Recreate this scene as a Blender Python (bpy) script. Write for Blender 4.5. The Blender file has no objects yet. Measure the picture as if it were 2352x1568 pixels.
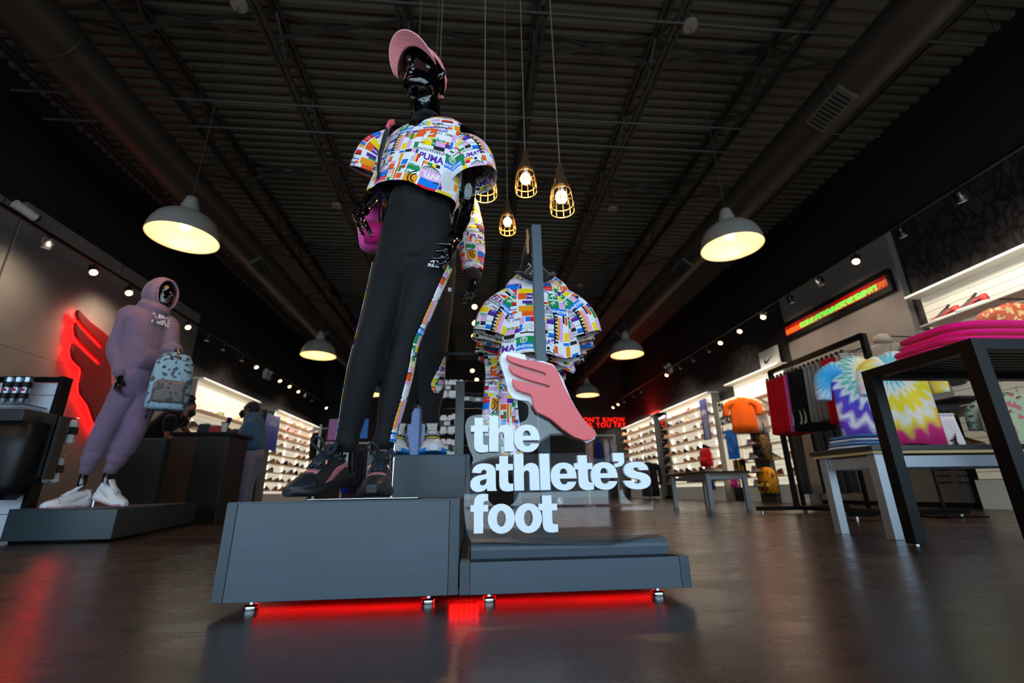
import bpy, bmesh, math, random
import numpy as np
from mathutils import Vector, Matrix, noise
random.seed(7)
PI = math.pi
V = Vector
SC = bpy.context.scene
C = SC.collection

# ------------------------------------------------------------------ camera
CAMH = 0.28
AX = V((0.99632984, -0.011648, 0.08480079))
AY = V((-0.0841609, -0.31401969, 0.9456789))
AZ = V((-0.01561385, 0.94934502, 0.31384749))
cd = bpy.data.cameras.new('camera'); cam = bpy.data.objects.new('camera', cd); C.objects.link(cam)
cd.sensor_width = 36.0; cd.lens = 1045.0/2352*36
cd.clip_start = 0.02
right = V((AX[0], AY[0], AZ[0])); up = V((AX[1], AY[1], AZ[1])); fwd = V((AX[2], AY[2], AZ[2]))
cam.matrix_world = Matrix(((right.x, up.x, -fwd.x, 0), (right.y, up.y, -fwd.y, 0), (right.z, up.z, -fwd.z, CAMH), (0, 0, 0, 1)))
cd.dof.use_dof = True; cd.dof.focus_distance = 1.5; cd.dof.aperture_fstop = 2.8
SC.camera = cam
SC.view_settings.view_transform = 'Standard'; SC.view_settings.look = 'None'
SC.view_settings.exposure = 0.0; SC.view_settings.gamma = 1.0; SC.view_settings.use_curve_mapping = False
SC.cycles.use_denoising = True; SC.cycles.use_adaptive_sampling = True; SC.cycles.adaptive_threshold = .02
SC.cycles.max_bounces = 7; SC.cycles.diffuse_bounces = 3; SC.cycles.glossy_bounces = 4
SC.cycles.transparent_max_bounces = 8; SC.cycles.transmission_bounces = 6
SC.cycles.sample_clamp_indirect = 6.0
SC.cycles.caustics_reflective = False; SC.cycles.caustics_refractive = False

# ------------------------------------------------------------------ sky outside the shopfront
w = bpy.data.worlds.new('sky'); SC.world = w; w.use_nodes = True
bg = w.node_tree.nodes['Background']
bg.inputs[0].default_value = (0.60, 0.82, 1.0, 1); bg.inputs[1].default_value = 3.7

def light(kind, name, loc, energy, col=(1, 1, 1), size=.1, rot=None, spot=None, blend=.5):
    d = bpy.data.lights.new(name, kind); d.energy = energy; d.color = col
    if kind == 'AREA': d.size = size
    elif kind != 'SUN': d.shadow_soft_size = size
    if kind == 'SPOT': d.spot_size = math.radians(spot or 60); d.spot_blend = blend
    o = bpy.data.objects.new(name, d); C.objects.link(o); o.location = loc
    if rot is not None:
        o.rotation_euler = V(rot).to_track_quat('-Z', 'Y').to_euler()
    return o
# portal: the glazed shopfront behind the camera lets the sky in
pt = light('AREA', 'sky_portal', (0, -1.15, 1.75), 1, rot=(0, 1, 0)); pt.data.shape = 'RECTANGLE'
pt.data.size = 7.0; pt.data.size_y = 3.4; pt.data.cycles.is_portal = True
sun = light('SUN', 'sun', (0, -6, 8), 9, (1, .95, .88), rot=(.35, .45, -1.25)); sun.data.angle = .01   # lights the pavement; an added, unseen canopy keeps it off the shop floor
WARM = (1.0, .66, .36)
# track spots: aim at both side walls (position, aim, power)
for y, e in ((4.3, 90), (5.4, 130), (6.9, 150), (8.4, 160), (11.0, 50), (14.5, 45)):
    light('SPOT', 'wall_spot', (-5.2, y, 3.3), e*.7, (1, .80, .60), .12, V((-5.9, y+.3, 2.0))-V((-5.0, y, 3.3)), 110, 1)
for y, e in ((3.6, 40), (6.0, 120), (7.4, 120), (9.6, 60), (12.6, 50)):
    light('SPOT', 'wall_spot', (5.25, y, 3.3), e*.85, (1, .80, .62), .12, V((6.3, y+.3, 2.0))-V((5.0, y, 3.3)), 115, 1)
for p_, a_, e in (((5.2, 8.4, 3.3), (5.5, 9.1, 1.6), 120), ((5.2, 3.0, 3.3), (3.9, 4.3, 1.0), 120), ((5.2, 5.6, 3.3), (3.7, 5.0, .8), 120), ((-5.2, 5.0, 3.3), (-3.0, 4.0, 1.2), 120), ((-5.2, 7.4, 3.3), (-3.0, 7.0, 1.0), 90),
                  ((0, 7.4, 3.6), (0, 5.2, 1.0), 120), ((0, 11.5, 3.6), (0, 9.0, 0), 120), ((-5.2, 2.2, 3.3), (-1.5, 2.6, 0), 50), ((5.2, 1.6, 3.3), (2.4, 2.2, 0), 45)):
    light('SPOT', 'track_beam', p_, e, WARM, .08, V(a_)-V(p_), 70, .9)

# ------------------------------------------------------------------ photo measuring helpers (pixel on a known plane -> metres)
def ray(px, py):
    d = V((px-1176., -(py-784.), 1045.)); return V((d.dot(AX), d.dot(AY), d.dot(AZ)))
def at(px, py, y):
    r = ray(px, py); k = y/r.y; return V((r.x*k, y, CAMH+r.z*k))
def atz(px, py, z):
    r = ray(px, py); k = (z-CAMH)/r.z; return V((r.x*k, r.y*k, z))
def atx(px, py, x):
    r = ray(px, py); k = x/r.x; return V((x, r.y*k, CAMH+r.z*k))

# ------------------------------------------------------------------ materials
def s2l(c):
    return tuple(((v/255.)/12.92 if v/255. <= .04045 else ((v/255.+.055)/1.055)**2.4) for v in c)
MATS = {}
def mat(name, col, r=.5, m=0., var=.12, sc=14., bump=0., bsc=60., coat=0., em=0., emc=None, spec=.5, sheen=0., coord='Object', stretch=None):
    if name in MATS: return MATS[name]
    M = bpy.data.materials.new(name); M.use_nodes = True; nt = M.node_tree; N = nt.nodes; L = nt.links
    b = N['Principled BSDF']; c = s2l(col)
    b.inputs['Roughness'].default_value = r; b.inputs['Metallic'].default_value = m
    b.inputs['Coat Weight'].default_value = coat; b.inputs['Coat Roughness'].default_value = .05
    b.inputs['Specular IOR Level'].default_value = spec
    b.inputs['Sheen Weight'].default_value = sheen
    tc = N.new('ShaderNodeTexCoord'); mp = N.new('ShaderNodeMapping'); L.new(tc.outputs[coord], mp.inputs[0])
    if stretch: mp.inputs['Scale'].default_value = stretch
    nz = N.new('ShaderNodeTexNoise'); nz.inputs['Scale'].default_value = sc; nz.inputs['Detail'].default_value = 5
    L.new(mp.outputs[0], nz.inputs['Vector'])
    mx = N.new('ShaderNodeMix'); mx.data_type = 'RGBA'
    mx.inputs[6].default_value = (*[v*(1-var) for v in c], 1); mx.inputs[7].default_value = (*[min(1, v*(1+var)) for v in c], 1)
    L.new(nz.outputs['Fac'], mx.inputs[0]); L.new(mx.outputs[2], b.inputs['Base Color'])
    if bump:
        n2 = N.new('ShaderNodeTexNoise'); n2.inputs['Scale'].default_value = bsc; n2.inputs['Detail'].default_value = 3
        L.new(mp.outputs[0], n2.inputs['Vector'])
        bp = N.new('ShaderNodeBump'); bp.inputs['Strength'].default_value = bump; bp.inputs['Distance'].default_value = .01
        L.new(n2.outputs['Fac'], bp.inputs['Height']); L.new(bp.outputs[0], b.inputs['Normal'])
    if em:
        b.inputs['Emission Color'].default_value = (*s2l(emc or col), 1); b.inputs['Emission Strength'].default_value = em
    MATS[name] = M; return M
def cloth(name, col, **k):
    k.setdefault('r', .85); k.setdefault('var', .1); k.setdefault('sc', 9); k.setdefault('bump', .25); k.setdefault('bsc', 90); k.setdefault('sheen', .15); k.setdefault('spec', .2)
    return mat(name, col, **k)
M_laminate = mat('grey_laminate', (64, 76, 86), r=.42, var=.14, sc=3.2, stretch=(1, 1, 9), bump=.03, bsc=40)
M_laminate_edge = mat('grey_laminate_edge', (54, 64, 72), r=.45, var=.15, sc=40)
M_black = mat('black_paint', (10, 10, 11), r=.5, spec=.25, var=.2)
M_blackmetal = mat('black_powdercoat', (5, 5, 6), r=.34, spec=.16, var=.15, sc=50, bump=.02, bsc=400)
M_deck = mat('dark_painted_steel', (76, 70, 57), r=.55, var=.2, sc=6)
M_joist = mat('joist_steel', (46, 45, 41), r=.5, var=.2, sc=8)
M_duct = mat('duct_black', (44, 39, 33), r=.5, var=.2, sc=3)
M_chrome = mat('chrome', (225, 228, 232), r=.12, m=1, var=.03)
M_silver = mat('brushed_aluminium', (150, 154, 160), r=.35, m=.7, var=.06, sc=30, stretch=(8, 8, 1))
M_white = mat('white_gloss', (236, 240, 246), r=.3, var=.02)
M_offwhite = mat('offwhite_panel', (205, 205, 198), r=.5, var=.05)
M_gloss = mat('gloss_black_plastic', (3, 3, 4), r=.06, var=.0, coat=.6, spec=.6)
M_plastic_black = mat('black_plastic', (15, 15, 16), r=.35, var=.1)
M_wallpaint = mat('black_wall_paint', (13, 12, 11), r=.75, var=.2, sc=2)
M_plywood = mat('pale_wood_edge', (190, 160, 110), r=.5, var=.15, sc=9, stretch=(1, 1, 20))
M_shade = mat('grey_enamel', (112, 108, 102), r=.4, var=.05)
M_shade_in = mat('white_enamel_inside', (250, 238, 215), r=.35, var=.02)
M_bulb = mat('warm_bulb', (255, 214, 150), em=9, emc=(255, 208, 140))
M_bulb2 = mat('warm_led_lens', (255, 205, 140), em=9, emc=(255, 200, 130))
M_off = mat('frosted_lens', (190, 185, 178), r=.3, em=.35, emc=(230, 220, 205))
M_led = mat('led_white', (255, 250, 235), em=14, emc=(255, 250, 232))
M_brass = mat('brass_cage', (176, 142, 82), r=.35, m=.8, var=.1)
M_bronze = mat('bronze_socket', (92, 70, 52), r=.4, m=.6, var=.1)

# ------------------------------------------------------------------ mesh builder
class MB:
    def __init__(s): s.v = []; s.f = []; s.mi = []; s.uv = {}
    def add(s, vs, fs, mi=0):
        o = len(s.v); s.v += [V(p) for p in vs]
        for f in fs: s.f.append([i+o for i in f]); s.mi.append(mi)
        return o
    def box(s, c, d, rot=None, mi=0, taper=1.):
        x, y, z = d[0]/2, d[1]/2, d[2]/2; c = V(c)
        vs = [V((a*x*(taper if k > 0 else 1), b*y*(taper if k > 0 else 1), k*z)) for k in (-1, 1) for b in (-1, 1) for a in (-1, 1)]
        if rot is not None: vs = [rot @ p for p in vs]
        s.add([c+p for p in vs], [(0, 2, 3, 1), (4, 5, 7, 6), (0, 1, 5, 4), (2, 6, 7, 3), (0, 4, 6, 2), (1, 3, 7, 5)], mi); return s
    def bb(s, a, b, mi=0):
        a = V(a); b = V(b); return s.box((a+b)/2, [abs(b[i]-a[i]) for i in range(3)], mi=mi)
    def beam(s, a, b, w_, h_, hint=(0, 0, 1), mi=0):
        a = V(a); b = V(b); t = (b-a).normalized(); hn = V(hint)
        if abs(t.dot(hn)) > .99: hn = V((0, 1, 0))
        sx = t.cross(hn).normalized(); sz = sx.cross(t).normalized()
        R = Matrix((sx, t, sz)).transposed()
        return s.box((a+b)/2, (w_, (b-a).length, h_), R, mi)
    def loft(s, cs, rs, n=16, hint=(0, 1, 0), caps=True, mi=0, power=2., tan=None, close=False):
        cs = [V(c) for c in cs]; rings = []
        for i, c in enumerate(cs):
            if tan: t = V(tan)
            else:
                a = cs[max(0, i-1)]; b = cs[min(len(cs)-1, i+1)]; t = (b-a)
                if t.length < 1e-7: t = V((0, 0, 1))
            t = t.normalized(); h = V(hint)
            sx = h.cross(t)
            if sx.length < 1e-3: sx = V((1, 0, 0)).cross(t)
            sx.normalize(); sy = t.cross(sx).normalized()
            r = rs[i]; rx, ry = (r if hasattr(r, '__len__') else (r, r))
            ring = []
            for k in range(n):
                a = 2*PI*k/n; ca, sa = math.cos(a), math.sin(a); q = 2./power
                ring.append(c+sx*(rx*math.copysign(abs(ca)**q, ca))+sy*(ry*math.copysign(abs(sa)**q, sa)))
            rings.append(ring)
        s.rings(rings, caps, mi); return s
    def rings(s, rings, caps=True, mi=0):
        n = len(rings[0]); vs = [p for r in rings for p in r]; fs = []
        for i in range(len(rings)-1):
            for k in range(n):
                k2 = (k+1) % n; fs.append((i*n+k, i*n+k2, (i+1)*n+k2, (i+1)*n+k))
        if caps:
            fs.append(tuple(range(n))[::-1]); m = (len(rings)-1)*n; fs.append(tuple(m+k for k in range(n)))
        s.add(vs, fs, mi)
    def grid(s, rows, mi=0):
        n = len(rows[0]); vs = [p for r in rows for p in r]; fs = []
        for i in range(len(rows)-1):
            for k in range(n-1): fs.append((i*n+k, i*n+k+1, (i+1)*n+k+1, (i+1)*n+k))
        s.add(vs, fs, mi)
    def tube(s, pts, r, n=8, mi=0, caps=True): return s.loft(pts, [r]*len(pts) if not hasattr(r, '__len__') else r, n, hint=(.13, .9, .21), caps=caps, mi=mi)
    def cyl(s, a, b, r, n=16, mi=0, r2=None): return s.loft([a, b], [r, r if r2 is None else r2], n, hint=(.01, .9, .1), mi=mi)
    def ball(s, c, r, n=12, m=8, mi=0):
        c = V(c); rr = r if hasattr(r, '__len__') else (r, r, r)
        rings = []
        for i in range(m+1):
            a = PI*(.02+.96*i/m)-PI/2
            rings.append([c+V((rr[0]*math.cos(a)*math.cos(2*PI*k/n), rr[1]*math.cos(a)*math.sin(2*PI*k/n), rr[2]*math.sin(a))) for k in range(n)])
        s.rings(rings, True, mi); return s
    def lathe(s, prof, c=(0, 0, 0), n=24, mi=0, caps=False):
        c = V(c); s.rings([[c+V((r*math.cos(2*PI*k/n), r*math.sin(2*PI*k/n), z)) for k in range(n)] for r, z in prof], caps, mi); return s
    def xf(s, M, start=0):
        for i in range(start, len(s.v)): s.v[i] = M @ s.v[i]
        return s
    def mesh(s, name):
        me = bpy.data.meshes.new(name); me.from_pydata([tuple(p) for p in s.v], [], s.f)
        for p, k in zip(me.polygons, s.mi): p.material_index = k
        return me
    def build(s, name, mats, parent=None, smooth=False, bevel=0, loc=None, sub=0, solid=0):
        me = s.mesh(name)
        for m_ in (mats if isinstance(mats, (list, tuple)) else [mats]): me.materials.append(m_)
        bm = bmesh.new(); bm.from_mesh(me); bmesh.ops.recalc_face_normals(bm, faces=bm.faces); bm.to_mesh(me); bm.free()
        return link(name, me, parent, smooth, bevel, loc, sub, solid)
def link(name, me, parent=None, smooth=False, bevel=0, loc=None, sub=0, solid=0):
    o = bpy.data.objects.new(name, me); C.objects.link(o)
    if smooth:
        me.shade_smooth()
        if smooth != True:
            try: me.set_sharp_from_angle(angle=math.radians(smooth))
            except Exception: pass
    if parent is not None:
        o.parent = parent; o.matrix_parent_inverse = parent_inv(parent)
    if loc is not None: o.location = loc
    if bevel:
        b = o.modifiers.new('b', 'BEVEL'); b.width = bevel; b.segments = 2; b.limit_method = 'ANGLE'
    if solid:
        b = o.modifiers.new('t', 'SOLIDIFY'); b.thickness = solid; b.offset = 0
    if sub:
        b = o.modifiers.new('s', 'SUBSURF'); b.levels = sub; b.render_levels = sub
    return o
# children of a thing are built in WORLD coordinates; parent_inv keeps them there
def parent_inv(p):
    if p.parent is not None: return Matrix()      # sub-part: its part already sits at the world origin under its thing
    return (Matrix.Translation(p.location) @ p.rotation_euler.to_matrix().to_4x4()).inverted()
def thing(name, label, cat, loc=(0, 0, 0), group=None, rz=0):
    o = bpy.data.objects.new(name, None); C.objects.link(o); o.location = loc; o.rotation_euler = (0, 0, rz)
    o.empty_display_size = .05
    return tag(o, label, cat, group)
def tag(o, label=None, cat=None, group=None, kind=None):
    if label: o['label'] = label
    if cat: o['category'] = cat
    if group: o['group'] = group
    if kind: o['kind'] = kind
    return o
def struct(o): o['kind'] = 'structure'; return o
def dup(root, loc=None, rz=None, label=None, group=None, mats=None):
    r = root.copy(); C.objects.link(r)
    if loc is not None: r.location = loc
    if rz is not None: r.rotation_euler = (0, 0, rz)
    if label: r['label'] = label
    if group: r['group'] = group
    for ch in list(root.children):
        c = ch.copy(); C.objects.link(c); c.parent = r
        for g in list(ch.children):
            d = g.copy(); C.objects.link(d); d.parent = c
    return r
def remesh(mb, name, mats, parent=None, voxel=.006, smooth=2, dec=None, uvf=None, disp=None):
    me = mb.mesh('tmp'); o = bpy.data.objects.new('tmp', me); C.objects.link(o)
    bm = bmesh.new(); bm.from_mesh(me); bmesh.ops.recalc_face_normals(bm, faces=bm.faces); bm.to_mesh(me); bm.free()
    r = o.modifiers.new('r', 'REMESH'); r.mode = 'VOXEL'; r.voxel_size = voxel
    if smooth:
        s_ = o.modifiers.new('s', 'SMOOTH'); s_.iterations = smooth; s_.factor = .6
    if dec:
        d = o.modifiers.new('d', 'DECIMATE'); d.ratio = dec
    dg = bpy.context.evaluated_depsgraph_get(); ev = o.evaluated_get(dg)
    m2 = bpy.data.meshes.new_from_object(ev); bpy.data.objects.remove(o); m2.name = name
    m2.materials.clear()
    for m_ in (mats if isinstance(mats, (list, tuple)) else [mats]): m2.materials.append(m_)
    for p in m2.polygons: p.material_index = 0
    if disp:
        m2.update(); co = [v.co.copy() for v in m2.vertices]; nn = [v.normal.copy() for v in m2.vertices]
        for v, c, n_ in zip(m2.vertices, co, nn): v.co = c+n_*disp(c, n_)
    if uvf: setuv(m2, uvf)
    m2.shade_smooth()
    return link(name, m2, parent)
def setuv(me, f):
    uv = me.uv_layers.new(name='uv'); co = me.vertices
    for lp in me.loops:
        uv.data[lp.index].uv = f(co[lp.vertex_index].co)
def lerp(a, b, t): return a+(b-a)*t
def smoothpath(pts, n):
    """Catmull-Rom through tuples of floats"""
    P = [np.array(p, float) for p in pts]; out = []
    for i in range(len(P)-1):
        p0 = P[max(0, i-1)]; p1 = P[i]; p2 = P[i+1]; p3 = P[min(len(P)-1, i+2)]
        for k in range(n):
            t = k/n; out.append(.5*((2*p1)+(-p0+p2)*t+(2*p0-5*p1+4*p2-p3)*t*t+(-p0+3*p1-3*p2+p3)*t**3))
    out.append(P[-1]); return out
# flat outline (list of closed loops of 2-D points) -> solid prism mesh in the XZ plane, thickness along Y
def prism(loops, thick, to3, name, mats, parent=None, bevel=0, smooth=False):
    cu = bpy.data.curves.new('c', 'CURVE'); cu.dimensions = '2D'; cu.fill_mode = 'BOTH'; cu.extrude = .5
    for lp in loops:
        sp = cu.splines.new('POLY'); sp.points.add(len(lp)-1)
        for p, q in zip(sp.points, lp): p.co = (q[0]*60, q[1]*60, 0, 1)
        sp.use_cyclic_u = True
    o = bpy.data.objects.new('c', cu); C.objects.link(o)
    dg = bpy.context.evaluated_depsgraph_get(); me = bpy.data.meshes.new_from_object(o.evaluated_get(dg))
    bpy.data.objects.remove(o)
    me.name = name; me.materials.clear()
    for v in me.vertices: v.co = to3(v.co.x/60, v.co.y/60, v.co.z*thick)
    for m_ in (mats if isinstance(mats, (list, tuple)) else [mats]): me.materials.append(m_)
    bm = bmesh.new(); bm.from_mesh(me); bmesh.ops.remove_doubles(bm, verts=bm.verts, dist=1e-6); bmesh.ops.recalc_face_normals(bm, faces=bm.faces); bm.to_mesh(me); bm.free()
    return link(name, me, parent, smooth=smooth, bevel=bevel)
def bez(path, n=6):
    out = []; cur = None
    for c in path:
        if c[0] in 'ML': cur = c[1:]; out.append(cur)
        else:
            x1, y1, x2, y2, x, y = c[1:]; x0, y0 = cur
            for k in range(1, n+1):
                t = k/n; a = (1-t)**3; b_ = 3*t*(1-t)**2; c_ = 3*t*t*(1-t); d_ = t**3
                out.append((a*x0+b_*x1+c_*x2+d_*x, a*y0+b_*y1+c_*y2+d_*y))
            cur = (x, y)
    if math.hypot(out[0][0]-out[-1][0], out[0][1]-out[-1][1]) < 1e-6: out.pop()
    return out
def ell(cx, cy, rx, ry, n=28): return [(cx+rx*math.cos(2*PI*k/n), cy+ry*math.sin(2*PI*k/n)) for k in range(n)]
def text_mesh(s, size=1., bold=0.0, align='LEFT', extrude=0, spacing=1.0):
    cu = bpy.data.curves.new('t', 'FONT'); cu.body = s; cu.size = size; cu.offset = bold; cu.extrude = extrude; cu.align_x = align; cu.resolution_u = 3; cu.space_character = spacing
    o = bpy.data.objects.new('t', cu); C.objects.link(o)
    dg = bpy.context.evaluated_depsgraph_get(); me = bpy.data.meshes.new_from_object(o.evaluated_get(dg))
    bpy.data.objects.remove(o); return me
def text(s, name, mats, parent, size, to3, bold=0., align='CENTER', extrude=0., spacing=1.0):
    me = text_mesh(s, size*60, bold*60, align, extrude*60, spacing); me.materials.clear(); me.materials.append(mats); me.name = name
    for v in me.vertices: v.co = to3(v.co.x/60, v.co.y/60, v.co.z/60)
    return link(name, me, parent)
# ================================================================== THE SETTING
XL, XR, YB, ZD, YF = -5.9, 6.3, 18.3, 5.5, -1.2
def mat_floor():
    M = mat('stained_concrete_floor', (50, 37, 32), r=.3, spec=.36, var=.14, sc=.8, bump=.05, bsc=9)
    nt = M.node_tree; N = nt.nodes; L = nt.links; b = N['Principled BSDF']
    tc = N.new('ShaderNodeTexCoord'); n = N.new('ShaderNodeTexNoise'); n.inputs['Scale'].default_value = 2.4; n.inputs['Detail'].default_value = 7; n.inputs['Roughness'].default_value = .65
    mp = N.new('ShaderNodeMapping'); mp.inputs['Scale'].default_value = (1, 2.4, 1); L.new(tc.outputs['Object'], mp.inputs[0]); L.new(mp.outputs[0], n.inputs['Vector'])
    r = N.new('ShaderNodeMapRange'); r.inputs[1].default_value = .35; r.inputs[2].default_value = .7; r.inputs[3].default_value = .24; r.inputs[4].default_value = .34
    L.new(n.outputs['Fac'], r.inputs[0]); L.new(r.outputs[0], b.inputs['Roughness']); return M
struct(MB().bb((XL-.1, YF, -.1), (XR+.1, YB+.1, 0)).build('floor', mat_floor()))
def mat_leaf():
    M = mat('leaf_pattern_wallpaper', (26, 23, 22), r=.7, var=.2, sc=3); nt = M.node_tree; N = nt.nodes; L = nt.links; b = N['Principled BSDF']
    tc = N.new('ShaderNodeTexCoord'); mp = N.new('ShaderNodeMapping'); mp.inputs['Rotation'].default_value = (.5, 0, 0); mp.inputs['Scale'].default_value = (1, 7, 3.6)
    L.new(tc.outputs['Object'], mp.inputs[0])
    nz = N.new('ShaderNodeTexNoise'); nz.inputs['Scale'].default_value = .9; L.new(mp.outputs[0], nz.inputs['Vector'])
    ad = N.new('ShaderNodeVectorMath'); ad.operation = 'MULTIPLY_ADD'; ad.inputs[1].default_value = (1.8, 1.8, 1.8); L.new(nz.outputs['Color'], ad.inputs[0]); L.new(mp.outputs[0], ad.inputs[2])
    vo = N.new('ShaderNodeTexVoronoi'); vo.feature = 'DISTANCE_TO_EDGE'; vo.inputs['Scale'].default_value = 1.15; L.new(ad.outputs[0], vo.inputs['Vector'])
    vc = N.new('ShaderNodeTexVoronoi'); vc.inputs['Scale'].default_value = 1.15; L.new(ad.outputs[0], vc.inputs['Vector'])
    cr = N.new('ShaderNodeValToRGB'); cr.color_ramp.elements[0].position = .09; cr.color_ramp.elements[0].color = (*s2l((10, 9, 9)), 1)
    cr.color_ramp.elements[1].position = .14; cr.color_ramp.elements[1].color = (*s2l((50, 43, 42)), 1)
    L.new(vo.outputs['Distance'], cr.inputs[0])
    mx = N.new('ShaderNodeMix'); mx.data_type = 'RGBA'; mx.blend_type = 'MULTIPLY'; mx.inputs[0].default_value = .5
    L.new(cr.outputs[0], mx.inputs[6]); bw = N.new('ShaderNodeRGBToBW'); L.new(vc.outputs['Color'], bw.inputs[0]); L.new(bw.outputs[0], mx.inputs[7]); L.new(mx.outputs[2], b.inputs['Base Color']); return M
M_leaf = mat_leaf()
def mat_conc():
    M = mat('concrete_panel', (112, 106, 100), r=.75, var=.3, sc=1.6, bump=.15, bsc=5); nt = M.node_tree; N = nt.nodes; L = nt.links
    return M
M_conc = mat_conc()
M_upper = M_wallpaint
struct(MB().bb((XL-.15, YF, 0), (XL, YB, 3.97)).build('wall_left', M_leaf))
struct(MB().bb((XR, YF, 0), (XR+.15, YB, 3.97)).build('wall_right', M_leaf))
struct(MB().bb((XL-.15, YF, 3.97), (XL, YB, ZD+.1)).build('trim_1', M_upper))
struct(MB().bb((XR, YF, 3.97), (XR+.15, YB, ZD+.1)).build('trim_2', M_upper))
struct(MB().bb((XL-.15, YB, 0), (XR+.15, YB+.15, 3.4)).build('wall_back', mat('back_wall_texture', (36, 31, 29), r=.8, var=.5, sc=30, bump=.3, bsc=30)))
struct(MB().bb((XL-.15, YB, 3.4), (XR+.15, YB+.15, ZD+.1)).build('trim_3', M_upper))
# concrete clad sections of the side walls, built as boards
for side, y0, y1, n in ((-1, 5.57, 9.57, 3), (1, 5.53, 8.05, 2)):
    x0 = XL if side < 0 else XR
    wl = tag(MB().bb((x0, y0, .0), (x0-side*.07, y1, .06)).build('trim_%d' % (4 if side < 0 else 5), M_black)); struct(wl)
    for k in range(n):
        for j in range(2):
            a = y0+(y1-y0)*k/n; b = y0+(y1-y0)*(k+1)/n; z0, z1 = ((.06, 2.1), (2.103, 3.965))[j]
            MB().bb((x0, a+.0015, z0), (x0-side*.10, b-.0015, z1)).build('panel', M_conc, wl, bevel=.003)
# the near concrete return at the left edge of the picture
struct(MB().bb((XL, 4.6, 0), (XL+.09, 5.55, 3.85)).build('trim_6', M_conc))
# shopfront behind the camera: glazed, open to daylight
M_glass = mat('shopfront_glass', (230, 240, 240), r=.0, var=0)
M_glass.node_tree.nodes['Principled BSDF'].inputs['Transmission Weight'].default_value = 1
M_glass.node_tree.nodes['Principled BSDF'].inputs['IOR'].default_value = 1.01
fr = MB()
for x in (-6.0, -3.5, -1.2, 1.2, 3.5, 6.35): fr.bb((x-.04, YF-.06, 0), (x+.04, YF+.02, 3.45))
fr.bb((-6, YF-.06, 2.3), (6.3, YF+.02, 2.38)); fr.bb((-6, YF-.06, 0), (-1.2, YF+.02, .12)); fr.bb((1.2, YF-.06, 0), (6.3, YF+.02, .12))
fw = struct(fr.build('window_1', M_blackmetal))
struct(MB().bb((XL-.15, YF-.15, 3.45), (XR+.15, YF, ZD+.1)).build('wall_front', M_wallpaint))
struct(MB().bb((-14, -20, -.14), (14, YF, -.02)).build('trim_7', mat('pale_pavement', (168, 172, 178), r=.8, var=.2, sc=2)))
struct(MB().bb((XL-.15, YF-1.35, 3.45), (XR+.15, YF-.1, 3.6)).build('trim_9', M_wallpaint))  # unseen canopy added outside to block the sun from the interior
# pale parked car outside, seen only as a reflection in the clear sign board
def car():
    t = thing('parked_car', 'pale grey car parked outside the shopfront', 'car', (2.0, -7.5, -.02))
    body = [(-2.2, .25), (-2.2, .75), (-1.7, .95), (-1.0, 1.02), (-.4, 1.42), (.8, 1.45), (1.5, 1.05), (2.15, .9), (2.2, .3)]
    vs = [V((2.0+x, -7.5+s*.85, z)) for s in (-1, 1) for x, z in body]; n = len(body)
    m = MB(); m.add(vs, [tuple(range(n)), tuple(range(n, 2*n))[::-1]]+[(k, (k+1) % n, n+(k+1) % n, n+k) for k in range(n)])
    m.build('body', mat('silver_paint', (170, 175, 180), r=.3, m=.5), t, bevel=.05)
    g = MB(); g.add([V((2.0+x, -7.5+.86, z)) for x, z in ((-.95, 1.0), (-.4, 1.36), (.75, 1.38), (1.3, 1.04))], [(0, 1, 2, 3)]); g.build('window_glass', mat('dark_glass', (20, 24, 28), r=.05), t)
    for x in (-1.4, 1.4): MB().cyl((2.0+x, -7.5+.7, .32), (2.0+x, -7.5+.9, .32), .33, 20).build('wheel', M_plastic_black, t)
car()
# corrugated steel deck
d = MB(); rows = []; y = YF; z0, z1, P = ZD, ZD+.045, .152
while y < YB:
    for dy, z in ((0, z0), (.06, z0), (.076, z1), (.136, z1)): rows.append([V((XL-.1, y+dy, z)), V((XR+.1, y+dy, z))])
    y += P
d.grid(rows); struct(d.build('ceiling', M_deck))
struct(MB().bb((XL-.15, YF-.1, ZD+.1), (XR+.15, YB+.1, ZD+.16)).build('trim_8', M_black))
# open-web joists running into the depth
JX = [-5.2, -3.72, -2.25, -.79, .68, 2.15, 3.62, 5.1]
JN = ['leftmost', 'second from left', 'third from left', 'fourth from left', 'fourth from right', 'third from right', 'second from right', 'rightmost']
for jx, nm in zip(JX, JN):
    t = thing('ceiling_joist', '%s open-web dark steel joist under the corrugated ceiling' % nm, 'joist', (jx, 8, 5.0), 'open-web ceiling joists')
    m = MB()
    for s in (-.035, .035): m.bb((jx+s-.018, YF, 5.0), (jx+s+.018, YB, 5.045))
    m.build('bottom_chord', M_joist, t)
    m = MB()
    for s in (-.035, .035): m.bb((jx+s-.018, YF, ZD-.05), (jx+s+.018, YB, ZD-.005))
    m.build('top_chord', M_joist, t)
    m = MB(); y = YF+.3; k = 0
    while y < YB-.7:
        m.beam((jx, y, 5.03 if k % 2 else ZD-.03), (jx, y+.6, ZD-.03 if k % 2 else 5.03), .028, .028); y += .6; k += 1
    tag(m.build('web', M_joist, t), kind='stuff')
for i, (y, nm) in enumerate(((3.9, 'nearest'), (6.4, 'second nearest'), (8.9, 'third nearest'), (11.4, 'fourth nearest'), (13.9, 'farthest'))):
    t = thing('cross_bracing', '%s row of crossed steel bridging between the ceiling joists' % nm, 'bracing', (0, y, 5.2), 'rows of ceiling bridging')
    for a, b in zip(JX[:-1], JX[1:]):
        MB().beam((a, y, 5.03), (b, y, ZD-.03), .03, .03).build('brace', M_joist, t)
        MB().beam((a, y+.03, ZD-.03), (b, y+.03, 5.03), .03, .03).build('brace', M_joist, t)
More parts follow.
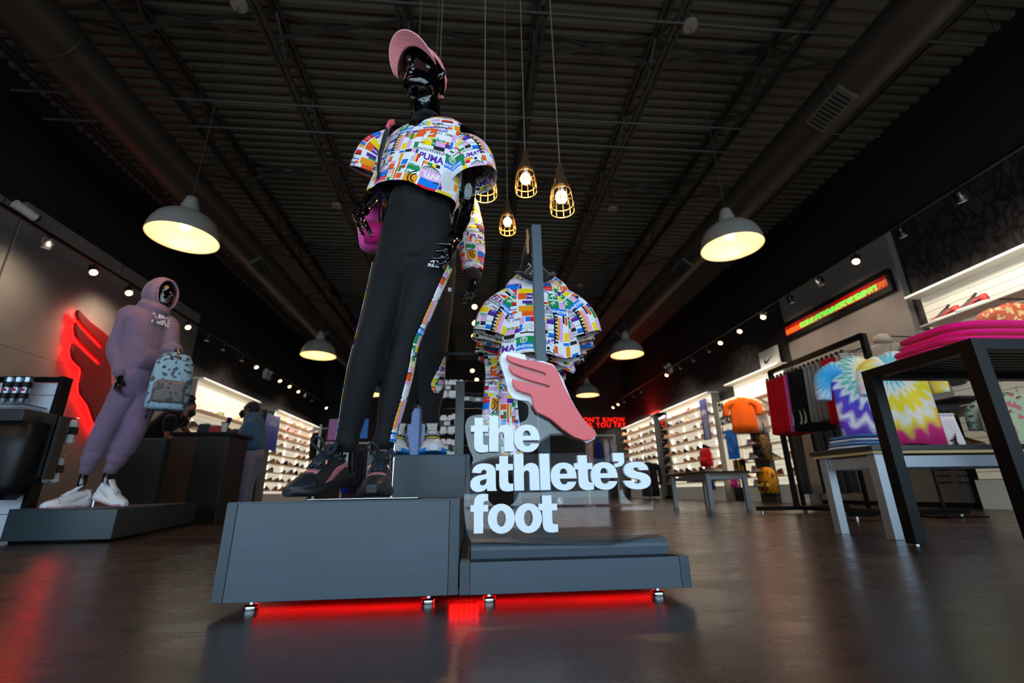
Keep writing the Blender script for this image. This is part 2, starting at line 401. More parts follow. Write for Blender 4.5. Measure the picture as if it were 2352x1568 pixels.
for y, nm in ((3.36, 'near the front'), (4.75, 'above the tee shirt rack'), (5.2, 'over the middle of the shop')):
    m = MB().cyl((XL+.3, y, 4.98), (XR-.6, y, 4.98), .014, 8); tag(m.build('ceiling_conduit', mat('conduit_grey', (66, 64, 58), r=.5)), 'thin grey conduit crossing under the joists %s' % nm, 'pipe')
# round ducts
for x, nm, vents in ((-4.07, 'left', (7.86, 11.9, 15.5)), (4.12, 'right', (3.7, 7.5, 11.6))):
    t = thing('air_duct', 'long round dark air duct along the %s side of the ceiling' % nm, 'duct', (x, 8, 4.5))
    MB().cyl((x, YF, 4.5), (x, YB, 4.5), .26, 32).build('duct_pipe', M_duct, t, smooth=40)
    for y in np.arange(.6, 18, 1.5): MB().lathe([(.262, -.02), (.272, 0), (.262, .02)], n=32).xf(Matrix.Translation((x, y, 4.5)) @ Matrix.Rotation(PI/2, 4, 'X')).build('seam_ring', M_duct, t, smooth=True)
    sg = 1 if x < 0 else -1
    for y in vents:
        R = Matrix.Translation((x, y, 4.5)) @ Matrix.Rotation(sg*math.radians(-38 if 1 else 0), 4, 'Y')
        m = MB(); m.box((0, 0, -.275), (.24, .5, .05)); fr = m.xf(R).build('vent', mat('vent_grey', (78, 74, 66), r=.5), t)
        m = MB()
        for k in range(9): m.box((0, -.2+k*.05, -.303), (.18, .012, .012))
        m.xf(R).build('vent_louvre', M_black, fr)
# ------------------------------------------------------------------ dome pendants
def dome(x, y, nm, real=True, zr=2.3, R=.26):
    t = thing('dome_pendant_lamp', nm, 'pendant lamp', (x, y, zr), 'grey dome pendant lamps')
    prof = [(R, 0), (R*1.0, .012), (R*.985, .04), (R*.93, .10), (R*.82, .155), (R*.62, .205), (R*.42, .235), (R*.27, .25), (R*.25, .275), (R*.25, .31), (R*.21, .318), (R*.21, .35), (R*.17, .358), (R*.165, .385), (R*.05, .395)]
    MB().lathe([(r, zr+z) for r, z in prof], (x, y, 0), 40).build('shade', M_shade, t, smooth=50)
    inn = [(R, 0), (R*.985, .001), (R*.965, .04), (R*.91, .098), (R*.80, .15), (R*.6, .198), (R*.3, .22), (.01, .222)]
    MB().lathe([(r, zr+z) for r, z in inn], (x, y, 0), 40).build('shade_lining', M_shade_in, t, smooth=True)
    MB().ball((x, y, zr+.13), (.045, .045, .055), 16, 10).build('bulb', M_bulb, t, smooth=True)
    MB().cyl((x, y, zr+.39), (x, y, 4.99), .0035, 6).build('cord', M_duct, t)
    MB().cyl((x, y, 5.0), (x, y, ZD+.02), .012, 8).build('hanger_rod', M_duct, t)
    MB().lathe([(.005, 4.955), (.075, 4.96), (.08, 4.985), (.08, 5.0)], (x, y, 0), 24).build('canopy', mat('canopy_grey', (120, 116, 108), r=.5), t, smooth=40)
    if real: light('POINT', 'pendant_light', (x, y, zr+.07), 7, (1, .60, .27), .05)
for x, y, nm in ((-2.39, 3.5, 'nearest grey dome pendant on the left, tilted view of its lit inside'), (2.27, 3.38, 'nearest grey dome pendant on the right near the duct'),
                 (-2.36, 6.9, 'second grey dome pendant on the left, beside a square duct vent'), (2.42, 6.7, 'second grey dome pendant on the right above the shoe wall'),
                 (-2.2, 9.8, 'third grey dome pendant on the left, half hidden by the leggings'), (2.56, 9.85, 'third grey dome pendant on the right above the winged sign'),
                 (-2.4, 13.3, 'far left grey dome pendant near the back wall'), (2.5, 13.3, 'far right grey dome pendant near the back wall')):
    dome(x, y, nm)
# ------------------------------------------------------------------ cage lamps
def cage(p, nm, R=.066, real=True):
    x, y, z = p; t = thing('cage_pendant_lamp', nm, 'pendant lamp', (x, y, z), 'caged bulb pendant lamps')
    MB().cyl((x, y, z+.27), (x, y, ZD+.02), .0035, 6).build('cord', mat('cloth_cord', (96, 88, 76), r=.9), t)
    MB().lathe([(.004, .285), (.012, .28), (.014, .25), (.022, .24), (.024, .19), (.034, .175), (.036, .12), (.026, .115)], (x, y, z), 20).build('socket', M_bronze, t, smooth=50)
    MB().ball((x, y, z+.055), (.034, .034, .038), 18, 12).build('bulb', M_bulb, t, smooth=True)
    MB().cyl((x, y, z+.085), (x, y, z+.12), .017, 12).build('bulb_neck', M_offwhite, t)
    m = MB()
    for k in range(10):
        a = 2*PI*k/10; ca, sa = math.cos(a), math.sin(a)
        m.tube([(x+ca*r, y+sa*r, z+h) for r, h in ((.034, .155), (.05, .11), (.06, .06), (R, -.0), (R*1.0, -.035))], .0026, 5)
    for r, h in ((.053, .09), (R*.99, .01), (R*1.0, -.035)):
        m.tube([(x+r*math.cos(2*PI*k/24), y+r*math.sin(2*PI*k/24), z+h) for k in range(25)], .0028, 5)
    m.build('cage', M_brass, t, smooth=True)
    if real: light('POINT', 'cage_light', (x, y, z-.02), 5, WARM, .035)
def atd(px, py, d): r = ray(px, py); return V((0, 0, CAMH))+r*(d/1045.)
for px, py, d, nm in ((1113, 436, 2.45, 'lit caged bulb pendant right under the patterned sleeve'), (1208, 428, 2.8, 'upper middle lit caged bulb pendant with brass wires'),
                      (1291, 472, 2.5, 'rightmost lit caged bulb pendant, the largest of the group'), (1166, 523, 3.7, 'lowest and smallest lit caged bulb pendant in the group')):
    cage(atd(px, py, d), nm)
for k, (px, py, d) in enumerate(((940, 430, 3.2), (985, 500, 3.6), (1000, 380, 2.9))): cage(atd(px, py, d), 'caged pendant whose cord drops %s the pink cap, its bulb hidden' % ('left behind', 'right behind', 'straight behind')[k], real=False)
# ------------------------------------------------------------------ track lights
def track(a, b, nm, heads, aim, drops=()):
    a = V(a); b = V(b); t = thing('track_rail', nm, 'light track', a, 'black lighting tracks')
    MB().beam(a, b, .035, .035).build('rail', M_black, t)
    for q in drops:
        p = a.lerp(b, q); MB().cyl(p, (p.x, p.y, 5.0), .004, 6).build('suspension_rod', M_black, t)
def head(p, aim, nm, on=True, grp='track spotlights', s=1.0):
    p = V(p); d = (V(aim)-p).normalized(); t = thing('track_spotlight', nm, 'spotlight', p, grp)
    c = p+V((0, 0, -.11*s))
    m = MB(); m.cyl(p+V((0, 0, -.015)), p+V((0, 0, -.05*s)), .018*s, 10)
    sx = d.cross(V((0, 0, 1))).normalized()
    for q in (-1, 1): m.beam(p+sx*q*.045*s+V((0, 0, -.045*s)), c+sx*q*.045*s, .008*s, .02*s)
    m.beam(p+sx*.048*s+V((0, 0, -.045*s)), p-sx*.048*s+V((0, 0, -.045*s)), .02*s, .008*s)
    m.build('yoke', M_black, t)
    MB().loft([c-d*.06*s, c-d*.055*s, c-d*.01*s, c, c+d*.055*s], [.02*s, .032*s, .034*s, .046*s, .05*s], 18, hint=(.1, .2, .97)).build('lamp_head', M_plastic_black, t, smooth=50)
    MB().loft([c+d*.056*s, c+d*.062*s], [.045*s, .038*s], 18, hint=(.1, .2, .97)).build('lens', M_bulb2 if on else M_off, t)
# ------------------------------------------------------------------ central display plinths
def plinth(nm, label, x0, x1, y0, y1, z0, z1, feet=True, edge_w=.028, top=True, yp=None):
    t = thing(nm, label, 'display plinth', ((x0+x1)/2, (y0+y1)/2, 0))
    MB().bb((x0+edge_w, y0+.001, z0), (x1-edge_w, y0+.02, z1-.004)).build('front_panel', M_laminate, t, bevel=.001)
    MB().bb((x0+.02, y1-.02, z0), (x1-.02, y1, z1-.004)).build('back_panel', M_laminate, t)
    for a, b in ((x0, x0+edge_w-.001), (x1-edge_w+.001, x1)): MB().bb((a, y0, z0), (b, y1, z1-.002)).build('side_panel', M_laminate_edge, t, bevel=.0015)
    if top: MB().bb((x0+.001, y0+.002, z1-.004), (x1-.001, y1-.002, z1)).build('top_panel', M_laminate, t, bevel=.0008)
    if feet:
        for x in (x0+.08, x1-.08):
            for y in (y0+.05, y1-.08):
                f = MB().lathe([(.0, 0), (.018, 0), (.019, .004), (.019, .009), (.017, .012), (.007, .013), (.006, z0), (0, z0)], (x, y, 0), 20).build('levelling_foot', M_chrome, t, smooth=40)
    return t
PF = 1.345
main_p = plinth('display_plinth', 'dark grey laminate plinth with red underglow under the black sneakers', -.648, -.032, PF, 1.94, .026, .265)
low_p = plinth('display_plinth', 'low grey laminate plinth carrying the clear winged sign', -.029, .602, PF-.006, 1.94, .026, .107, top=False)
MB().bb((-.001, PF+.02, .085), (.574, 1.92, .1)).build('recessed_tray', M_black, low_p)
def gr_perf():
    # perforated tray strip in front of the riser: thin sheet with rows of round holes
    m = MB(); x = .004
    vs = []; nx, ny = 62, 3; dx = .565/nx; y0 = PF+.018; dy = .008; r = dx*.33; z = .1055
    for i in range(nx):
        for j in range(ny):
            cx = .004+dx*(i+.5); cy = y0+dy*(j+.5)
            o = [V((cx-dx/2, cy-dy/2, z)), V((cx+dx/2, cy-dy/2, z)), V((cx+dx/2, cy+dy/2, z)), V((cx-dx/2, cy+dy/2, z))]
            h = [V((cx+r*math.cos(a), cy+r*math.sin(a)*.85, z)) for a in (PI*1.25, PI*1.75, PI*.25, PI*.75)]
            m.add(o+h, [(0, 1, 5, 4), (1, 2, 6, 5), (2, 3, 7, 6), (3, 0, 4, 7)])
    m.bb((.569, y0, z-.004), (.574, y0+.03, z)); return m.build('perforated_strip', M_blackmetal, low_p)
gr_perf()
rear_p = plinth('display_plinth', 'taller rear grey laminate plinth under the multicoloured sneakers', -.42, -.008, 1.95, 2.5, .03, .432, edge_w=.018)
# riser holding the sign board
rz = thing('sign_base', 'long speckled grey base gripping the clear sign', 'sign base', (.28, 1.38, .1))
m = MB(); prof = [(PF+.043, .1), (PF+.036, .128), (PF+.04, .136), (PF+.05, .146), (PF+.10, .152), (PF+.10, .1)]
n = len(prof); m.add([V((x, y, z)) for x in (.0, .566) for y, z in prof], [tuple(range(n)), tuple(range(n, 2*n))[::-1]]+[(k, (k+1) % n, n+(k+1) % n, n+k) for k in range(n)])
m.build('base_block', mat('speckled_grey_laminate', (74, 84, 94), r=.5, var=.3, sc=300), rz, bevel=.001)
# red LED strips under the plinths
M_red = mat('red_led', (255, 20, 12), em=14, emc=(255, 6, 4))
led = thing('under_plinth_led_strip', 'red LED strip glowing beneath the central plinths', 'light strip', (0, 1.6, .02))
m = MB()
for k in range(6): m.bb((-.05+k*.0135-.003, PF+.05, .021), (-.05+k*.0135+.003, PF+.07, .026))
m.build('led_diode', mat('red_led_bright', (255, 30, 20), em=90, emc=(255, 8, 4)), led)
m = MB(); m.bb((-.6, PF+.12, .022), (-.12, PF+.128, .026)); m.bb((.02, PF+.12, .022), (.57, PF+.128, .026)); m.build('led_tape', M_red, led)
# ------------------------------------------------------------------ the sign
SY = PF+.025            # front face of the clear board
M_acr = mat('clear_acrylic', (255, 255, 255), r=.0, var=0)
b = M_acr.node_tree.nodes['Principled BSDF']; b.inputs['Transmission Weight'].default_value = 1; b.inputs['IOR'].default_value = 1.49
sign = thing('shop_sign', 'clear acrylic sign with white lettering and a pink winged foot', 'sign', (.26, SY, .15))
def pl(pts): return [(at(px, py, SY).x, at(px, py, SY).z) for px, py in pts]
def c4(pts): return [(1040+x/3.136, 560+y/3.136) for x, y in pts]
acr = [(1084, 1246), (1077, 1234), (1071, 1215), (1067, 1190), (1065, 1150), (1070, 1100), (1086, 1060), (1087, 1050), (1078, 1034), (1072, 1010), (1068, 985), (1069, 970), (1076, 957), (1090, 952), (1120, 951), (1142, 949), (1152, 962), (1174, 972), (1196, 970), (1212, 962), (1216, 940), (1209, 922),
       (1177, 914), (1164, 895), (1158, 866), (1146, 831), (1148, 814), (1158, 808), (1218, 819), (1250, 830), (1271, 838), (1289, 866), (1311, 917), (1336, 962), (1366, 987), (1371, 1006), (1360, 1019), (1350, 1030), (1352, 1046), (1366, 1054), (1394, 1052), (1403, 1036), (1415, 1031), (1434, 1031), (1444, 1046), (1452, 1052), (1480, 1058), (1492, 1072), (1499, 1136), (1511, 1250)]
# smooth the traced outline a little
def chaik(p, it=1):
    for _ in range(it):
        q = []
        for i in range(len(p)):
            a = p[i]; b_ = p[(i+1) % len(p)]; q += [(a[0]*.75+b_[0]*.25, a[1]*.75+b_[1]*.25), (a[0]*.25+b_[0]*.75, a[1]*.25+b_[1]*.75)]
        p = q
    return p
prism([pl(chaik(acr, 1))], .008, lambda x, y, z: V((x, SY+.004+z, y)), 'acrylic_board', M_acr, sign)
M_wpr = mat('white_sign_vinyl', (238, 242, 246), r=.25, var=.02)
wb = c4([(350, 800), (370, 780), (395, 778), (520, 800), (560, 812), (590, 862), (640, 858), (630, 842), (720, 872), (780, 955), (850, 1120), (930, 1260), (1020, 1340), (1032, 1370), (1018, 1405), (960, 1432), (930, 1430), (900, 1380), (700, 1240), (600, 1190), (540, 1133), (470, 1120), (430, 1105), (395, 1055), (385, 1010), (372, 960), (340, 860)])
wb = c4([(350, 795), (370, 778), (395, 776), (520, 798), (535, 862), (580, 868), (600, 850), (640, 842), (720, 868), (782, 955), (852, 1118), (932, 1258), (1022, 1345), (1034, 1372), (1018, 1408), (965, 1434), (900, 1400), (700, 1250), (600, 1200), (545, 1132), (470, 1122), (430, 1108), (395, 1058), (388, 1010), (374, 962), (342, 862)])
prism([pl(wb)], .002, lambda x, y, z: V((x, SY-.001+z*.5, y)), 'white_backing', M_wpr, sign)
WING = [(385, 815), (440, 832), (500, 847), (640, 870), (705, 888), (745, 930), (790, 1040), (850, 1150), (920, 1260), (965, 1312), (1008, 1350), (1018, 1385), (990, 1412), (930, 1420), (860, 1395), (780, 1340), (700, 1270), (640, 1240), (600, 1220), (575, 1180), (565, 1110), (550, 1092), (500, 1078), (455, 1060), (430, 1025), (425, 985), (450, 992), (560, 1022), (660, 1047), (683, 1048), (690, 1038), (668, 1026), (570, 1000), (480, 970), (430, 945), (405, 912), (400, 880), (430, 897), (540, 930), (630, 957), (655, 961), (664, 950), (645, 937), (560, 912), (470, 885), (410, 862), (383, 835)]
prism([pl(c4(WING))], .024, lambda x, y, z: V((x, SY-.014+z, y)), 'winged_foot_emblem', [mat('coral_red_acrylic', (232, 96, 100), r=.35, var=.02, emc=(255, 90, 95), em=.0)], sign, bevel=.0006)
GL = {}
GL['l'] = [[('M', 0, 0), ('L', 0, 1.38), ('L', .38, 1.38), ('L', .38, 0)]]
GL['t'] = [[('M', .15, .76), ('L', 0, .76), ('L', 0, 1.0), ('L', .16, 1.0), ('L', .16, 1.3), ('L', .54, 1.3), ('L', .54, 1.0), ('L', .76, 1.0), ('L', .76, .76), ('L', .54, .76), ('L', .54, .38), ('C', .54, .26, .6, .25, .76, .26), ('L', .76, 0), ('C', .6, -.03, .5, -.03, .42, -.02), ('C', .22, .0, .15, .1, .15, .3)]]
GL['h'] = [[('M', 0, 0), ('L', 0, 1.38), ('L', .38, 1.38), ('L', .38, .87), ('C', .46, .98, .56, 1.03, .68, 1.03), ('C', .88, 1.03, .99, .9, .99, .66), ('L', .99, 0), ('L', .61, 0), ('L', .61, .6), ('C', .61, .7, .57, .74, .5, .74), ('C', .42, .74, .38, .68, .38, .58), ('L', .38, 0)]]
GL['e'] = [[('M', 1.11, .42), ('L', .385, .42), ('C', .39, .28, .46, .2, .57, .2), ('C', .65, .2, .7, .23, .73, .3), ('L', 1.08, .3), ('C', 1.02, .1, .84, -.03, .57, -.03), ('C', .22, -.03, 0, .18, 0, .5), ('C', 0, .82, .22, 1.03, .56, 1.03), ('C', .92, 1.03, 1.12, .82, 1.11, .42)], [('M', .39, .6), ('C', .4, .73, .46, .8, .56, .8), ('C', .66, .8, .72, .73, .73, .6)]]
GL['a'] = [[('M', .06, .68), ('L', .42, .66), ('C', .43, .74, .47, .79, .54, .79), ('C', .62, .79, .65, .75, .65, .69), ('C', .65, .63, .6, .61, .42, .59), ('C', .15, .56, 0, .46, 0, .26), ('C', 0, .08, .13, -.03, .32, -.03), ('C', .47, -.03, .58, .02, .66, .11), ('L', .68, 0), ('L', 1.07, 0), ('C', 1.03, .06, 1.02, .12, 1.02, .22), ('L', 1.02, .64), ('C', 1.02, .9, .9, 1.03, .55, 1.03), ('C', .25, 1.03, .08, .92, .06, .68)], [('M', .65, .46), ('L', .65, .38), ('C', .65, .27, .57, .21, .48, .21), ('C', .42, .21, .38, .25, .38, .3), ('C', .38, .38, .44, .4, .52, .42), ('C', .58, .43, .62, .44, .65, .46)]]
GL['s'] = [[('M', .97, .7), ('L', .62, .7), ('C', .61, .77, .57, .8, .5, .8), ('C', .44, .8, .4, .78, .4, .73), ('C', .4, .67, .48, .66, .66, .62), ('C', .9, .57, 1.02, .48, 1.02, .3), ('C', 1.02, .09, .83, -.03, .51, -.03), ('C', .2, -.03, .01, .08, 0, .31), ('L', .37, .31), ('C', .38, .23, .43, .19, .52, .19), ('C', .6, .19, .65, .22, .65, .27), ('C', .65, .33, .57, .35, .4, .38), ('C', .15, .43, .04, .53, .04, .7), ('C', .04, .91, .22, 1.03, .5, 1.03), ('C', .79, 1.03, .96, .93, .97, .7)]]
GL['f'] = [[('M', .14, 0), ('L', .14, .76), ('L', 0, .76), ('L', 0, 1.0), ('L', .14, 1.0), ('L', .14, 1.06), ('C', .14, 1.29, .28, 1.4, .5, 1.4), ('L', .72, 1.39), ('L', .72, 1.14), ('C', .58, 1.15, .52, 1.12, .52, 1.03), ('L', .52, 1.0), ('L', .72, 1.0), ('L', .72, .76), ('L', .52, .76), ('L', .52, 0)]]
GL["'"] = [[('M', 0, 1.38), ('L', .4, 1.38), ('L', .4, 1.1), ('C', .4, .92, .3, .84, .04, .82), ('L', .04, .96), ('C', .16, .97, .2, 1.0, .2, 1.05), ('L', 0, 1.05)]]
def glyph(ch, x0, x1, base, xh, par, name='letter', thick=.018, yf=None, m_=None):
    loops = [ell(.56, .5, .56, .53, 36), ell(.56, .5, .185, .285, 28)] if ch == 'o' else [bez(p) for p in GL[ch]]
    w_ = max(x for x, _ in loops[0]); k = (x1-x0)/w_
    return prism([[(x0+x*k, base+z*xh) for x, z in lp] for lp in loops], thick, lambda x, y, z: V((x, SY-thick/2-.0015+z, y)), name, m_ or M_white, par, bevel=.0005)
for ln, y_px, xh in (((('t', 1081, 1120.6), ('h', 1123, 1179.5), ('e', 1180, 1240)), 1038, .0755),
                     ((('a', 1080, 1141.5), ('t', 1139, 1178.5), ('h', 1181, 1238.6), ('l', 1240.5, 1263.5), ('e', 1265, 1325), ('t', 1321, 1363), ('e', 1358, 1419.5), ("'", 1412, 1438), ('s', 1432.5, 1495)), 1126, .0735),
                     ((('f', 1080, 1121), ('o', 1120, 1182.5), ('o', 1182.5, 1245), ('t', 1238, 1281)), 1224, .0735)):
    for ch, a, b_ in ln:
        pa = at(a, y_px, SY-.01); pb = at(b_, y_px, SY-.01)
        glyph(ch, pa.x, pb.x, {1038: .3915, 1126: .2835, 1224: .1735}[y_px], xh, sign)
p = at(1286, 1150, SY-.002)
ring = [(p.x+.0092*math.cos(2*PI*k/32), p.z+.0092*math.sin(2*PI*k/32)) for k in range(32)]; ri = [(p.x+.0078*math.cos(2*PI*k/32), p.z+.0078*math.sin(2*PI*k/32)) for k in range(32)]
prism([ring, ri], .001, lambda x, y, z: V((x, SY-.001+z, y)), 'registered_mark_ring', M_white, sign)
text('R', 'registered_mark', M_white, sign, .0145, lambda x, y, z: V((p.x+x, SY-.0012, p.z-.0051+y)), bold=.0005)
# ------------------------------------------------------------------ nesting tables and benches on the right
def leg(a, b, s, m_, par, name='leg', bev=.002): return MB().bb((a[0]-s/2, a[1]-s/2, a[2]), (a[0]+s/2, a[1]+s/2, b)).build(name, m_, par, bevel=bev)
bt = thing('display_table', 'tall black steel table holding folded pink garments', 'table', (2.8, 2.0, 0))
x0, x1, y0, y1, zt = 2.155, 3.6, 1.70, 2.29, .885
for x in (x0+.03, x1-.03):
    for y in (y0+.03, y1-.03): leg((x, y, .008), zt, .06, M_blackmetal, bt); MB().cyl((x, y, 0), (x, y, .01), .012, 12).build('levelling_foot', M_chrome, bt)
for a, b_ in (((x0+.06, y0, zt-.05), (x1-.06, y0+.06, zt)), ((x0+.06, y1-.06, zt-.05), (x1-.06, y1, zt)), ((x0, y0+.06, zt-.05), (x0+.06, y1-.06, zt)), ((x1-.06, y0+.06, zt-.05), (x1, y1-.06, zt))):
    MB().bb(a, b_).build('top_rail', M_blackmetal, bt, bevel=.002)
m = MB(); 
for k in range(30): m.bb((x0+.06+k*.0445, y0+.06, zt-.02), (x0+.06+k*.0445+.028, y1-.06, zt-.014))
for k in range(10): m.bb((x0+.06, y0+.06+k*.046, zt-.026), (x1-.06, y0+.06+k*.046+.03, zt-.02))
tag(m.build('mesh_top', M_blackmetal, bt), kind='stuff')
MB().bb((x0+.06, y0+.06, zt-.012), (x1-.06, y1-.06, zt-.003)).build('tabletop', M_plastic_black, bt)
st = thing('display_bench', 'low silver-legged bench with black top under the tie-dye tee shirts', 'bench', (2.9, 2.75, 0))
x0, x1, y0, y1, zt = 2.29, 3.9, 2.49, 2.93, .455
for x in (x0+.03, x1-.03):
    for y in (y0+.03, y1-.03): leg((x, y, 0), zt, .055, M_silver, st)
for a, b_ in (((x0+.06, y0+.02, zt-.075), (x1-.06, y0+.04, zt-.01)), ((x0+.06, y1-.04, zt-.075), (x1-.06, y1-.02, zt-.01)), ((x0+.02, y0+.06, zt-.075), (x0+.04, y1-.06, zt-.01)), ((x1-.04, y0+.06, zt-.075), (x1-.02, y1-.06, zt-.01))):
    r_ = MB().bb(a, b_).build('apron', M_silver, st, bevel=.001)
    for e in ((a[0]+.02, a[1]-.002), (b_[0]-.02, a[1]-.002)): MB().cyl((e[0], e[1], zt-.04), (e[0], e[1]+.003, zt-.04), .006, 10).build('bolt', M_black, r_)
MB().bb((x0-.02, y0-.02, zt), (x1+.02, y1+.02, zt+.018)).build('wood_core', M_plywood, st)
MB().bb((x0-.035, y0-.035, zt+.018), (x1+.03, y1+.03, zt+.045)).build('tabletop', M_plastic_black, st, bevel=.002)
ft = thing('display_bench', 'small far silver-legged bench with black top before the shoe wall', 'bench', (3.3, 6.5, 0))
x0, x1, y0, y1, zt = 3.06, 3.62, 5.97, 7.12, .455
for x in (x0+.03, x1-.03):
    for y in (y0+.03, y1-.03): leg((x, y, 0), zt, .055, M_silver, ft)
for a, b_ in (((x0+.06, y0+.02, zt-.06), (x1-.06, y0+.04, zt-.01)), ((x0+.06, y1-.04, zt-.06), (x1-.06, y1-.02, zt-.01)), ((x0+.02, y0+.06, zt-.06), (x0+.04, y1-.06, zt-.01)), ((x1-.04, y0+.06, zt-.06), (x1-.02, y1-.06, zt-.01))):
    MB().bb(a, b_).build('apron', M_silver, ft)
MB().bb((x0-.01, y0-.01, zt), (x1+.01, y1+.01, zt+.015)).build('wood_core', M_plywood, ft)
MB().bb((x0-.03, y0-.03, zt+.015), (x1+.03, y1+.03, zt+.045)).build('tabletop', M_plastic_black, ft, bevel=.002)
# ------------------------------------------------------------------ left platform
lp = thing('display_platform', 'low dark grey platform under the purple hoodie mannequin', 'display plinth', (-3.1, 4.5, 0))
out = [(-3.12, 3.56), (-2.43, 3.56), (-3.06, 5.68), (-3.22, 5.68), (-3.26, 3.9)]
prism([out], .19, lambda x, y, z: V((x, y, .115+z)), 'platform_body', mat('dark_slate_laminate', (44, 56, 62), r=.4, var=.1), lp, bevel=.002)
prism([[(x*1.0, y) for x, y in out]], .012, lambda x, y, z: V((x, y, .216+z)), 'platform_top', M_laminate_edge, lp)
prism([[(-3.10, 3.6), (-2.47, 3.6), (-3.07, 5.6), (-3.19, 5.6), (-3.22, 3.9)]], .02, lambda x, y, z: V((x, y, .01+z)), 'toe_kick', M_black, lp)
# ------------------------------------------------------------------ wall wing sign with red halo
wx = XL+.23; pa, pb = atx(183, 712, wx), atx(300, 915, wx)
t = thing('wall_emblem', 'dark red winged foot emblem glowing red on the concrete wall', 'wall sign', (wx, (pa.y+pb.y)/2, pa.z))
xs = [q[0] for q in WING]; zs = [q[1] for q in WING]
sy = .0022; 
L_ = [(pa.y+(x-383)*.00205, pa.z-(z-815)*.0028) for x, z in WING]
prism([L_], .05, lambda x, y, z: V((wx-.03+z, x, y)), 'emblem_face', mat('dark_red_enamel', (110, 8, 8), r=.5, em=.12, emc=(120, 6, 6)), t)
cx = sum(p[0] for p in L_)/len(L_); cz = sum(p[1] for p in L_)/len(L_)
prism([[(cx+(x-cx)*.97, cz+(z-cz)*.97) for x, z in L_]], .012, lambda x, y, z: V((wx-.072+z, x, y)), 'halo_led', mat('halo_red', (255, 10, 8), em=38, emc=(255, 4, 4)), t)
# ------------------------------------------------------------------ LED ticker on the right concrete section
lx = XR-.16; t = thing('led_ticker', 'long black LED ticker sign scrolling green and red light', 'led sign', (lx, 6.8, 3.17))
MB().bb((lx-.02, 5.6, 3.0), (lx+.06, 8.0, 3.36)).build('housing', M_black, t, bevel=.01)
m = MB(); M_lg = mat('led_green', (120, 255, 90), em=.8, emc=(110, 235, 90)); M_lr = mat('led_dark_red', (200, 20, 10), em=.10, emc=(200, 16, 8)); M_lo = mat('led_orange', (255, 120, 40), em=.4, emc=(255, 110, 40))
random.seed(3)
for i in range(112):
    for j in range(9):
        y = 5.66+i*.0205; z = 3.10+j*.020
        k = 1 if j in (0, 6, 7, 8) or random.random() < .12 else (0 if 8 < i < 92 and random.random() < .88 else 2)
        m.box((lx-.023, y, z), (.004, .016, .017), mi=k)
tag(m.build('led_pixels', [M_lg, M_lr, M_lo], t), kind='stuff')
# ------------------------------------------------------------------ neon sign on the back wall
a = at(1332, 955, YB-.1); t = thing('neon_sign', 'red neon sentence sign reading over the back wall', 'neon sign', (5.2, YB-.05, 3.1))
M_neon = mat('neon_red', (255, 40, 20), em=2.6, emc=(255, 26, 8))
for s, px, py in (("YOU DON'T KNOW", 1362, 963), ("UNTIL YOU TRY", 1378, 975)):
    q = at(px, py, YB-.1)
    for dx in (-.9, .9): MB().cyl((q.x+dx, YB-.08, q.z), (q.x+dx, YB, q.z), .01, 6).build('mount', M_black, t)
    me = text(s, 'neon_lettering', M_neon, t, .27, lambda x, y, z: V((q.x+x, YB-.08-z, q.z-.1+y)), bold=-.003, extrude=.006, spacing=1.12)
